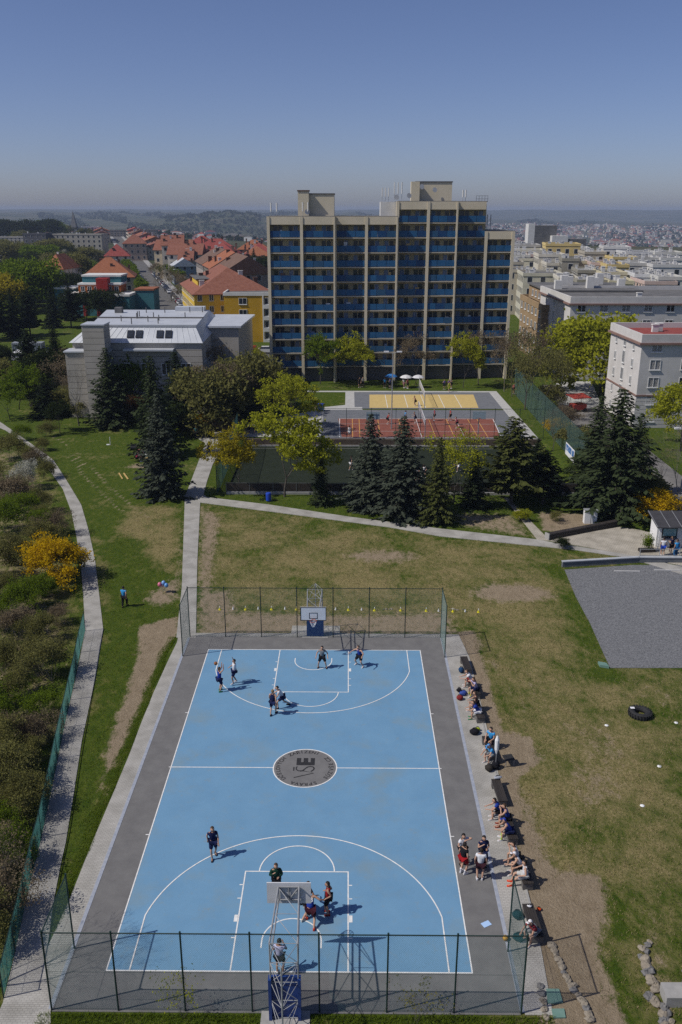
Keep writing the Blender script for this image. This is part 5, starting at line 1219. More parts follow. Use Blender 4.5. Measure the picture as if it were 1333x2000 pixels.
def grow(seed, h=10., trunk=.28, spread=34, levels=6, ratio=.74, r0=.02, kids=(2, 3), up=.25, droop=0., multi=1):
    rs = np.random.RandomState(seed); segs = []; tips = []
    def rec(p, d, L, r, lv):
        n = 2 if lv < levels-1 else 1
        for i in range(n):
            d = d+rs.normal(size=3)*.10+np.array([0, 0, up*.12-droop*.1*lv]); d /= np.linalg.norm(d)
            q = p+d*L/n; r2 = r*(.86 if i < n-1 else .74); segs.append((*p, *q, r, r2)); p, r = q, r2
        if lv >= levels-2: tips.append((*p, lv))
        if lv >= levels: return
        k = rs.randint(kids[0], kids[1]+1); ph = rs.uniform(0, 2*PI)
        for j in range(k):
            a = R(spread*rs.uniform(.65, 1.3)); az = ph+2*PI*j/k+rs.uniform(-.5, .5)
            ref = np.array([1., 0, 0]) if abs(d[2]) > .8 else np.array([0, 0, 1.]); u = np.cross(d, ref); u /= np.linalg.norm(u); v = np.cross(d, u)
            nd = d*math.cos(a)+(u*math.cos(az)+v*math.sin(az))*math.sin(a); nd[2] += up*.35
            nd /= np.linalg.norm(nd); rec(p, nd, L*ratio*rs.uniform(.8, 1.2), max(r*.72, .004*h/10), lv+1)
    for m_ in range(multi):
        a = rs.uniform(0, 2*PI); t_ = 0 if multi == 1 else R(rs.uniform(8, 38))
        rec(np.array([math.cos(a)*.1*(multi > 1), math.sin(a)*.1*(multi > 1), -.15]), np.array([math.sin(t_)*math.cos(a), math.sin(t_)*math.sin(a), math.cos(t_)]), h*trunk*(1 if multi == 1 else rs.uniform(.7, 1.1)), h*r0, 0)
    S_ = np.array(segs); top = max(S_[:, 5].max(), .1); S_[:, :6] *= h/top; T = np.array(tips); T[:, :3] *= h/top
    return S_, T
def mk_tree(seed, nl=9000, leaf=.16, sig=.34, frac=1.0, **kw):
    S_, T = grow(seed, **kw); rs = np.random.RandomState(seed+99)
    V, F = tube_arrays(S_, 4); wood = np_mesh('trunk', V, F, M_BARK)
    if frac < 1: T = T[rs.rand(len(T)) < frac]
    c = T[rs.randint(0, len(T), nl), :3]+rs.normal(size=(nl, 3))*sig*np.array([1, 1, .7])
    V, F = leaf_arrays(c, leaf, rs); crown = np_mesh('crown', V, F, L_MAPLE)
    return wood, crown
def mk_conifer(seed, h=10., r=2.0, whorls=36, per=9, spray=.34, droop=.35, power=.85, base=.06, pine=False):
    rs = np.random.RandomState(seed); P = []; D_ = []; S_ = []; segs = [(0, 0, -.2, 0, 0, h*.6, .016*h, .009*h), (0, 0, h*.6, 0, 0, h*.985, .009*h, .003)]
    for w in range(whorls):
        f = w/whorls; z = h*(base+(1-base)*f); rr = r*(1-f)**power*rs.uniform(.70, 1.15)+.10
        n = max(4, int(per*(1-f*.45))); ph = rs.uniform(0, 2*PI)
        for j in range(n):
            az = ph+2*PI*j/n+rs.uniform(-.3, .3); L = rr*rs.uniform(.58, 1.22); up0 = .35*f-droop*(1-f)*.9
            d = np.array([math.cos(az), math.sin(az), 0]); m_ = max(3, int(L/.13))
            zend = z+up0*L
            segs.append((0, 0, z, *(d*L*.9+np.array([0, 0, zend+.12*L])), .018*h*.16, .006))
            for k in range(m_):
                t_ = (k+.6)/m_; p = d*L*t_+np.array([0, 0, z+up0*L*t_+.16*L*t_*t_])
                for s in (-1, 1):
                    sd = np.array([-d[1], d[0], 0])*s; wd = .42*(1-t_*.72)*min(L, 1.4)
                    P.append(p+sd*wd*rs.uniform(.15, .55)+rs.normal(size=3)*.05); dd = d*.8+sd*rs.uniform(.4, 1.0)+np.array([0, 0, -.30-droop*.5]); D_.append(dd/np.linalg.norm(dd)); S_.append(spray*rs.uniform(.65, 1.15)*(.55+.45*(1-f)))
    P, D_, S_ = np.array(P), np.array(D_), np.array(S_)[:, None]
    u = np.cross(D_, rs.normal(size=P.shape)*.5+np.array([0, 0, 1.])); u /= np.linalg.norm(u, axis=1, keepdims=True)
    V = np.stack([P-D_*S_*.5-u*S_*.10, P-u*S_*.26+D_*S_*.05, P+D_*S_*.62, P+u*S_*.26+D_*S_*.05], 1).reshape(-1, 3)
    crown = np_mesh('crown', V, np.arange(len(V)).reshape(-1, 4), L_SPR)
    V, F = tube_arrays(segs, 5); return np_mesh('trunk', V, F, M_BARK), crown
def plant(name, mesh, loc, sc, label, cat='tree', rz=0., lm=None, bm=None, group=None, href=10.):
    """mesh = (trunk, crown or None); sc = (height m, width factor)"""
    t = empty(name, (loc[0], loc[1], float(ground_h(loc[0], loc[1]))-.02), rz, label, cat, group)
    k = sc[0]/href; t.scale = (k*sc[1], k*sc[1], k)
    nm = 'trunk' if cat == 'tree' else 'stems'
    o = link(nm, mesh[0], t)
    if bm: o.material_slots[0].link = 'OBJECT'; o.material_slots[0].material = bm
    if mesh[1] is not None:
        c = link('crown' if cat == 'tree' else 'foliage', mesh[1], t); tag(c, kind='stuff')
        if lm: c.material_slots[0].link = 'OBJECT'; c.material_slots[0].material = lm
    return t
# prototypes, all 10 m tall
MAP = [mk_tree(s, nl=7000, leaf=.16, sig=.30, frac=.55, h=10., trunk=.20, spread=36, levels=5, ratio=.80, kids=(3, 3), r0=.013) for s in (1, 2, 3, 4)]
ROUND = [mk_tree(s, nl=9000, leaf=.30, sig=.62, h=10., trunk=.14, spread=42, levels=5, ratio=.82, kids=(3, 3), r0=.016) for s in (11, 12, 13)]
SPARSE = [mk_tree(s, nl=2600, leaf=.13, sig=.30, h=10., trunk=.26, spread=28, levels=6, ratio=.78, kids=(2, 3), r0=.013) for s in (21, 22, 23)]
BARE = [(mk_tree(s, nl=10, leaf=.01, h=10., trunk=.22, spread=30, levels=7, ratio=.79, kids=(2, 3), r0=.014)[0], None) for s in (31, 32, 33)]
SHRUB = [mk_tree(s, nl=12000, leaf=.20, sig=.55, h=10., trunk=.26, spread=34, levels=4, ratio=.78, kids=(2, 3), r0=.008, multi=7) for s in (41, 42, 43)]
SCRUB = [mk_tree(s, nl=7000, leaf=.19, sig=.55, h=10., trunk=.26, spread=32, levels=5, ratio=.78, kids=(2, 3), r0=.007, multi=5) for s in (51, 52, 53)]
CON = [mk_conifer(s, 10., 2.5, 34, 10, .50) for s in (61, 62, 63)]
PINE = [mk_conifer(s, 10., 2.6, 26, 8, .75, droop=.05, power=.6, base=.18) for s in (71, 72)]
COLM = [mk_tree(s, nl=5000, leaf=.30, sig=.55, h=10., trunk=.16, spread=13, levels=6, ratio=.82, kids=(2, 3), r0=.012, up=.7) for s in (81, 82)]
SAP = mk_tree(55, nl=420, leaf=.22, sig=.35, h=10., trunk=.26, spread=26, levels=5, ratio=.8, kids=(2, 2), r0=.006, multi=5)
# ---- conifers
for i, (p, hh, wf, lm, ms, lbk) in enumerate((
    ((-17.73, 49.35), 11.6, .84, L_BSPR, CON[0], 'big dark spruce beside the left path junction'),
    ((-21.99, 66.24), 12.6, .85, L_SPR, CON[1], 'dark spruce standing behind the big spruce by the junction'),
    ((4.69, 46.09), 9.9, .98, L_BSPR, CON[2], 'slimmer of the two bluish spruces before the green pitch'),
    ((7.90, 43.65), 10.2, 1.22, L_BSPR, CON[0], 'broad bluish spruce in front of the green pitch'),
    ((11.35, 41.33), 8.7, .80, L_YSPR, CON[1], 'narrow yellowish-green spruce right of the bluish pair'),
    ((19.68, 47.11), 9.3, 1.08, L_YSPR, PINE[0], 'light green spruce near the right corner of the pitch'),
    ((29.71, 44.69), 12.8, 1.25, L_SPR, CON[1], 'largest dark spruce at right above the paved square'),
    ((29.94, 52.68), 10.5, 1.05, L_SPR, CON[0], 'spruce partly hidden behind the largest right-hand spruce'),
    ((33.85, 50.84), 9.0, .95, L_SPR, CON[2], 'shorter spruce right of the largest right-hand spruce'),
    ((-0.46, 46.89), 5.2, .85, L_SPR, CON[2], 'small thin spruce by the pitch barrier'),
    ((15.59, 46.21), 6.2, 1.0, L_SPR, CON[0], 'low dark spruce right of the narrow yellowish one'),
    ((23.14, 51.65), 7.0, 1.15, L_PINE, CON[1], 'dark bushy conifer at the right end of the pitch barrier'),
    ((-31.84, 82.40), 11.2, 1.05, L_SPR, CON[1], 'slender dark spruce in front of the stone stair tower'),
    ((-22.20, 83.16), 10.5, 1.25, L_PINE, CON[2], 'dark conifer left of the brown thicket'),
    ((-22.32, 93.56), 11.0, 1.2, L_PINE, CON[0], 'tall dark conifer against the zinc-roofed building'),
    ((-42.97, 87.92), 6.5, 1.3, L_PINE, CON[2], 'dark bushy conifer left of the bent lawn tree'),
    ((-54.77, 107.50), 5.5, .9, L_PINE, CON[1], 'small dark conifer at the left edge'),
    ((-56.25, 119.58), 9.0, 1.0, L_PINE, PINE[1], 'broad dark pine between the van and the left library corner'),
    ((-52.16, 122.28), 9.5, 1.0, L_PINE, CON[1], 'dark conifer left of the low library wing'),
    ((-25.68, 93.52), 12.0, 1.0, L_PINE, PINE[0], 'tall dark pine before the middle of the zinc-roofed building'),
    ((23.06, 47.14), 6.0, 1.2, L_PINE, PINE[1], 'dark pine between the light green spruce and the utility cabinet'),
    ((-50.09, 105.34), 6.0, 1.0, L_PINE, CON[0], 'small dark conifer behind the white blossom'),
)): plant('spruce_tree', ms, p, (hh*1.02, wf*1.22), lbk, rz=i*1.1, lm=lm, group='spruces and other conifers')
# ---- fresh yellow-green broadleaves
for i, (p, hh, wf, lm, ms, lbk) in enumerate((
    ((-9.39, 50.73), 7.6, .85, leafm('golden', (.42, .35, .026), (.27, .23, .019), .45), MAP[0], 'golden leafing maple left of the pair by the path junction'),
    ((-4.56, 49.50), 10.0, 1.0, L_MAPLE, MAP[1], 'tall bright yellow-green maple by the pitch'),
    ((-6.33, 79.59), 8.6, 1.0, L_MAPLE, MAP[2], 'yellow-green maple behind the pale paved square'),
    ((-2.64, 115.23), 9.0, .85, L_GREEN, MAP[3], 'greener maple in front of the tower, left one'),
    ((4.16, 115.31), 9.2, 1.0, L_MAPLE, MAP[0], 'bright maple in front of the tower, right of the greener one'),
    ((22.53, 111.71), 9.6, .72, L_MAPLE, MAP[1], 'slim bright maple before the right half of the tower'),
    ((45.07, 106.55), 13.0, .95, L_MAPLE, ROUND[0], 'large round yellow-green tree between the pale apartment blocks'),
    ((45.65, 69.54), 9.5, 1.0, L_MAPLE, MAP[2], 'yellow-green tree cut by the right edge before the nearest pale block'),
    ((-30.80, 93.46), 9.2, 1.0, L_GREEN, ROUND[1], 'rounded green tree before the zinc-roofed building'),
    ((-47.89, 86.15), 5.5, 1.1, L_GREEN, MAP[3], 'green leafy tree at the left edge above the path'),
    ((-14.20, 122.78), 5.5, .6, L_MAPLE, MAP[3], 'thin young yellow-green tree left of the tower foot'),
    ((13.53, 47.04), 8.0, 1.0, L_MAPLE, SPARSE[0], 'almost bare tree with yellow-green buds before the red court'),
    ((31.30, 88.82), 10.5, .8, L_OLIVE, SPARSE[1], 'olive budding tree right of the tall green fence'),
    ((30.00, 94.21), 12.0, .75, L_OLIVE, SPARSE[2], 'tall budding tree right of the tower foot'),
    ((29.74, 104.19), 11.5, .6, L_BROWN, SPARSE[0], 'brown budding tree at the right corner of the tower'),
    ((34.84, 98.11), 9.0, .8, L_OLIVE, SPARSE[0], 'budding tree beside the access road'),
    ((14.38, 114.47), 9.5, .75, L_BROWN, SPARSE[2], 'brown leafless tree before the middle of the tower'),
    ((-37.90, 78.01), 4.6, 1.1, L_DARK, MAP[1], 'small bent tree with dark crown on the left lawn'),
    ((-37.04, 93.38), 9.0, .8, L_OLIVE, SPARSE[1], 'olive budding tree beside the stair tower foot'),
    ((-41.84, 95.21), 8.5, .9, L_BROWN, SPARSE[2], 'brown budding tree left of the stair tower'),
    ((-49.02, 93.24), 7.5, 1.0, L_GREEN, MAP[0], 'bright green tree above the left footpath bend'),
    ((-48.52, 103.21), 7.5, 1.0, L_DARK, ROUND[1], 'dark round tree left of the bare lawn tree'),
    ((-30.61, 105.59), 9.5, .9, L_GREEN, ROUND[2], 'green tree before the skylights of the zinc roof'),
    ((-23.69, 120.01), 9.0, .9, L_BROWN, SPARSE[1], 'brown budding tree at the right library corner'),
    ((-18.64, 117.51), 8.5, .9, L_BROWN, SPARSE[2], 'brown budding tree before the parked silver car'),
    ((25.62, 114.61), 9.5, .7, L_BROWN, SPARSE[1], 'brown leafless tree before the right part of the tower'),
    ((33.59, 106.41), 11.5, .8, L_BROWN, SPARSE[2], 'tall brown budding tree between tower and access road'),
    ((71.52, 152.02), 11, .8, L_OLIVE, SPARSE[1], 'sparse tree before the long pale block at the right edge'),
)): plant('broadleaf_tree', ms, p, (hh, wf), lbk, rz=i*1.7, lm=lm, group='spring broadleaf trees')
for i, (p, hh, wf, bm, lbk) in enumerate((
    ((-36.49, 82.35), 9.5, .8, M_BARK, 'bare tree before the stone stair tower'), ((36.24, 44.77), 10.5, .75, M_BARK2, 'tall bare tree at the right edge above the kiosk'), ((35.32, 47.28), 7.5, .9, M_BARK, 'spreading bare tree left of the tall one above the kiosk'),
    ((-26.72, 105.64), 9.5, .7, M_BARK2, 'pale bare birch against the zinc roof'), ((-36.85, 105.51), 9.0, .4, M_BARK2, 'slim white birch stem before the zinc-roofed building'), ((29.18, 108.57), 10.5, .6, M_BARK2, 'pale-stemmed bare tree at the right foot of the tower'), ((32.21, 77.65), 6.5, .8, M_BARK, 'bare tree leaning over the tall green fence'), ((28.99, 69.35), 6.0, .9, M_BARK, 'low bare tree by the tall green fence'),
    ((-13.1, -15.7), 8.4, .95, M_BARK, 'bare tree at the lower left corner casting twig shadows on the court'))):
    plant('bare_tree', BARE[i % 3], p, (hh, wf), lbk, rz=i*2.1, bm=bm, group='leafless trees')
# ---- dark thicket beside the zinc-roofed building
for i, (p, hh, wf, lm, w_) in enumerate((((-17.73, 80.68), 8.6, 1.0, L_OLIVE, 'nearest the path'), ((-15.42, 82.60), 9.4, 1.0, L_BROWN, 'in the middle'), ((-13.86, 88.27), 9.0, .9, L_OLIVE, 'toward the paved square'), ((-19.03, 97.44), 9.6, 1.0, L_BROWN, 'behind the middle one'), ((-12.08, 93.69), 6.5, 1.0, L_BROWN, 'lowest and farthest right'), ((-22.47, 103.54), 10.0, .9, L_DARK, 'tallest, against the stone wall'))):
    plant('thicket_tree', ROUND[i % 3] if i % 2 == 0 else SPARSE[i % 3], p, (hh, wf), 'brownish tree of the dark thicket by the zinc-roofed building, '+w_, rz=i*1.3, lm=lm, group='thicket by the zinc-roofed building')
for i, (p, hh, wf, lm, w_) in enumerate((((-40.01, 90.42), 4.2, 1.1, L_OLIVE, 'left of the stair tower foot'), ((-37.88, 94.12), 5.0, 1.0, L_BROWN, 'at the stair tower foot'), ((-31.42, 88.06), 5.0, 1.1, L_DARK, 'right of the slender spruce'), ((-22.39, 76.42), 4.5, 1.2, L_DARK, 'behind the big spruce'), ((-47.91, 95.14), 4.5, 1.2, L_DARK, 'left of the bent lawn tree'), ((-56.20, 106.15), 5.5, 1.1, L_OLIVE, 'at the left edge below the van'), ((-45.75, 104.53), 5.5, 1.1, L_DARK, 'before the left library corner'), ((-52.77, 117.06), 5.0, 1.2, L_OLIVE, 'below the container'), ((-51.93, 103.16), 4.5, 1.1, L_OLIVE, 'under the small forsythia'), ((-50.44, 122.30), 5.0, 1.0, L_BROWN, 'left of the low library wing'), ((-63.96, 127.65), 5.0, 1.2, L_DARK, 'left of the white van'), ((-58.61, 129.45), 3.0, 1.4, L_OLIVE, 'before the silver car'), ((-14.69, 77.10), 3.0, 1.4, L_BROWN, 'at the foot of the thicket'), ((-12.25, 80.75), 3.5, 1.3, L_DARK, 'at the right foot of the thicket'), ((-12.02, 101.56), 6.0, 1.0, L_BROWN, 'below the parked cars'), ((31.65, 69.38), 3.0, 1.3, L_OLIVE, 'outside the tall green fence, near end'), ((33.26, 82.23), 3.2, 1.2, L_BROWN, 'outside the tall green fence, middle'), ((33.61, 94.25), 3.5, 1.2, L_OLIVE, 'outside the tall green fence, far end'), ((30.36, 57.71), 2.6, 1.3, L_DARK, 'behind the largest spruce'), ((33.96, 47.26), 3.0, 1.3, L_OLIVE, 'left of the forsythia near the kiosk'), ((47.51, 106.58), 3.0, 1.4, L_DARK, 'below the large round yellow-green tree'))):
    plant('undergrowth_bush', ROUND[i % 3] if i % 2 else SHRUB[i % 3], p, (hh, wf), 'undergrowth bush '+w_, 'shrub', rz=i*1.3, lm=lm, group='undergrowth bushes')
# ---- shrubs
for i, (p, hh, wf, lm, ms, nm, lbk) in enumerate((
    ((-22.39, 26.48), 3.9, 1.05, L_FORS, SHRUB[0], 'forsythia_bush', 'large golden forsythia bush beside the left footpath'), ((33.90, 43.45), 3.0, 1.3, L_FORS, SHRUB[1], 'forsythia_bush', 'yellow forsythia under the bare trees near the kiosk'), ((-57.77, 118.53), 2.6, 1.1, L_FORS, SHRUB[2], 'forsythia_bush', 'small yellow forsythia by the parked white van'), ((-29.19, 87.05), 3.6, 1.1, L_ORANGE, SHRUB[0], 'russet_bush', 'russet bush behind the lawn, left of the dark spruces'), ((-17.73, 80.68), 2.4, 1.5, L_FORS, SCRUB[0], 'yellow_bush', 'sparse orange-yellow bush at the foot of the brown thicket'),
    ((31.48, 79.13), 2.2, 1.5, L_FORS, SCRUB[1], 'yellow_bush', 'sparse yellow shrub behind the tall green fence'), ((22.12, 33.97), 1.0, 1.2, L_DARK, SHRUB[1], 'small_shrub', 'small dark shrub at the edge of the cross path'), ((19.78, 41.73), 1.3, 1.2, L_MAPLE, SHRUB[2], 'small_shrub', 'young yellow-green shrub beside the narrow side path'), ((23.59, 41.77), 1.1, 1.2, L_OLIVE, SCRUB[2], 'small_shrub', 'little sapling on the bare soil bed'),
    ((-33.64, 51.97), 3.4, .75, L_WHITE, SCRUB[0], 'blossom_bush', 'white blossoming shrub left of the footpath'), ((-33.61, 46.53), 3.2, 1.6, L_BROWN, SCRUB[1], 'wild_shrub', 'brown wild shrub below the white blossom'), ((-3.97, -16.23), 2.1, .7, L_MAPLE, SAP, 'sapling', 'sapling with few yellow leaves before the near fence, left one'), ((5.02, -16.42), 1.7, 1.2, L_OLIVE, SAP, 'sapling', 'twiggy sapling before the near fence, right one'), ((-65.62, 245.53), 3.4, 1.3, L_OLIVE, SHRUB[1], 'round_bush', 'round olive bush above the zinc roof'))):
    plant(nm, ms, p, (hh, wf), lbk, 'shrub', rz=i*1.9, lm=lm)
# wild scrub on the bank left of the footpath
rs = np.random.RandomState(8); k = 0
SCX = [(-18.5, 38), (-19.5, 34), (-18.0, 30), (-20.0, 27), (-18.8, 23), (-17.4, 20.5), (-19.2, 18), (-17.6, 15), (-16.6, 11.5), (-18.2, 9.5), (-16.2, 7.5), (-17.2, 5), (-15.6, 2.5), (-17, .5), (-15.4, -2), (-16.4, -4), (-15.2, -6.3), (-16.2, -8.5), (-14.9, -10.6), (-22, 44), (-24, 50), (-26, 56), (-22.5, 38), (-21, 31), (-28, 62), (-20.5, 40)]
SC = [((-39.71, 63.62), 3.6), ((-36.76, 62.48), 2.6), ((-36.69, 52.91), 3.4), ((-30.71, 42.43), 3.2), ((-30.87, 37.91), 3.8), ((-27.19, 35.85), 2.6), ((-27.07, 30.09), 3.4), ((-27.58, 26.64), 3.6), ((-24.77, 22.51), 3.0), ((-22.47, 20.61), 2.6), ((-23.74, 17.03), 3.0), ((-21.63, 15.39), 2.6), ((-19.29, 12.33), 2.2), ((-20.64, 10.18), 3.0), ((-18.24, 7.25), 2.4), ((-16.72, 5.15), 2.0), ((-18.67, 3.99), 2.8), ((-16.82, 1.86), 2.4), ((-15.40, -0.13), 2.2), ((-16.02, -1.99), 2.8), ((-14.44, -4.11), 2.2), ((-15.03, -6.08), 2.6), ((-13.61, -7.89), 2.4), ((-13.13, -10.51), 2.6), ((-12.92, -12.84), 2.8), ((-37.18, 68.59), 2.0), ((-39.52, 76.80), 2.2), ((-41.71, 73.91), 3.0), ((-21.64, 23.03), 1.8), ((-15.06, -8.24), 2.8), ((-17.46, -2.88), 3.0), ((-20.99, 5.11), 3.0), ((-37.35, 43.97), 3.6), ((-27.67, 21.50), 3.4), ((-48.54, 71.08), 3.6)]
_le = sorted((q[1], q[0]) for q in left_path[-18:-1])
SC += [((float(np.interp(q[1], [e[0] for e in _le], [e[1] for e in _le]))-(1.5+1.7*(k_ % 3)), q[1]), 2.6+.5*math.sin(3*k_)) for k_, q in enumerate(SCX)]
for i, (p, hh) in enumerate(SC):
    rk = 1+sum(1 for q in SC if q[0][1] < p[1])
    lm = (L_OLIVE, L_BROWN, L_GREEN, L_GREEN, L_OLIVE, L_OLIVE)[(i*5) % 6]
    plant('wild_shrub', SCRUB[(i*7) % 3], p, (hh*rs.uniform(.75, 1.0), rs.uniform(.85, 1.15)), 'wild %s twiggy shrub on the left bank, %s up from the bottom edge' % ({L_OLIVE: 'olive', L_BROWN: 'brown', L_GREEN: 'green', L_DARK: 'dark'}[lm], ordw(rk)), 'shrub', rz=rs.uniform(0, 6), lm=lm, bm=M_TWIG, group='wild shrubs on the left bank')
# ---- trees among the houses at left
LT = []
for u, v, hh, kind in (()): pass
FT = [((-96.14, 237.42), 15, 1.0, 0, L_GREEN, 'big fresh green tree left of the white house'), ((-98.42, 227.39), 11, 1.0, 1, leafm('golden', (.30, .235, .018)), 'golden-green tree beside the big green one at left'), ((-107.98, 244.81), 15, .9, 4, L_PINE, 'dark conifer at the left picture edge'), ((-93.33, 245.06), 10, 1.0, 2, L_DARK, 'dark tree under the white house'), ((-116.62, 355.78), 8, 1.2, 3, L_WHITE, 'pale blossoming tree behind the teal school'), ((-150.02, 457.76), 9, 1.1, 3, L_WHITE, 'white flowering tree between white house and orange villa'), ((-75.47, 193.80), 11, 1.1, 4, L_PINE, 'dark pine above the parking, left'), ((-70.75, 193.87), 11, 1.2, 5, L_PINE, 'dark pine above the parking, middle'), ((-76.44, 178.76), 11, 1.2, 5, L_PINE, 'dark pine above the grey container'), ((-78.60, 174.12), 12, 1.1, 4, L_PINE, 'dark pine above the white van'), ((-80.67, 169.66), 12, 1.2, 5, L_PINE, 'dark pine cut by the left edge'), ((-71.48, 210.96), 8, 1.3, 2, L_DARK, 'dark bushy tree before the teal wall, left'), ((-69.48, 219.82), 7, 1.3, 2, L_DARK, 'dark bushy tree before the teal wall, right'), ((-92.58, 261.51), 9, 1.2, 2, L_DARK, 'dark tree left of the teal school'),
      ((-35.48, 324.94), 15, .9, 4, L_PINE, 'dark conifer behind the yellow house by the tower'), ((-30.87, 312.96), 12, 1.2, 2, L_DARK, 'dark round tree touching the tower edge'), ((-57.98, 265.62), 10, .9, 3, L_BROWN, 'leafless street tree before the brown terrace, nearest'), ((-51.75, 245.76), 10, .9, 3, L_BROWN, 'leafless street tree at the foot of the yellow house'), ((-67.22, 300.96), 10, .9, 3, L_OLIVE, 'budding street tree before the brown terrace'), ((-74.88, 329.22), 9, .9, 3, L_BROWN, 'leafless street tree by the blue-grey villa'), ((-44.79, 224.18), 9, .9, 3, L_BROWN, 'leafless tree between library and yellow house')]
VAR = [ROUND[0], ROUND[1], ROUND[2], SPARSE[1], CON[0], PINE[0]]
for i, (p, hh, wf, v_, lm, lbk) in enumerate(FT): plant('town_tree', VAR[v_], p, (hh, wf), lbk, rz=i*1.3, lm=lm, group='trees among the houses')
side = ('first second third fourth fifth sixth seventh eighth ninth tenth').split()
for i in range(10): plant('columnar_tree', COLM[i % 2], st(118+i*15, -8.6), (7.5, 1.1), 'slim green columnar tree, %s from us on the left side of the street' % side[i], rz=i, lm=L_GREEN, group='columnar street trees')
for i in range(6): plant('columnar_tree', COLM[i % 2], st(182+i*12, 9.2), (6.5, 1.1), 'slim green columnar tree, %s from us on the right side of the street' % side[i], rz=i*2, lm=L_GREEN, group='columnar street trees')
rs = np.random.RandomState(17); cnt = 0
for i in range(160):
    u_ = rs.uniform(-.42, -.19); D_ = 290+(i/160)**1.4*800
    x, y = 2+D_*u_*1.05, -42+D_
    rel = (Vector((x, y))-Vector((-25, 137))).dot(SN); tt = (Vector((x, y))-Vector((-25, 137))).dot(SD)
    if rel > -26 or any((x-b_.location.x)**2+(y-b_.location.y)**2 < 11**2 for b_ in bpy.data.objects if b_.get('category') in ('house', 'building')): continue
    plant('town_tree', VAR[(i*3) % 6], (x, y), (rs.uniform(7, 13), rs.uniform(.95, 1.5)), '%s nearest tree in the leafy quarter left of the street' % ordw(cnt+1), rz=i, lm=(L_GREEN, L_DARK, L_OLIVE, L_DARK, L_OLIVE, L_PINE)[i % 6], group='leafy quarter left of the street'); cnt += 1
# woods too far to tell apart: one mass of leaf clumps on the far slopes
n = 14000; az = np.radians(rs.uniform(-26, 27, n)); dd = rs.uniform(1300, 5400, n); m_ = (np.sin(np.degrees(az)*1.9+dd/420.)+np.sin(np.degrees(az)*.7-dd/700.)+.9*np.exp(-((np.degrees(az)+7)/5)**2)*2) > .25
az, dd = az[m_], dd[m_]; hx, hy = 2+dd*np.sin(az), -42+dd*np.cos(az)
P = np.stack([hx, hy, ground_h(hx, hy)+3], 1); P = np.repeat(P, 4, 0)+rs.normal(size=(len(P)*4, 3))*np.array([5, 5, 2.0])
V, F = leaf_arrays(P, 5.0, rs, .5); tag(link('far_woods', np_mesh('far_woods', V, F, L_DARK)), 'far-off woods on the hills across the valley', 'woods', kind='stuff')
# park trees on the left skyline
for i, (u, v, hh) in enumerate(()): pass
for i in range(11):
    a = R(-22.5+i*.52); D_ = 1000+60*math.sin(i*2.1); plant('park_tree', VAR[i % 3], (2+D_*math.sin(a), -42+D_*math.cos(a)), (17+3*math.sin(i*1.7), 1.5), 'round tree in the park belt on the left skyline, %s from the left edge' % ordw(i+1), rz=i, lm=(L_GREEN, L_OLIVE, L_DARK)[i % 3], group='park belt on the left skyline')
# coarse grass along the bottom edge and rough margins
rs = np.random.RandomState(3)
def tufts(name, P, hh, m, label):
    n = len(P); az = rs.uniform(0, 2*PI, n); ln = rs.uniform(.5, 1.2, n)*hh; w = .012
    d = np.stack([np.cos(az), np.sin(az), np.zeros(n)], 1); s = np.stack([-np.sin(az), np.cos(az), np.zeros(n)], 1)*w
    tip = P+d*ln[:, None]*.5+np.array([0, 0, 1])*ln[:, None]
    V = np.stack([P-s, P+s, tip+s*.3, tip-s*.3], 1).reshape(-1, 3)
    tag(link(name, np_mesh(name, V, np.arange(len(V)).reshape(-1, 4), m)), label, 'grass', kind='stuff')
n = 15000; P = np.stack([rs.uniform(-9.6, 10.4, n), -16.12-rs.rand(n)**1.4*2.2, np.zeros(n)], 1); tufts('grass', P[(np.abs(P[:, 0]) > 1.05)], .16, L_GREEN, 'coarse grass below the near fence')
n = 14000; t_ = rs.rand(n); P = np.stack([-10.28+.1*np.sin(t_*40)-rs.rand(n)**2*.6, -12+t_*28, np.zeros(n)], 1); tufts('grass', P, .06, L_GREEN, 'grass fringe along the left paver strip')

# clumps of lawn grass and straw over the near lawns, thinned where soil or paving shows
def lawn(name, n, m, want_dry, hh, label, seed):
    global rs
    rs = np.random.RandomState(seed)
    c = np.stack([rs.uniform(-20, 36, n//6), -16+rs.rand(n//6)**1.15*64], 1)
    P = (np.repeat(c, 6, 0)+rs.normal(size=(len(c)*6, 2))*.16)
    ix = np.clip(np.searchsorted(_xs, P[:, 0]), 0, nx-1); iy = np.clip(np.searchsorted(_ys, P[:, 1]), 0, ny-1)
    dr = dry.reshape(ny, nx)[iy, ix]; di = dirt.reshape(ny, nx)[iy, ix]
    keep = (rs.rand(len(P)) < (np.clip(dr*1.3, 0, 1) if want_dry else np.clip(1.05-dr*.75, 0, 1))) & (di < .45+.25*rs.rand(len(P)))
    keep &= ~((np.abs(P[:, 0]) < 10.9) & (np.abs(P[:, 1]) < 16.9))
    for poly in PAVED: keep &= in_poly(P, poly) > (-.35*rs.rand(len(P))**2 if poly is grav else -.08*rs.rand(len(P))**2)
    P = P[keep]; tufts(name, np.column_stack([P, np.zeros(len(P))]), hh, m, label)
PAVED = [left_path, cross, grav, SL] + [[(-15.38, 49.20), (-11.37, 24.88), (-10.15, 15.83), (-8.72, 15.85), (-10.96, 30.26), (-13.70, 49.22)], [(-15.66, 49.01), (-16.08, 61.57), (-16.70, 72.54), (-14.14, 68.85), (-12.93, 49.04)], [(19.33, 49.22), (19.72, 49.22), (21.50, 36.09), (20.34, 36.35)], [(21.45, 36.09), (22.96, 37.21), (29.20, 40.01), (34.43, 35.82), (32.23, 29.76), (28.29, 32.25)]]
lawn('lawn_grass', 150000, L_GRASS, False, .10, 'short green grass of the lawns around the court', 71)
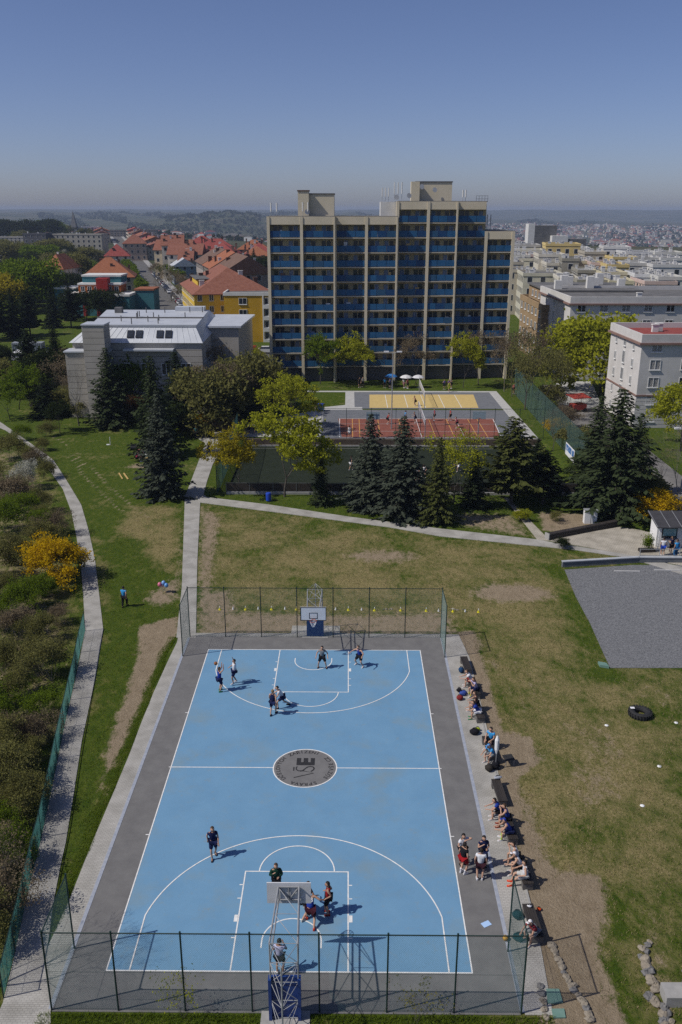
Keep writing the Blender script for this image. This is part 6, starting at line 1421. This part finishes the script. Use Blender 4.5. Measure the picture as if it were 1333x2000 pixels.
lawn('dry_grass', 130000, L_STRAW, True, .10, 'straw-coloured dry grass on the lawn right of the court', 72)

# ================================================================ SMALL THINGS
def put(o, label, cat, group=None): return tag(o, label, cat, group)
# ---- marker cones in a row behind the far fence
M_YCONE = mat('yellow_plastic', (.62, .56, .02), rough=.5); M_WCONE = mat('white_plastic', (.75, .75, .74), rough=.5)
yc_ = MB().lathe([(.20, 0), (.20, .025), (.13, .03), (.06, .22), (.05, .24)], 12).mesh('cone', M_YCONE); yt = MB().lathe([(.05, 0), (.055, .12), (.02, .16)], 8).mesh('tip', M_WCONE)
wc_ = MB().lathe([(.11, 0), (.10, .05), (.05, .28), (.02, .30)], 10).mesh('cone', M_WCONE); wt = MB().lathe([(.06, 0), (.05, .03)], 8).mesh('tip', M_STEEL)
ords = 'first second third fourth fifth sixth seventh eighth ninth tenth eleventh twelfth'.split()
for i, (u, a) in enumerate(zip(((-7.63, 20.66), (-5.62, 20.68), (-3.58, 20.70), (-1.62, 20.72), (2.43, 20.67), (4.47, 20.60), (6.51, 20.62), (8.50, 20.55), (10.57, 20.47), (12.55, 20.40)), range(10))):
    t = empty('marker_cone', (u[0], u[1], 0), 0, 'yellow marker cone with white tip, %s yellow one from the left' % ords[i], 'cone', 'yellow and white markers behind the far fence'); link('cone', yc_, t); link('tip', yt, t, (0, 0, .24)); t.scale = (.62, .62, .8)
for i, u in enumerate(((-6.60, 20.77), (-4.63, 20.79), (-2.54, 20.81), (1.43, 20.75), (3.47, 20.68), (9.46, 20.55), (11.53, 20.48))):
    t = empty('marker_cone', (u[0], u[1], 0), 0, 'small white marker, %s white one from the left' % ords[i], 'cone', 'yellow and white markers behind the far fence'); link('cone', wc_, t); link('tip', wt, t, (0, 0, .30)); t.scale = (.7, .7, .7)
M_STN = mat('pale_stone', (.30, .26, .20), (.19, .165, .13), scale=4, rough=.95); M_STN2 = mat('grey_stone', (.19, .185, .18), (.12, .118, .115), scale=4, rough=.95)
def stone_mesh(seed):
    r_ = random.Random(seed); b = MB(); b.ball((0, 0, .1), .5, 8, 5)
    b.v = [(x*(1+r_.uniform(-.28, .28)), y*(1+r_.uniform(-.28, .28)), max(-.05, z*r_.uniform(.65, 1.1)*.6+.1)) for x, y, z in b.v]
    return b
STN = [stone_mesh(i).mesh('stone', (M_STN, M_STN2, M_STN)[i % 3]) for i in range(6)]
def stones(name, label, line, n, s0, s1, jit, seed, cat='stone edging'):
    t = empty(name, (line[0][0], line[0][1], 0), 0, label, cat); r_ = random.Random(seed)
    L_ = [0]
    for i in range(len(line)-1): L_.append(L_[-1]+math.dist(line[i], line[i+1]))
    for k in range(n):
        d = L_[-1]*(k+.5)/n; i = max(j for j in range(len(line)-1) if L_[j] <= d); f = (d-L_[i])/(L_[i+1]-L_[i])
        x = line[i][0]+(line[i+1][0]-line[i][0])*f-line[0][0]+r_.uniform(-jit, jit); y = line[i][1]+(line[i+1][1]-line[i][1])*f-line[0][1]+r_.uniform(-jit, jit)*.5
        s = r_.uniform(s0, s1); o = link('stone', STN[r_.randrange(6)], t, (x, y, 0), r_.uniform(0, 6)); o.scale = (s, s*r_.uniform(.7, 1), s)
    return t
stones('stone_edging', 'row of pale stones edging the bare soil at bottom right of the court', [(11.11, -12.48), (11.20, -13.43), (11.33, -14.33), (11.57, -15.07), (11.73, -15.55), (11.74, -16.31)], 17, .28, .46, .05, 1)
stones('stone_edging', 'thick band of rough stones at the lower right corner', [(15.16, -12.36), (14.76, -13.13), (14.71, -14.18), (14.57, -15.05), (14.72, -15.99), (14.72, -16.56)], 30, .26, .50, .2, 2)
stones('stone_edging', 'short row of stones along the right paver strip near the bottom', [(10.20, -14.47), (10.14, -15.45), (10.08, -16.33)], 5, .3, .45, .03, 3)
stones('lettering_stones', 'small cluster of white pebbles in place of ground lettering behind the far fence, middle', [(5.20, 20.89), (5.92, 20.89)], 6, .12, .2, .15, 4, 'stones'); stones('lettering_stones', 'small cluster of white pebbles in place of ground lettering right of the far fence end', [(10.42, 20.94), (11.40, 20.76)], 6, .12, .2, .15, 5, 'stones')  # pebbles added as stand-ins for unreadable white lettering on the ground
M_TEALP = mat('green_metal_plate', (.12, .22, .18), (.16, .26, .22), scale=3, rough=.6)
for pts, lbk in (([(10.38, -14.79), (10.90, -14.79), (10.91, -15.44), (10.30, -15.49)], 'upper of two green metal covers at the lower right of the court'), ([(10.39, -15.73), (10.89, -15.72), (10.86, -16.12), (10.37, -16.14)], 'lower of two green metal covers at the lower right of the court')):
    put(MB().prism(pts, -.05, .06).build('metal_cover', M_TEALP), lbk, 'cover')
put(MB().prism([(19.65, 12.27), (20.16, 12.06), (20.23, 11.56), (19.66, 11.77)], 0, .18).build('valve_box', M_TEALP), 'green valve box at the near corner of the gravel', 'box')
# brown timber corner and concrete ledge at the lower right
M_BRW = mat('brown_boards', (.085, .032, .02), (.12, .05, .032), scale=3, rough=.8)
tc = empty('timber_gable', (15.6, -17.2, 0), 0, 'brown timber gable corner at the lower right edge', 'timber structure')
MB().add([(-.75, .1, 0), (.9, .1, 0), (.1, .25, 1.7), (-.75, .35, 0), (.9, .35, 0), (.1, .5, 1.7)], [(0, 1, 2), (5, 4, 3), (0, 3, 4, 1), (1, 4, 5, 2), (2, 5, 3, 0)]).build('board', M_BRW, tc); MB().bar((.1, .3, 0), (.1, .3, 2.1), .06).build('post', M_DARK, tc)
lg = empty('concrete_ledge', (15.2, -15.2, 0), 0, 'pale concrete ledge with grey railing at the lower right edge', 'ledge')
MB().box(-.3, 3, -.4, .35, -.2, .5).build('slab', M_CONC, lg)
for k in range(8): MB().bar((.5+.18*k, .2, .5), (.5+.18*k, .2, 1.25), .03).build('baluster', M_STEEL, lg)
MB().bar((.4, .2, 1.25), (2.4, .2, 1.25), .04).build('rail', M_STEEL, lg)
# ---- tyre and white discs on the dry lawn
ty = empty('tyre', (*(20.50, 5.68), 0), 0, 'large black tractor tyre lying on the dry lawn', 'tyre')
b = MB(); n, m_ = 28, 10
ring = [(.50+.20*math.cos(2*PI*j/m_), .19+.18*math.sin(2*PI*j/m_)) for j in range(m_)]
b.add([(r_*math.cos(2*PI*k/n), r_*math.sin(2*PI*k/n), z) for k in range(n) for r_, z in ring], [(k*m_+j, ((k+1) % n)*m_+j, ((k+1) % n)*m_+(j+1) % m_, k*m_+(j+1) % m_) for k in range(n) for j in range(m_)]); b.build('tyre_body', M_DARK, ty)
for k in range(24): o = link('tread_block', MB().box(.66, .72, -.045, .045, .05, .33).mesh('tread_block', M_DARK) if k == 0 else bpy.data.meshes['tread_block'], ty); o.rotation_euler = (0, 0, 2*PI*k/24)
put(MB().box(-.13, .13, -.1, .1, 0, .012).build('paper_sheet', M_WCONE, None, (ty.location.x-.42, ty.location.y+.25, .378)), 'white paper sheet lying on the tractor tyre', 'paper')
for i, (p, w_) in enumerate((((18.12, 4.51), 'left of the tyre'), ((19.94, 0.35), 'below the tyre toward the right'), ((17.89, -3.14), 'lowest on the dry lawn'), ((22.45, 4.84), 'right of the tyre at the edge'))):
    put(MB().lathe([(.12, 0), (.11, .02), (.06, .04), (.02, .05)], 14).build('marker_disc', M_WCONE, None, (*p, .01)), 'white marker disc on the dry lawn, '+w_, 'marker', 'white marker discs')
put(MB().box(-.2, .2, -.14, .14, 0, .012).build('paper_sheet', mat('pale_blue_paper', (.38, .55, .80), rough=.8), None, (*(8.48, -11.39), .03), .5), 'pale blue paper on the asphalt beside the court', 'paper')
ball((*(9.16, -12.28), .155), 'yellow-brown basketball by the near right fence post', m=mat('yellow_ball', (.50, .30, .05), (.42, .24, .04), scale=20, rough=.7))
# ---- bags and clothes
def bag(p, s, c, lbk, rz=0, z=.03):
    s = tuple(v*.78 for v in s); t = empty('sports_bag', (p[0], p[1], z), rz, lbk, 'bag', 'bags by the benches'); b = MB(); b.ball((0, 0, .5*s[2]), .5, 12, 8, (s[0], s[1], s[2])); r_ = random.Random(int(p[0]*100))
    b.v = [(x+r_.uniform(-.02, .02), y+r_.uniform(-.02, .02), max(0, z_)) for x, y, z_ in b.v]; b.build('bag_body', fab(c), t, smooth=True)
    b = MB(); b.path([(-s[0]*.3, 0, s[2]*.8), (-s[0]*.15, .05, s[2]*1.12), (s[0]*.15, .05, s[2]*1.12), (s[0]*.3, 0, s[2]*.8)], .02, 5); b.build('strap', fab(BLK), t)
    b = MB(); b.ball((0, -s[1]*.42, .35*s[2]), .3*min(s[0], s[2]), 8, 6, (1, .5, .8)); b.build('pocket', fab(tuple(v*.7 for v in c)), t, smooth=True)
bag((10.06, 10.90), (.5, .45, .5), (.02, .06, .14), 'blue rucksack on the pavers before the farthest bench'); bag((9.84, 7.96), (.7, .5, .4), (.05, .09, .34), 'blue and red sports bag lying among the bags by the second bench', .4); bag((9.62, 8.34), (.45, .4, .35), BLK, 'black bag beside the blue sports bag'); bag((9.54, 7.39), (.6, .5, .4), (.22, .03, .03), 'maroon bag nearest the court by the second bench')
bag((9.96, 3.49), (.8, .6, .45), BLK, 'black bag with yellow trim between the benches', .3); bag((10.19, 3.82), (.4, .3, .3), (.4, .5, .02), 'lime yellow bag beside the black one'); bag((10.69, 0.12), (.6, .6, .6), BLK, 'black rucksack behind the people in sky blue'); bag((10.27, -0.17), (.6, .5, .5), (.04, .035, .03), 'dark bag at the near end of the middle bench'); bag((9.89, -10.99), (.6, .5, .45), (.01, .05, .06), 'dark teal bag before the nearest bench, far one'); bag((9.78, -12.24), (.8, .6, .4), (.01, .06, .07), 'dark teal bag before the nearest bench, near one'); bag((10.63, -6.04), (.35, .4, .45), (.2, .2, .22), 'grey bag behind the bench of blue jerseys')
bag((10.55, -1.47), (.6, .35, .16), (.34, .36, .40), 'pale grey garment on the empty bench', .2, .47); bag((10.96, -10.53), (.25, .25, .15), (.6, .08, .02), 'orange pouch on the ground behind the nearest bench'); bag((10.45, -10.81), (.25, .2, .12), WHITE, 'white cloth on the nearest bench', 0, .46)
sq = empty('folding_stool', (*(11.47, 0.52), 0), .2, 'small black folding stool on the soil behind the middle bench', 'stool'); MB().box(-.28, .28, -.28, .28, .40, .44).build('seat', M_DARK, sq)
for x in (-.24, .24):
    for y in (-.24, .24): MB().bar((x, y, 0), (x, y, .4), .02).build('leg', M_STEEL, sq)
bn = empty('folded_banner', (*(10.67, 0.02), 0), 0, 'white rolled banner on a thin pole behind the middle bench', 'banner'); MB().bar((0, 0, 0), (0, 0, 2.2), .02, n=6).build('pole', M_STEEL, bn); MB().lathe([(.03, 1.0), (.12, 1.3), (.13, 1.9), (.05, 2.15)], 8).build('cloth', M_WCONE, bn); MB().lathe([(.2, 0), (.18, .06)], 12).build('foot', M_DARK, bn)
# ---- balloons, planks, picnic
bl = empty('balloon_bunch', (*(-12.59, 23.83), 0), 0, 'bunch of pink and blue balloons tied to a peg on the left lawn', 'balloons')
for (x, y, z), c in (((-.35, 0, .75), (.62, .16, .26)), ((-.05, .1, .85), (.20, .36, .66)), ((.2, -.05, .7), (.12, .30, .60)), ((-.2, .2, .6), (.7, .5, .55))): b = MB(); b.ball((x, y, z), .17, 12, 8, (1, 1, 1.15)); b.build('balloon', plain('balloon_%d' % int(c[0]*99), c, .3), bl, smooth=True); MB().bar((x, y, z-.18), (0, 0, .05), .004).build('string', M_WCONE, bl)
MB().bar((0, 0, 0), (0, 0, .12), .03).build('peg', M_WOOD, bl)
for pts, lbk in (([(-24.82, 58.15), (-24.73, 58.26), (-23.72, 55.86), (-23.81, 55.75)], 'left one of two yellow planks on the left lawn'), ([(-24.28, 58.16), (-24.15, 58.27), (-23.04, 55.76), (-23.17, 55.66)], 'right one of two yellow planks on the left lawn')): put(MB().prism(pts, 0, .08).build('plank', M_WOOD), lbk, 'plank', 'two planks on the lawn')
pt = empty('picnic_table', (*(-23.45, 64.28), 0), .2, 'white picnic table with trestle legs beside the big spruce', 'table'); MB().box(-.8, .8, -.4, .4, .70, .74).build('tabletop', M_WCONE, pt)
for x in (-.6, .6):
    for s in (-1, 1): MB().bar((x, s*.35, 0), (x, -s*.2, .7), .025).build('leg', M_STEEL, pt)
for s in (-1, 1): MB().box(-.8, .8, s*.75-.12, s*.75+.12, .38, .44).build('bench_board', M_WOOD, pt)
gr = empty('barbecue', (*(-24.62, 65.48), 0), 0, 'black barbecue stand with tray left of the picnic table', 'barbecue'); MB().bar((0, 0, 0), (0, 0, 1.2), .05, n=8).build('post', M_DARK, gr); MB().box(-.4, .4, -.25, .25, 1.2, 1.36).build('tray', M_DARK, gr); MB().box(-.4, .4, .2, .25, 1.36, 1.6).build('backplate', M_DARK, gr)
sp_ = empty('lawn_post', (*(-29.22, 71.58), 0), 0, 'thin white post on the left lawn', 'post'); MB().bar((0, 0, 0), (0, 0, 1.1), .035, n=8).build('pole', M_WCONE, sp_); MB().box(-.5, -.1, -.15, .15, 0, .08).build('foot_board', M_WCONE, sp_)
# ---- bins, boards, kiosk and square
M_BIN = mat('blue_plastic', (.015, .06, .42), rough=.4)
bi_ = empty('litter_bin', (*(-6.15, 47.87), 0), 0, 'blue litter bin beside the cross path', 'bin'); MB().lathe([(.2, .05), (.27, .1), (.29, .85), (.25, .95), (.05, .98)], 14).build('bin_body', M_BIN, bi_); MB().bar((.3, 0, 0), (.3, 0, 1.1), .03).build('post', M_STEEL, bi_)
for i, (p, w_) in enumerate((((-2.27, 92.70), 'left'), ((-1.72, 92.71), 'right'))): q = empty('recycling_bin', (*p, .03), 0, 'blue wheeled bin on the pale square, %s one' % w_, 'bin', 'blue wheeled bins'); MB().add([(-.28, -.3, .06), (.28, -.3, .06), (.28, .3, .06), (-.28, .3, .06), (-.34, -.36, 1.05), (.34, -.36, 1.05), (.34, .36, 1.05), (-.34, .36, 1.05)], [(0, 3, 2, 1), (4, 5, 6, 7), (0, 1, 5, 4), (1, 2, 6, 5), (2, 3, 7, 6), (3, 0, 4, 7)]).build('bin_body', mat('steel_blue', (.05, .16, .28), rough=.5), q); MB().box(-.36, .36, -.38, .38, 1.05, 1.12).build('lid', M_BIN, q)
eb = empty('utility_cabinet', (*(26.56, 41.34), 0), 0, 'white utility cabinet on the lawn left of the largest spruce', 'cabinet'); MB().box(-.62, .62, -.3, .3, 0, 1.35).build('cabinet_body', M_WCONE, eb); MB().box(-.66, .66, -.34, .34, 1.35, 1.42).build('lid', M_STEEL, eb); MB().box(-.01, .01, -.31, -.30, .05, 1.3).build('door_gap', M_DARK, eb)
a_, c_ = Vector((21.48, 36.23)), Vector((29.19, 40.16)); d_ = c_-a_
tw_ = empty('timber_retaining_wall', (a_.x, a_.y, 0), math.atan2(d_.y, d_.x), 'long dark timber seat wall edging the paved square', 'wall')
for k in range(3): MB().box(0, d_.length, .02+.03*k, .60, .02+.2*k, .20+.2*k).build('beam', M_BENCH, tw_)
MB().box(-.12, -.005, 0, .62, 0, .66).build('end_block', M_CONC, tw_)
# wall, railing and sign along the gravel
gw = empty('gravel_retaining_wall', (*(20.88, 29.29), 0), 0, 'grey concrete wall with pale coping along the far side of the gravel', 'wall')
x0, y0 = gw.location.x, gw.location.y
for q, (A, B) in enumerate((((21.15, 29.72), (28.2, 30.85)), ((28.2, 30.85), (38, 30.75)))):
    d = Vector(B)-Vector(A); o = MB().box(0, d.length, -.12, .12, -.2, .48).build('wall_panel', mat('dark_concrete_wall', (.11, .12, .135), (.15, .16, .17), scale=2, rough=.9), gw, (A[0]-x0, A[1]-y0, 0), math.atan2(d.y, d.x)); MB().box(-.02, d.length+.02, -.16, .18, .48, .56).build('coping', mat('pale_coping', (.42, .44, .46), (.34, .36, .38), scale=2, rough=.8), gw, (A[0]-x0, A[1]-y0, 0), math.atan2(d.y, d.x))
for p in ((26.53, 28.66), (30.07, 28.92)): o = MB().box(-1.1, 1.1, -.08, .08, .03, .10).build('kerb', M_WPAVE, None, (*p, 0), -.02); tag(o, kind='structure')
rl = empty('railing', (28.3, 31.0, 0), 0, 'low grey tubular railing with sign in front of the kiosk', 'railing')
for k in range(5):
    MB().bar((k*1.75, 0, 0), (k*1.75, 0, 1.25), .035, n=8).build('post', M_STEEL, rl)
    if k < 4:
        for z in (1.2, .62): MB().bar((k*1.75+.05, 0, z), (k*1.75+1.7, 0, z), .025, n=6).build('rail', M_STEEL, rl)
MB().box(3.7, 4.9, -.05, .0, .45, 1.2).build('sign_panel', M_DARK, rl); MB().box(4.0, 4.6, -.06, -.05, .75, 1.1).build('sign_sheet', mat('blue_print', (.35, .5, .75), rough=.6), rl)
ks = empty('kiosk', (*(31.81, 34.46), 0), 0, 'small white kiosk with dark sloping roof at the right edge', 'kiosk')
MB().box(-.95, 1.5, 0, 1.8, 0, 2.3).build('cabin', M_WCONE, ks); MB().box(-.5, .9, -.04, .0, 1.0, 2.0).build('hatch', M_GLASS, ks); MB().box(-.6, 1.0, -.35, 0, .92, .98).build('counter', M_STEEL, ks); MB().bar((-.9, -.5, 0), (-.9, -.5, 2.2), .06).build('post', M_WCONE, ks); MB().bar((1.7, -.5, 0), (1.7, -.5, 2.2), .06).build('post', M_WCONE, ks)
rf_ = MB().add([(-1.3, -.9, 2.25), (2.1, -.9, 2.25), (2.1, 2.1, 2.85), (-1.3, 2.1, 2.85), (-1.3, -.9, 2.33), (2.1, -.9, 2.33), (2.1, 2.1, 2.93), (-1.3, 2.1, 2.93)], [(0, 3, 2, 1), (4, 5, 6, 7), (0, 1, 5, 4), (1, 2, 6, 5), (2, 3, 7, 6), (3, 0, 4, 7)]).build('roof', mat('dark_sheet_roof', (.045, .043, .045), (.06, .058, .06), scale=2, rough=.6), ks)
for k in range(4): MB().bar((-1.25+k*1.1, -.9, 2.34), (-1.25+k*1.1, 2.1, 2.94), .025).build('seam', M_STEEL, rf_)
MB().box(-.4, .8, -.06, -.04, 1.2, 1.9).build('menu_board', mat('teal_print', (.10, .30, .32), (.4, .5, .5), scale=6, rough=.6), ks)
pl = empty('planter', (*(29.72, 33.40), 0), .1, 'timber planter with a young shrub left of the kiosk', 'planter'); MB().box(-.7, .7, -.3, .3, 0, .32).build('box', M_BENCH, pl)
V, F = leaf_arrays(np.random.RandomState(4).normal(size=(900, 3))*np.array([.26, .22, .35])+np.array([.1, 0, 1.0]), .07, np.random.RandomState(4)); link('foliage', np_mesh('foliage', V, F, L_GREEN), pl); MB().bar((.1, 0, .3), (.1, 0, 1.2), .03).build('stem', M_BARK, pl)
# ---- lamps
def lamp(p, h, label, arms=2, al=.9, rz=0):
    t = empty('street_lamp', (*p, 0), rz, label, 'street lamp'); MB().bar((0, 0, 0), (0, 0, h), .10, .05, n=8).build('pole', M_STEEL, t)
    for s in ((-1, 1) if arms == 2 else (1,)):
        MB().path([(0, 0, h-.1), (s*al*.5, 0, h+.12), (s*al, 0, h+.15)], .035, 6).build('arm', M_STEEL, t); MB().box(s*al-.35, s*al+.35, -.16, .16, h+.1, h+.26).build('lamp_head', M_WCONE, t)
lamp((8.55, 81.00), 10.8, 'tall double-armed lamp post by the red court'); lamp((38.97, 108.70), 4.6, 'single-armed street lamp beside the access road', 1, 2.0); lamp((39.38, 51.83), 7, 'lamp post at the right edge by the road', 1, 1.2, PI)
lamp(st(52, 7), 8.5, 'street lamp near the car park left of the tower', 1, 1.6, PI); lamp(st(120, 7), 8.5, 'street lamp before the brown terrace', 1, 1.6, PI); lamp(st(160, 7), 8.5, 'farther street lamp before the brown terrace', 1, 1.6, PI)
# ---- nets, parasols, small hoops
def net(x, y0, y1, h, z, label):
    t = empty('volleyball_net', (x, y0, z), 0, label, 'net')
    for y in (0, y1-y0): MB().bar((0, y, 0), (0, y, h), .06, n=8).build('post', M_STEEL, t)
    o = link('net', get_wire(y1-y0, 1.0, M_NET, .16, .006), t, (0, 0, h-1.0), PI/2); MB().bar((0, 0, h), (0, y1-y0, h), .035).build('tape', M_WCONE, t)
net(12.9, 75.9, 88.2, 2.5, .03, 'volleyball net across the red court'); net(14.4, 94.9, 106.2, 2.5, .03, 'volleyball net across the yellow court')
for p_, w_ in (((5.75, 75.79), 'left'), ((20.22, 76.28), 'right')):
    t = empty('small_hoop', (p_[0], p_[1], .03), 0, 'small basketball board on a post at the %s end of the red court' % w_, 'basketball hoop'); MB().bar((0, 0, 0), (0, 0, 3.4), .07, n=8).build('post', M_STEEL, t); MB().box(-.9, .9, -.25, -.2, 2.6, 3.65).build('backboard', mat('grey_backboard', (.34, .42, .46), rough=.5), t); MB().path([(.22*math.cos(k*PI/6), -.5+.22*math.sin(k*PI/6), 2.75) for k in range(13)], .015, 4).build('rim', M_RIM, t)
for p, c, w_ in (((9.93, 112.97), (.05, .20, .50), 'blue'), ((12.50, 112.05), (.70, .70, .70), 'white left'), ((14.66, 112.08), (.66, .66, .68), 'white right')):
    t = empty('parasol', (*p, 0), 0, '%s parasol at the foot of the tower' % w_, 'parasol'); MB().bar((0, 0, 0), (0, 0, 2.3), .03).build('pole', M_STEEL, t); MB().lathe([(1.1, 1.8), (.8, 2.05), (.35, 2.2), (.03, 2.26)], 8).build('canopy', fab(c), t); MB().lathe([(.3, 0), (.28, .08)], 10).build('foot', M_CONC, t)
# banner on the tall fence, red trailer and sign on the access road
bn2 = empty('fence_banner', (30.0, 63.5, .2), 0, 'blue and white banner on the tall green fence', 'banner'); MB().box(-.30, -.26, -2.2, 2.2, .4, 1.9).build('cloth', M_WCONE, bn2); MB().box(-.32, -.30, -2.0, 2.0, 1.0, 1.75).build('print', mat('banner_blue', (.04, .14, .36), (.5, .55, .6), scale=1.5, rough=.6, lo=.48, hi=.55), bn2)
rt = empty('red_trailer', (*(38.00, 93.19), 0), .3, 'small red market trailer with a red awning on the access road', 'trailer'); MB().box(-1.1, 1.1, -.8, .8, .35, 1.2).build('trailer_box', mat('red_paint', (.34, .05, .04), (.28, .04, .03), scale=2, rough=.6), rt); MB().add([(-1.5, -1.3, 2.2), (1.5, -1.3, 2.2), (1.5, 1.3, 2.45), (-1.5, 1.3, 2.45), (-1.5, -1.3, 2.28), (1.5, -1.3, 2.28), (1.5, 1.3, 2.53), (-1.5, 1.3, 2.53)], [(0, 3, 2, 1), (4, 5, 6, 7), (0, 1, 5, 4), (1, 2, 6, 5), (2, 3, 7, 6), (3, 0, 4, 7)]).build('awning', MATS['red_paint'], rt)
for x in (-1.0, 1.0): MB().bar((x, .7, 1.2), (x, .7, 2.4), .03).build('post', M_STEEL, rt); MB().bar((x*.85, -.85, .3), (x*.85, -.75, .3), .3, n=12).build('wheel', M_DARK, rt)
# ---- cars
M_TYRE = M_DARK; CARC = [('silver', (.42, .43, .45)), ('white', (.68, .68, .68)), ('dark', (.025, .027, .032)), ('blue', (.03, .06, .16)), ('red', (.24, .02, .02)), ('grey', (.15, .155, .165))]
_carb = {}
def car_mesh(nm, c):
    if nm not in _carb:
        m = mat('car_paint_'+nm, c, rough=.3, spec=.6); b = MB()
        prof = [(-2.1, .35), (-2.1, .85), (-1.95, .95), (-1.1, 1.0), (1.75, 1.02), (2.08, .9), (2.1, .35)]
        def ext(pr, w0, w1, bb):
            n = len(pr); vs = [(-w0, y, z) for y, z in pr]+[(w0, y, z) for y, z in pr]; bb.add(vs, [tuple(range(n)), tuple(range(2*n-1, n-1, -1))]+[(i, n+i, n+(i+1) % n, (i+1) % n) for i in range(n)])
        ext(prof, .86, .86, b); b.box(-.62, .62, -.35, 1.25, 1.44, 1.49)
        g = MB(); g.add([(-.80, -1.1, 1.0), (.80, -1.1, 1.0), (.80, 1.8, 1.02), (-.80, 1.8, 1.02), (-.62, -.35, 1.45), (.62, -.35, 1.45), (.62, 1.25, 1.45), (-.62, 1.25, 1.45)], [(0, 1, 5, 4), (1, 2, 6, 5), (2, 3, 7, 6), (3, 0, 4, 7)])
        w = MB().bar((-.09, 0, 0), (.09, 0, 0), .31, n=12).mesh('wheel', M_TYRE) if 'w' not in _carb else _carb['w']; _carb['w'] = w
        l = MB().box(-.16, .16, -.03, .03, -.07, .07).mesh('headlight', M_WCONE) if 'l' not in _carb else _carb['l']; _carb['l'] = l
        _carb[nm] = (b.mesh('body', m), g.mesh('window_band', M_GLASS), w, l)
    return _carb[nm]
def car(p, rz, k, label, group=None, cat='car', sc=1.0):
    nm, c = CARC[k % 6]; b, g, w, l = car_mesh(nm, c); t = empty('parked_car', (*p, .03), rz, label, cat, group); link('body', b, t); link('window_band', g, t)
    for x in (-.8, .8):
        for y in (-1.3, 1.3): link('wheel', w, t, (x, y, .31))
        link('headlight', l, t, (x*.75, -2.09, .68))
        link('tail_light', l, t, (x*.75, 2.09, .75))
    return t
gpc = 'cars parked along the street'
nth = lambda i: ('first second third fourth fifth sixth seventh eighth ninth tenth eleventh twelfth thirteenth fourteenth fifteenth sixteenth seventeenth eighteenth nineteenth twentieth'.split()+['%d-th' % j for j in range(21, 60)])[i]
for i in range(30): k = (0, 1, 2, 1, 5, 2, 3, 0, 1, 4)[i % 10]; car(st(64+i*6.6+(i > 12)*9+(i*i % 5)*.6, 3.5), sa, k, '%s car, %s in the row parked on the right side of the street' % (CARC[k][0], nth(i)), gpc)
for i in range(22): k = (1, 0, 2, 5, 1, 0)[i % 6]; car(st(205+i*9.5+(i*i % 7)*.7, -3.5), sa, k, '%s car, %s in the row parked on the left side of the street' % (CARC[k][0], nth(i)), gpc)
car((-21.72, 145.77), .1, 0, 'silver car parked beside the yellow block, nearest one'); car((-23.94, 157.39), 1.5, 5, 'grey car parked across behind the silver one'); car((-20.13, 155.15), 1.5, 4, 'dark red car parked before the yellow block'); car((-15.19, 150.80), 1.6, 1, 'white car half hidden behind the tower edge')
car((-62.86, 148.69), 1.4, 0, 'silver car behind the hedge at far left'); car((-51.53, 119.64), .9, 1, 'white car glimpsed between dark conifers at left')
vn = empty('white_van', (*(-65.04, 139.17), .03), .05, 'white delivery van parked at the left edge', 'van'); MB().add([(-.95, -2.3, .4), (.95, -2.3, .4), (.95, 2.4, .4), (-.95, 2.4, .4), (-.95, -2.3, 1.15), (.95, -2.3, 1.15), (.9, -1.5, 2.0), (-.9, -1.5, 2.0), (.9, 2.4, 2.1), (-.9, 2.4, 2.1)], [(0, 1, 5, 4), (4, 5, 6, 7), (7, 6, 8, 9), (1, 2, 8, 6, 5), (3, 0, 4, 7, 9), (2, 3, 9, 8)]).build('body', M_WCONE, vn); MB().quad((-.8, -2.26, 1.22), (.8, -2.26, 1.22), (.78, -1.58, 1.94), (-.78, -1.58, 1.94)).build('windscreen', M_GLASS, vn)
for x in (-.85, .85):
    for y in (-1.5, 1.5): link('wheel', _carb['w'], vn, (x, y, .33))
cn = empty('container', (*(-66.38, 148.64), 0), .05, 'grey ribbed container behind the white van', 'container'); MB().box(-3.2, 3.2, -1.2, 1.2, .1, 2.6).build('shell', mat('container_grey', (.24, .26, .28), rough=.6), cn)
for k in range(16): MB().box(-3.1+k*.4, -2.95+k*.4, -1.25, -1.2, .2, 2.5).build('rib', MATS['container_grey'], cn)
dg_ = empty('dog', (*(-19.16, 76.17), .04), .4, 'small dark dog beside the walker in teal', 'dog')
b = MB(); b.ball((0, 0, .38), .2, 10, 7, (.7, 1.7, .8)); b.ball((0, .42, .52), .11, 8, 6, (.8, 1.3, .9)); b.bar((0, .3, .42), (0, .4, .5), .08, n=6)
for x in (-.08, .08):
    for y in (-.22, .22): b.bar((x, y, .3), (x, y+.02, 0), .045, .03, n=6)
b.bar((0, -.32, .45), (0, -.5, .62), .03, .015, n=5); b.build('body', M_DARK, dg_, smooth=True)

# ================================================================ HAZE over the whole place
hz = MB().box(-9500, 9500, -420, 9600, -140, 47).build('haze', [])
hm = bpy.data.materials.new('haze'); hm.use_nodes = True
hm.node_tree.nodes.remove(hm.node_tree.nodes['Principled BSDF'])
pv = hm.node_tree.nodes.new('ShaderNodeVolumePrincipled')
pv.inputs['Color'].default_value = (.50, .60, .78, 1); pv.inputs['Density'].default_value = .00014; pv.inputs['Anisotropy'].default_value = .0
hm.node_tree.links.new(pv.outputs[0], hm.node_tree.nodes['Material Output'].inputs['Volume'])
hz.data.materials.append(hm); tag(hz, 'thin pale haze in the air over the city', 'haze', kind='stuff')
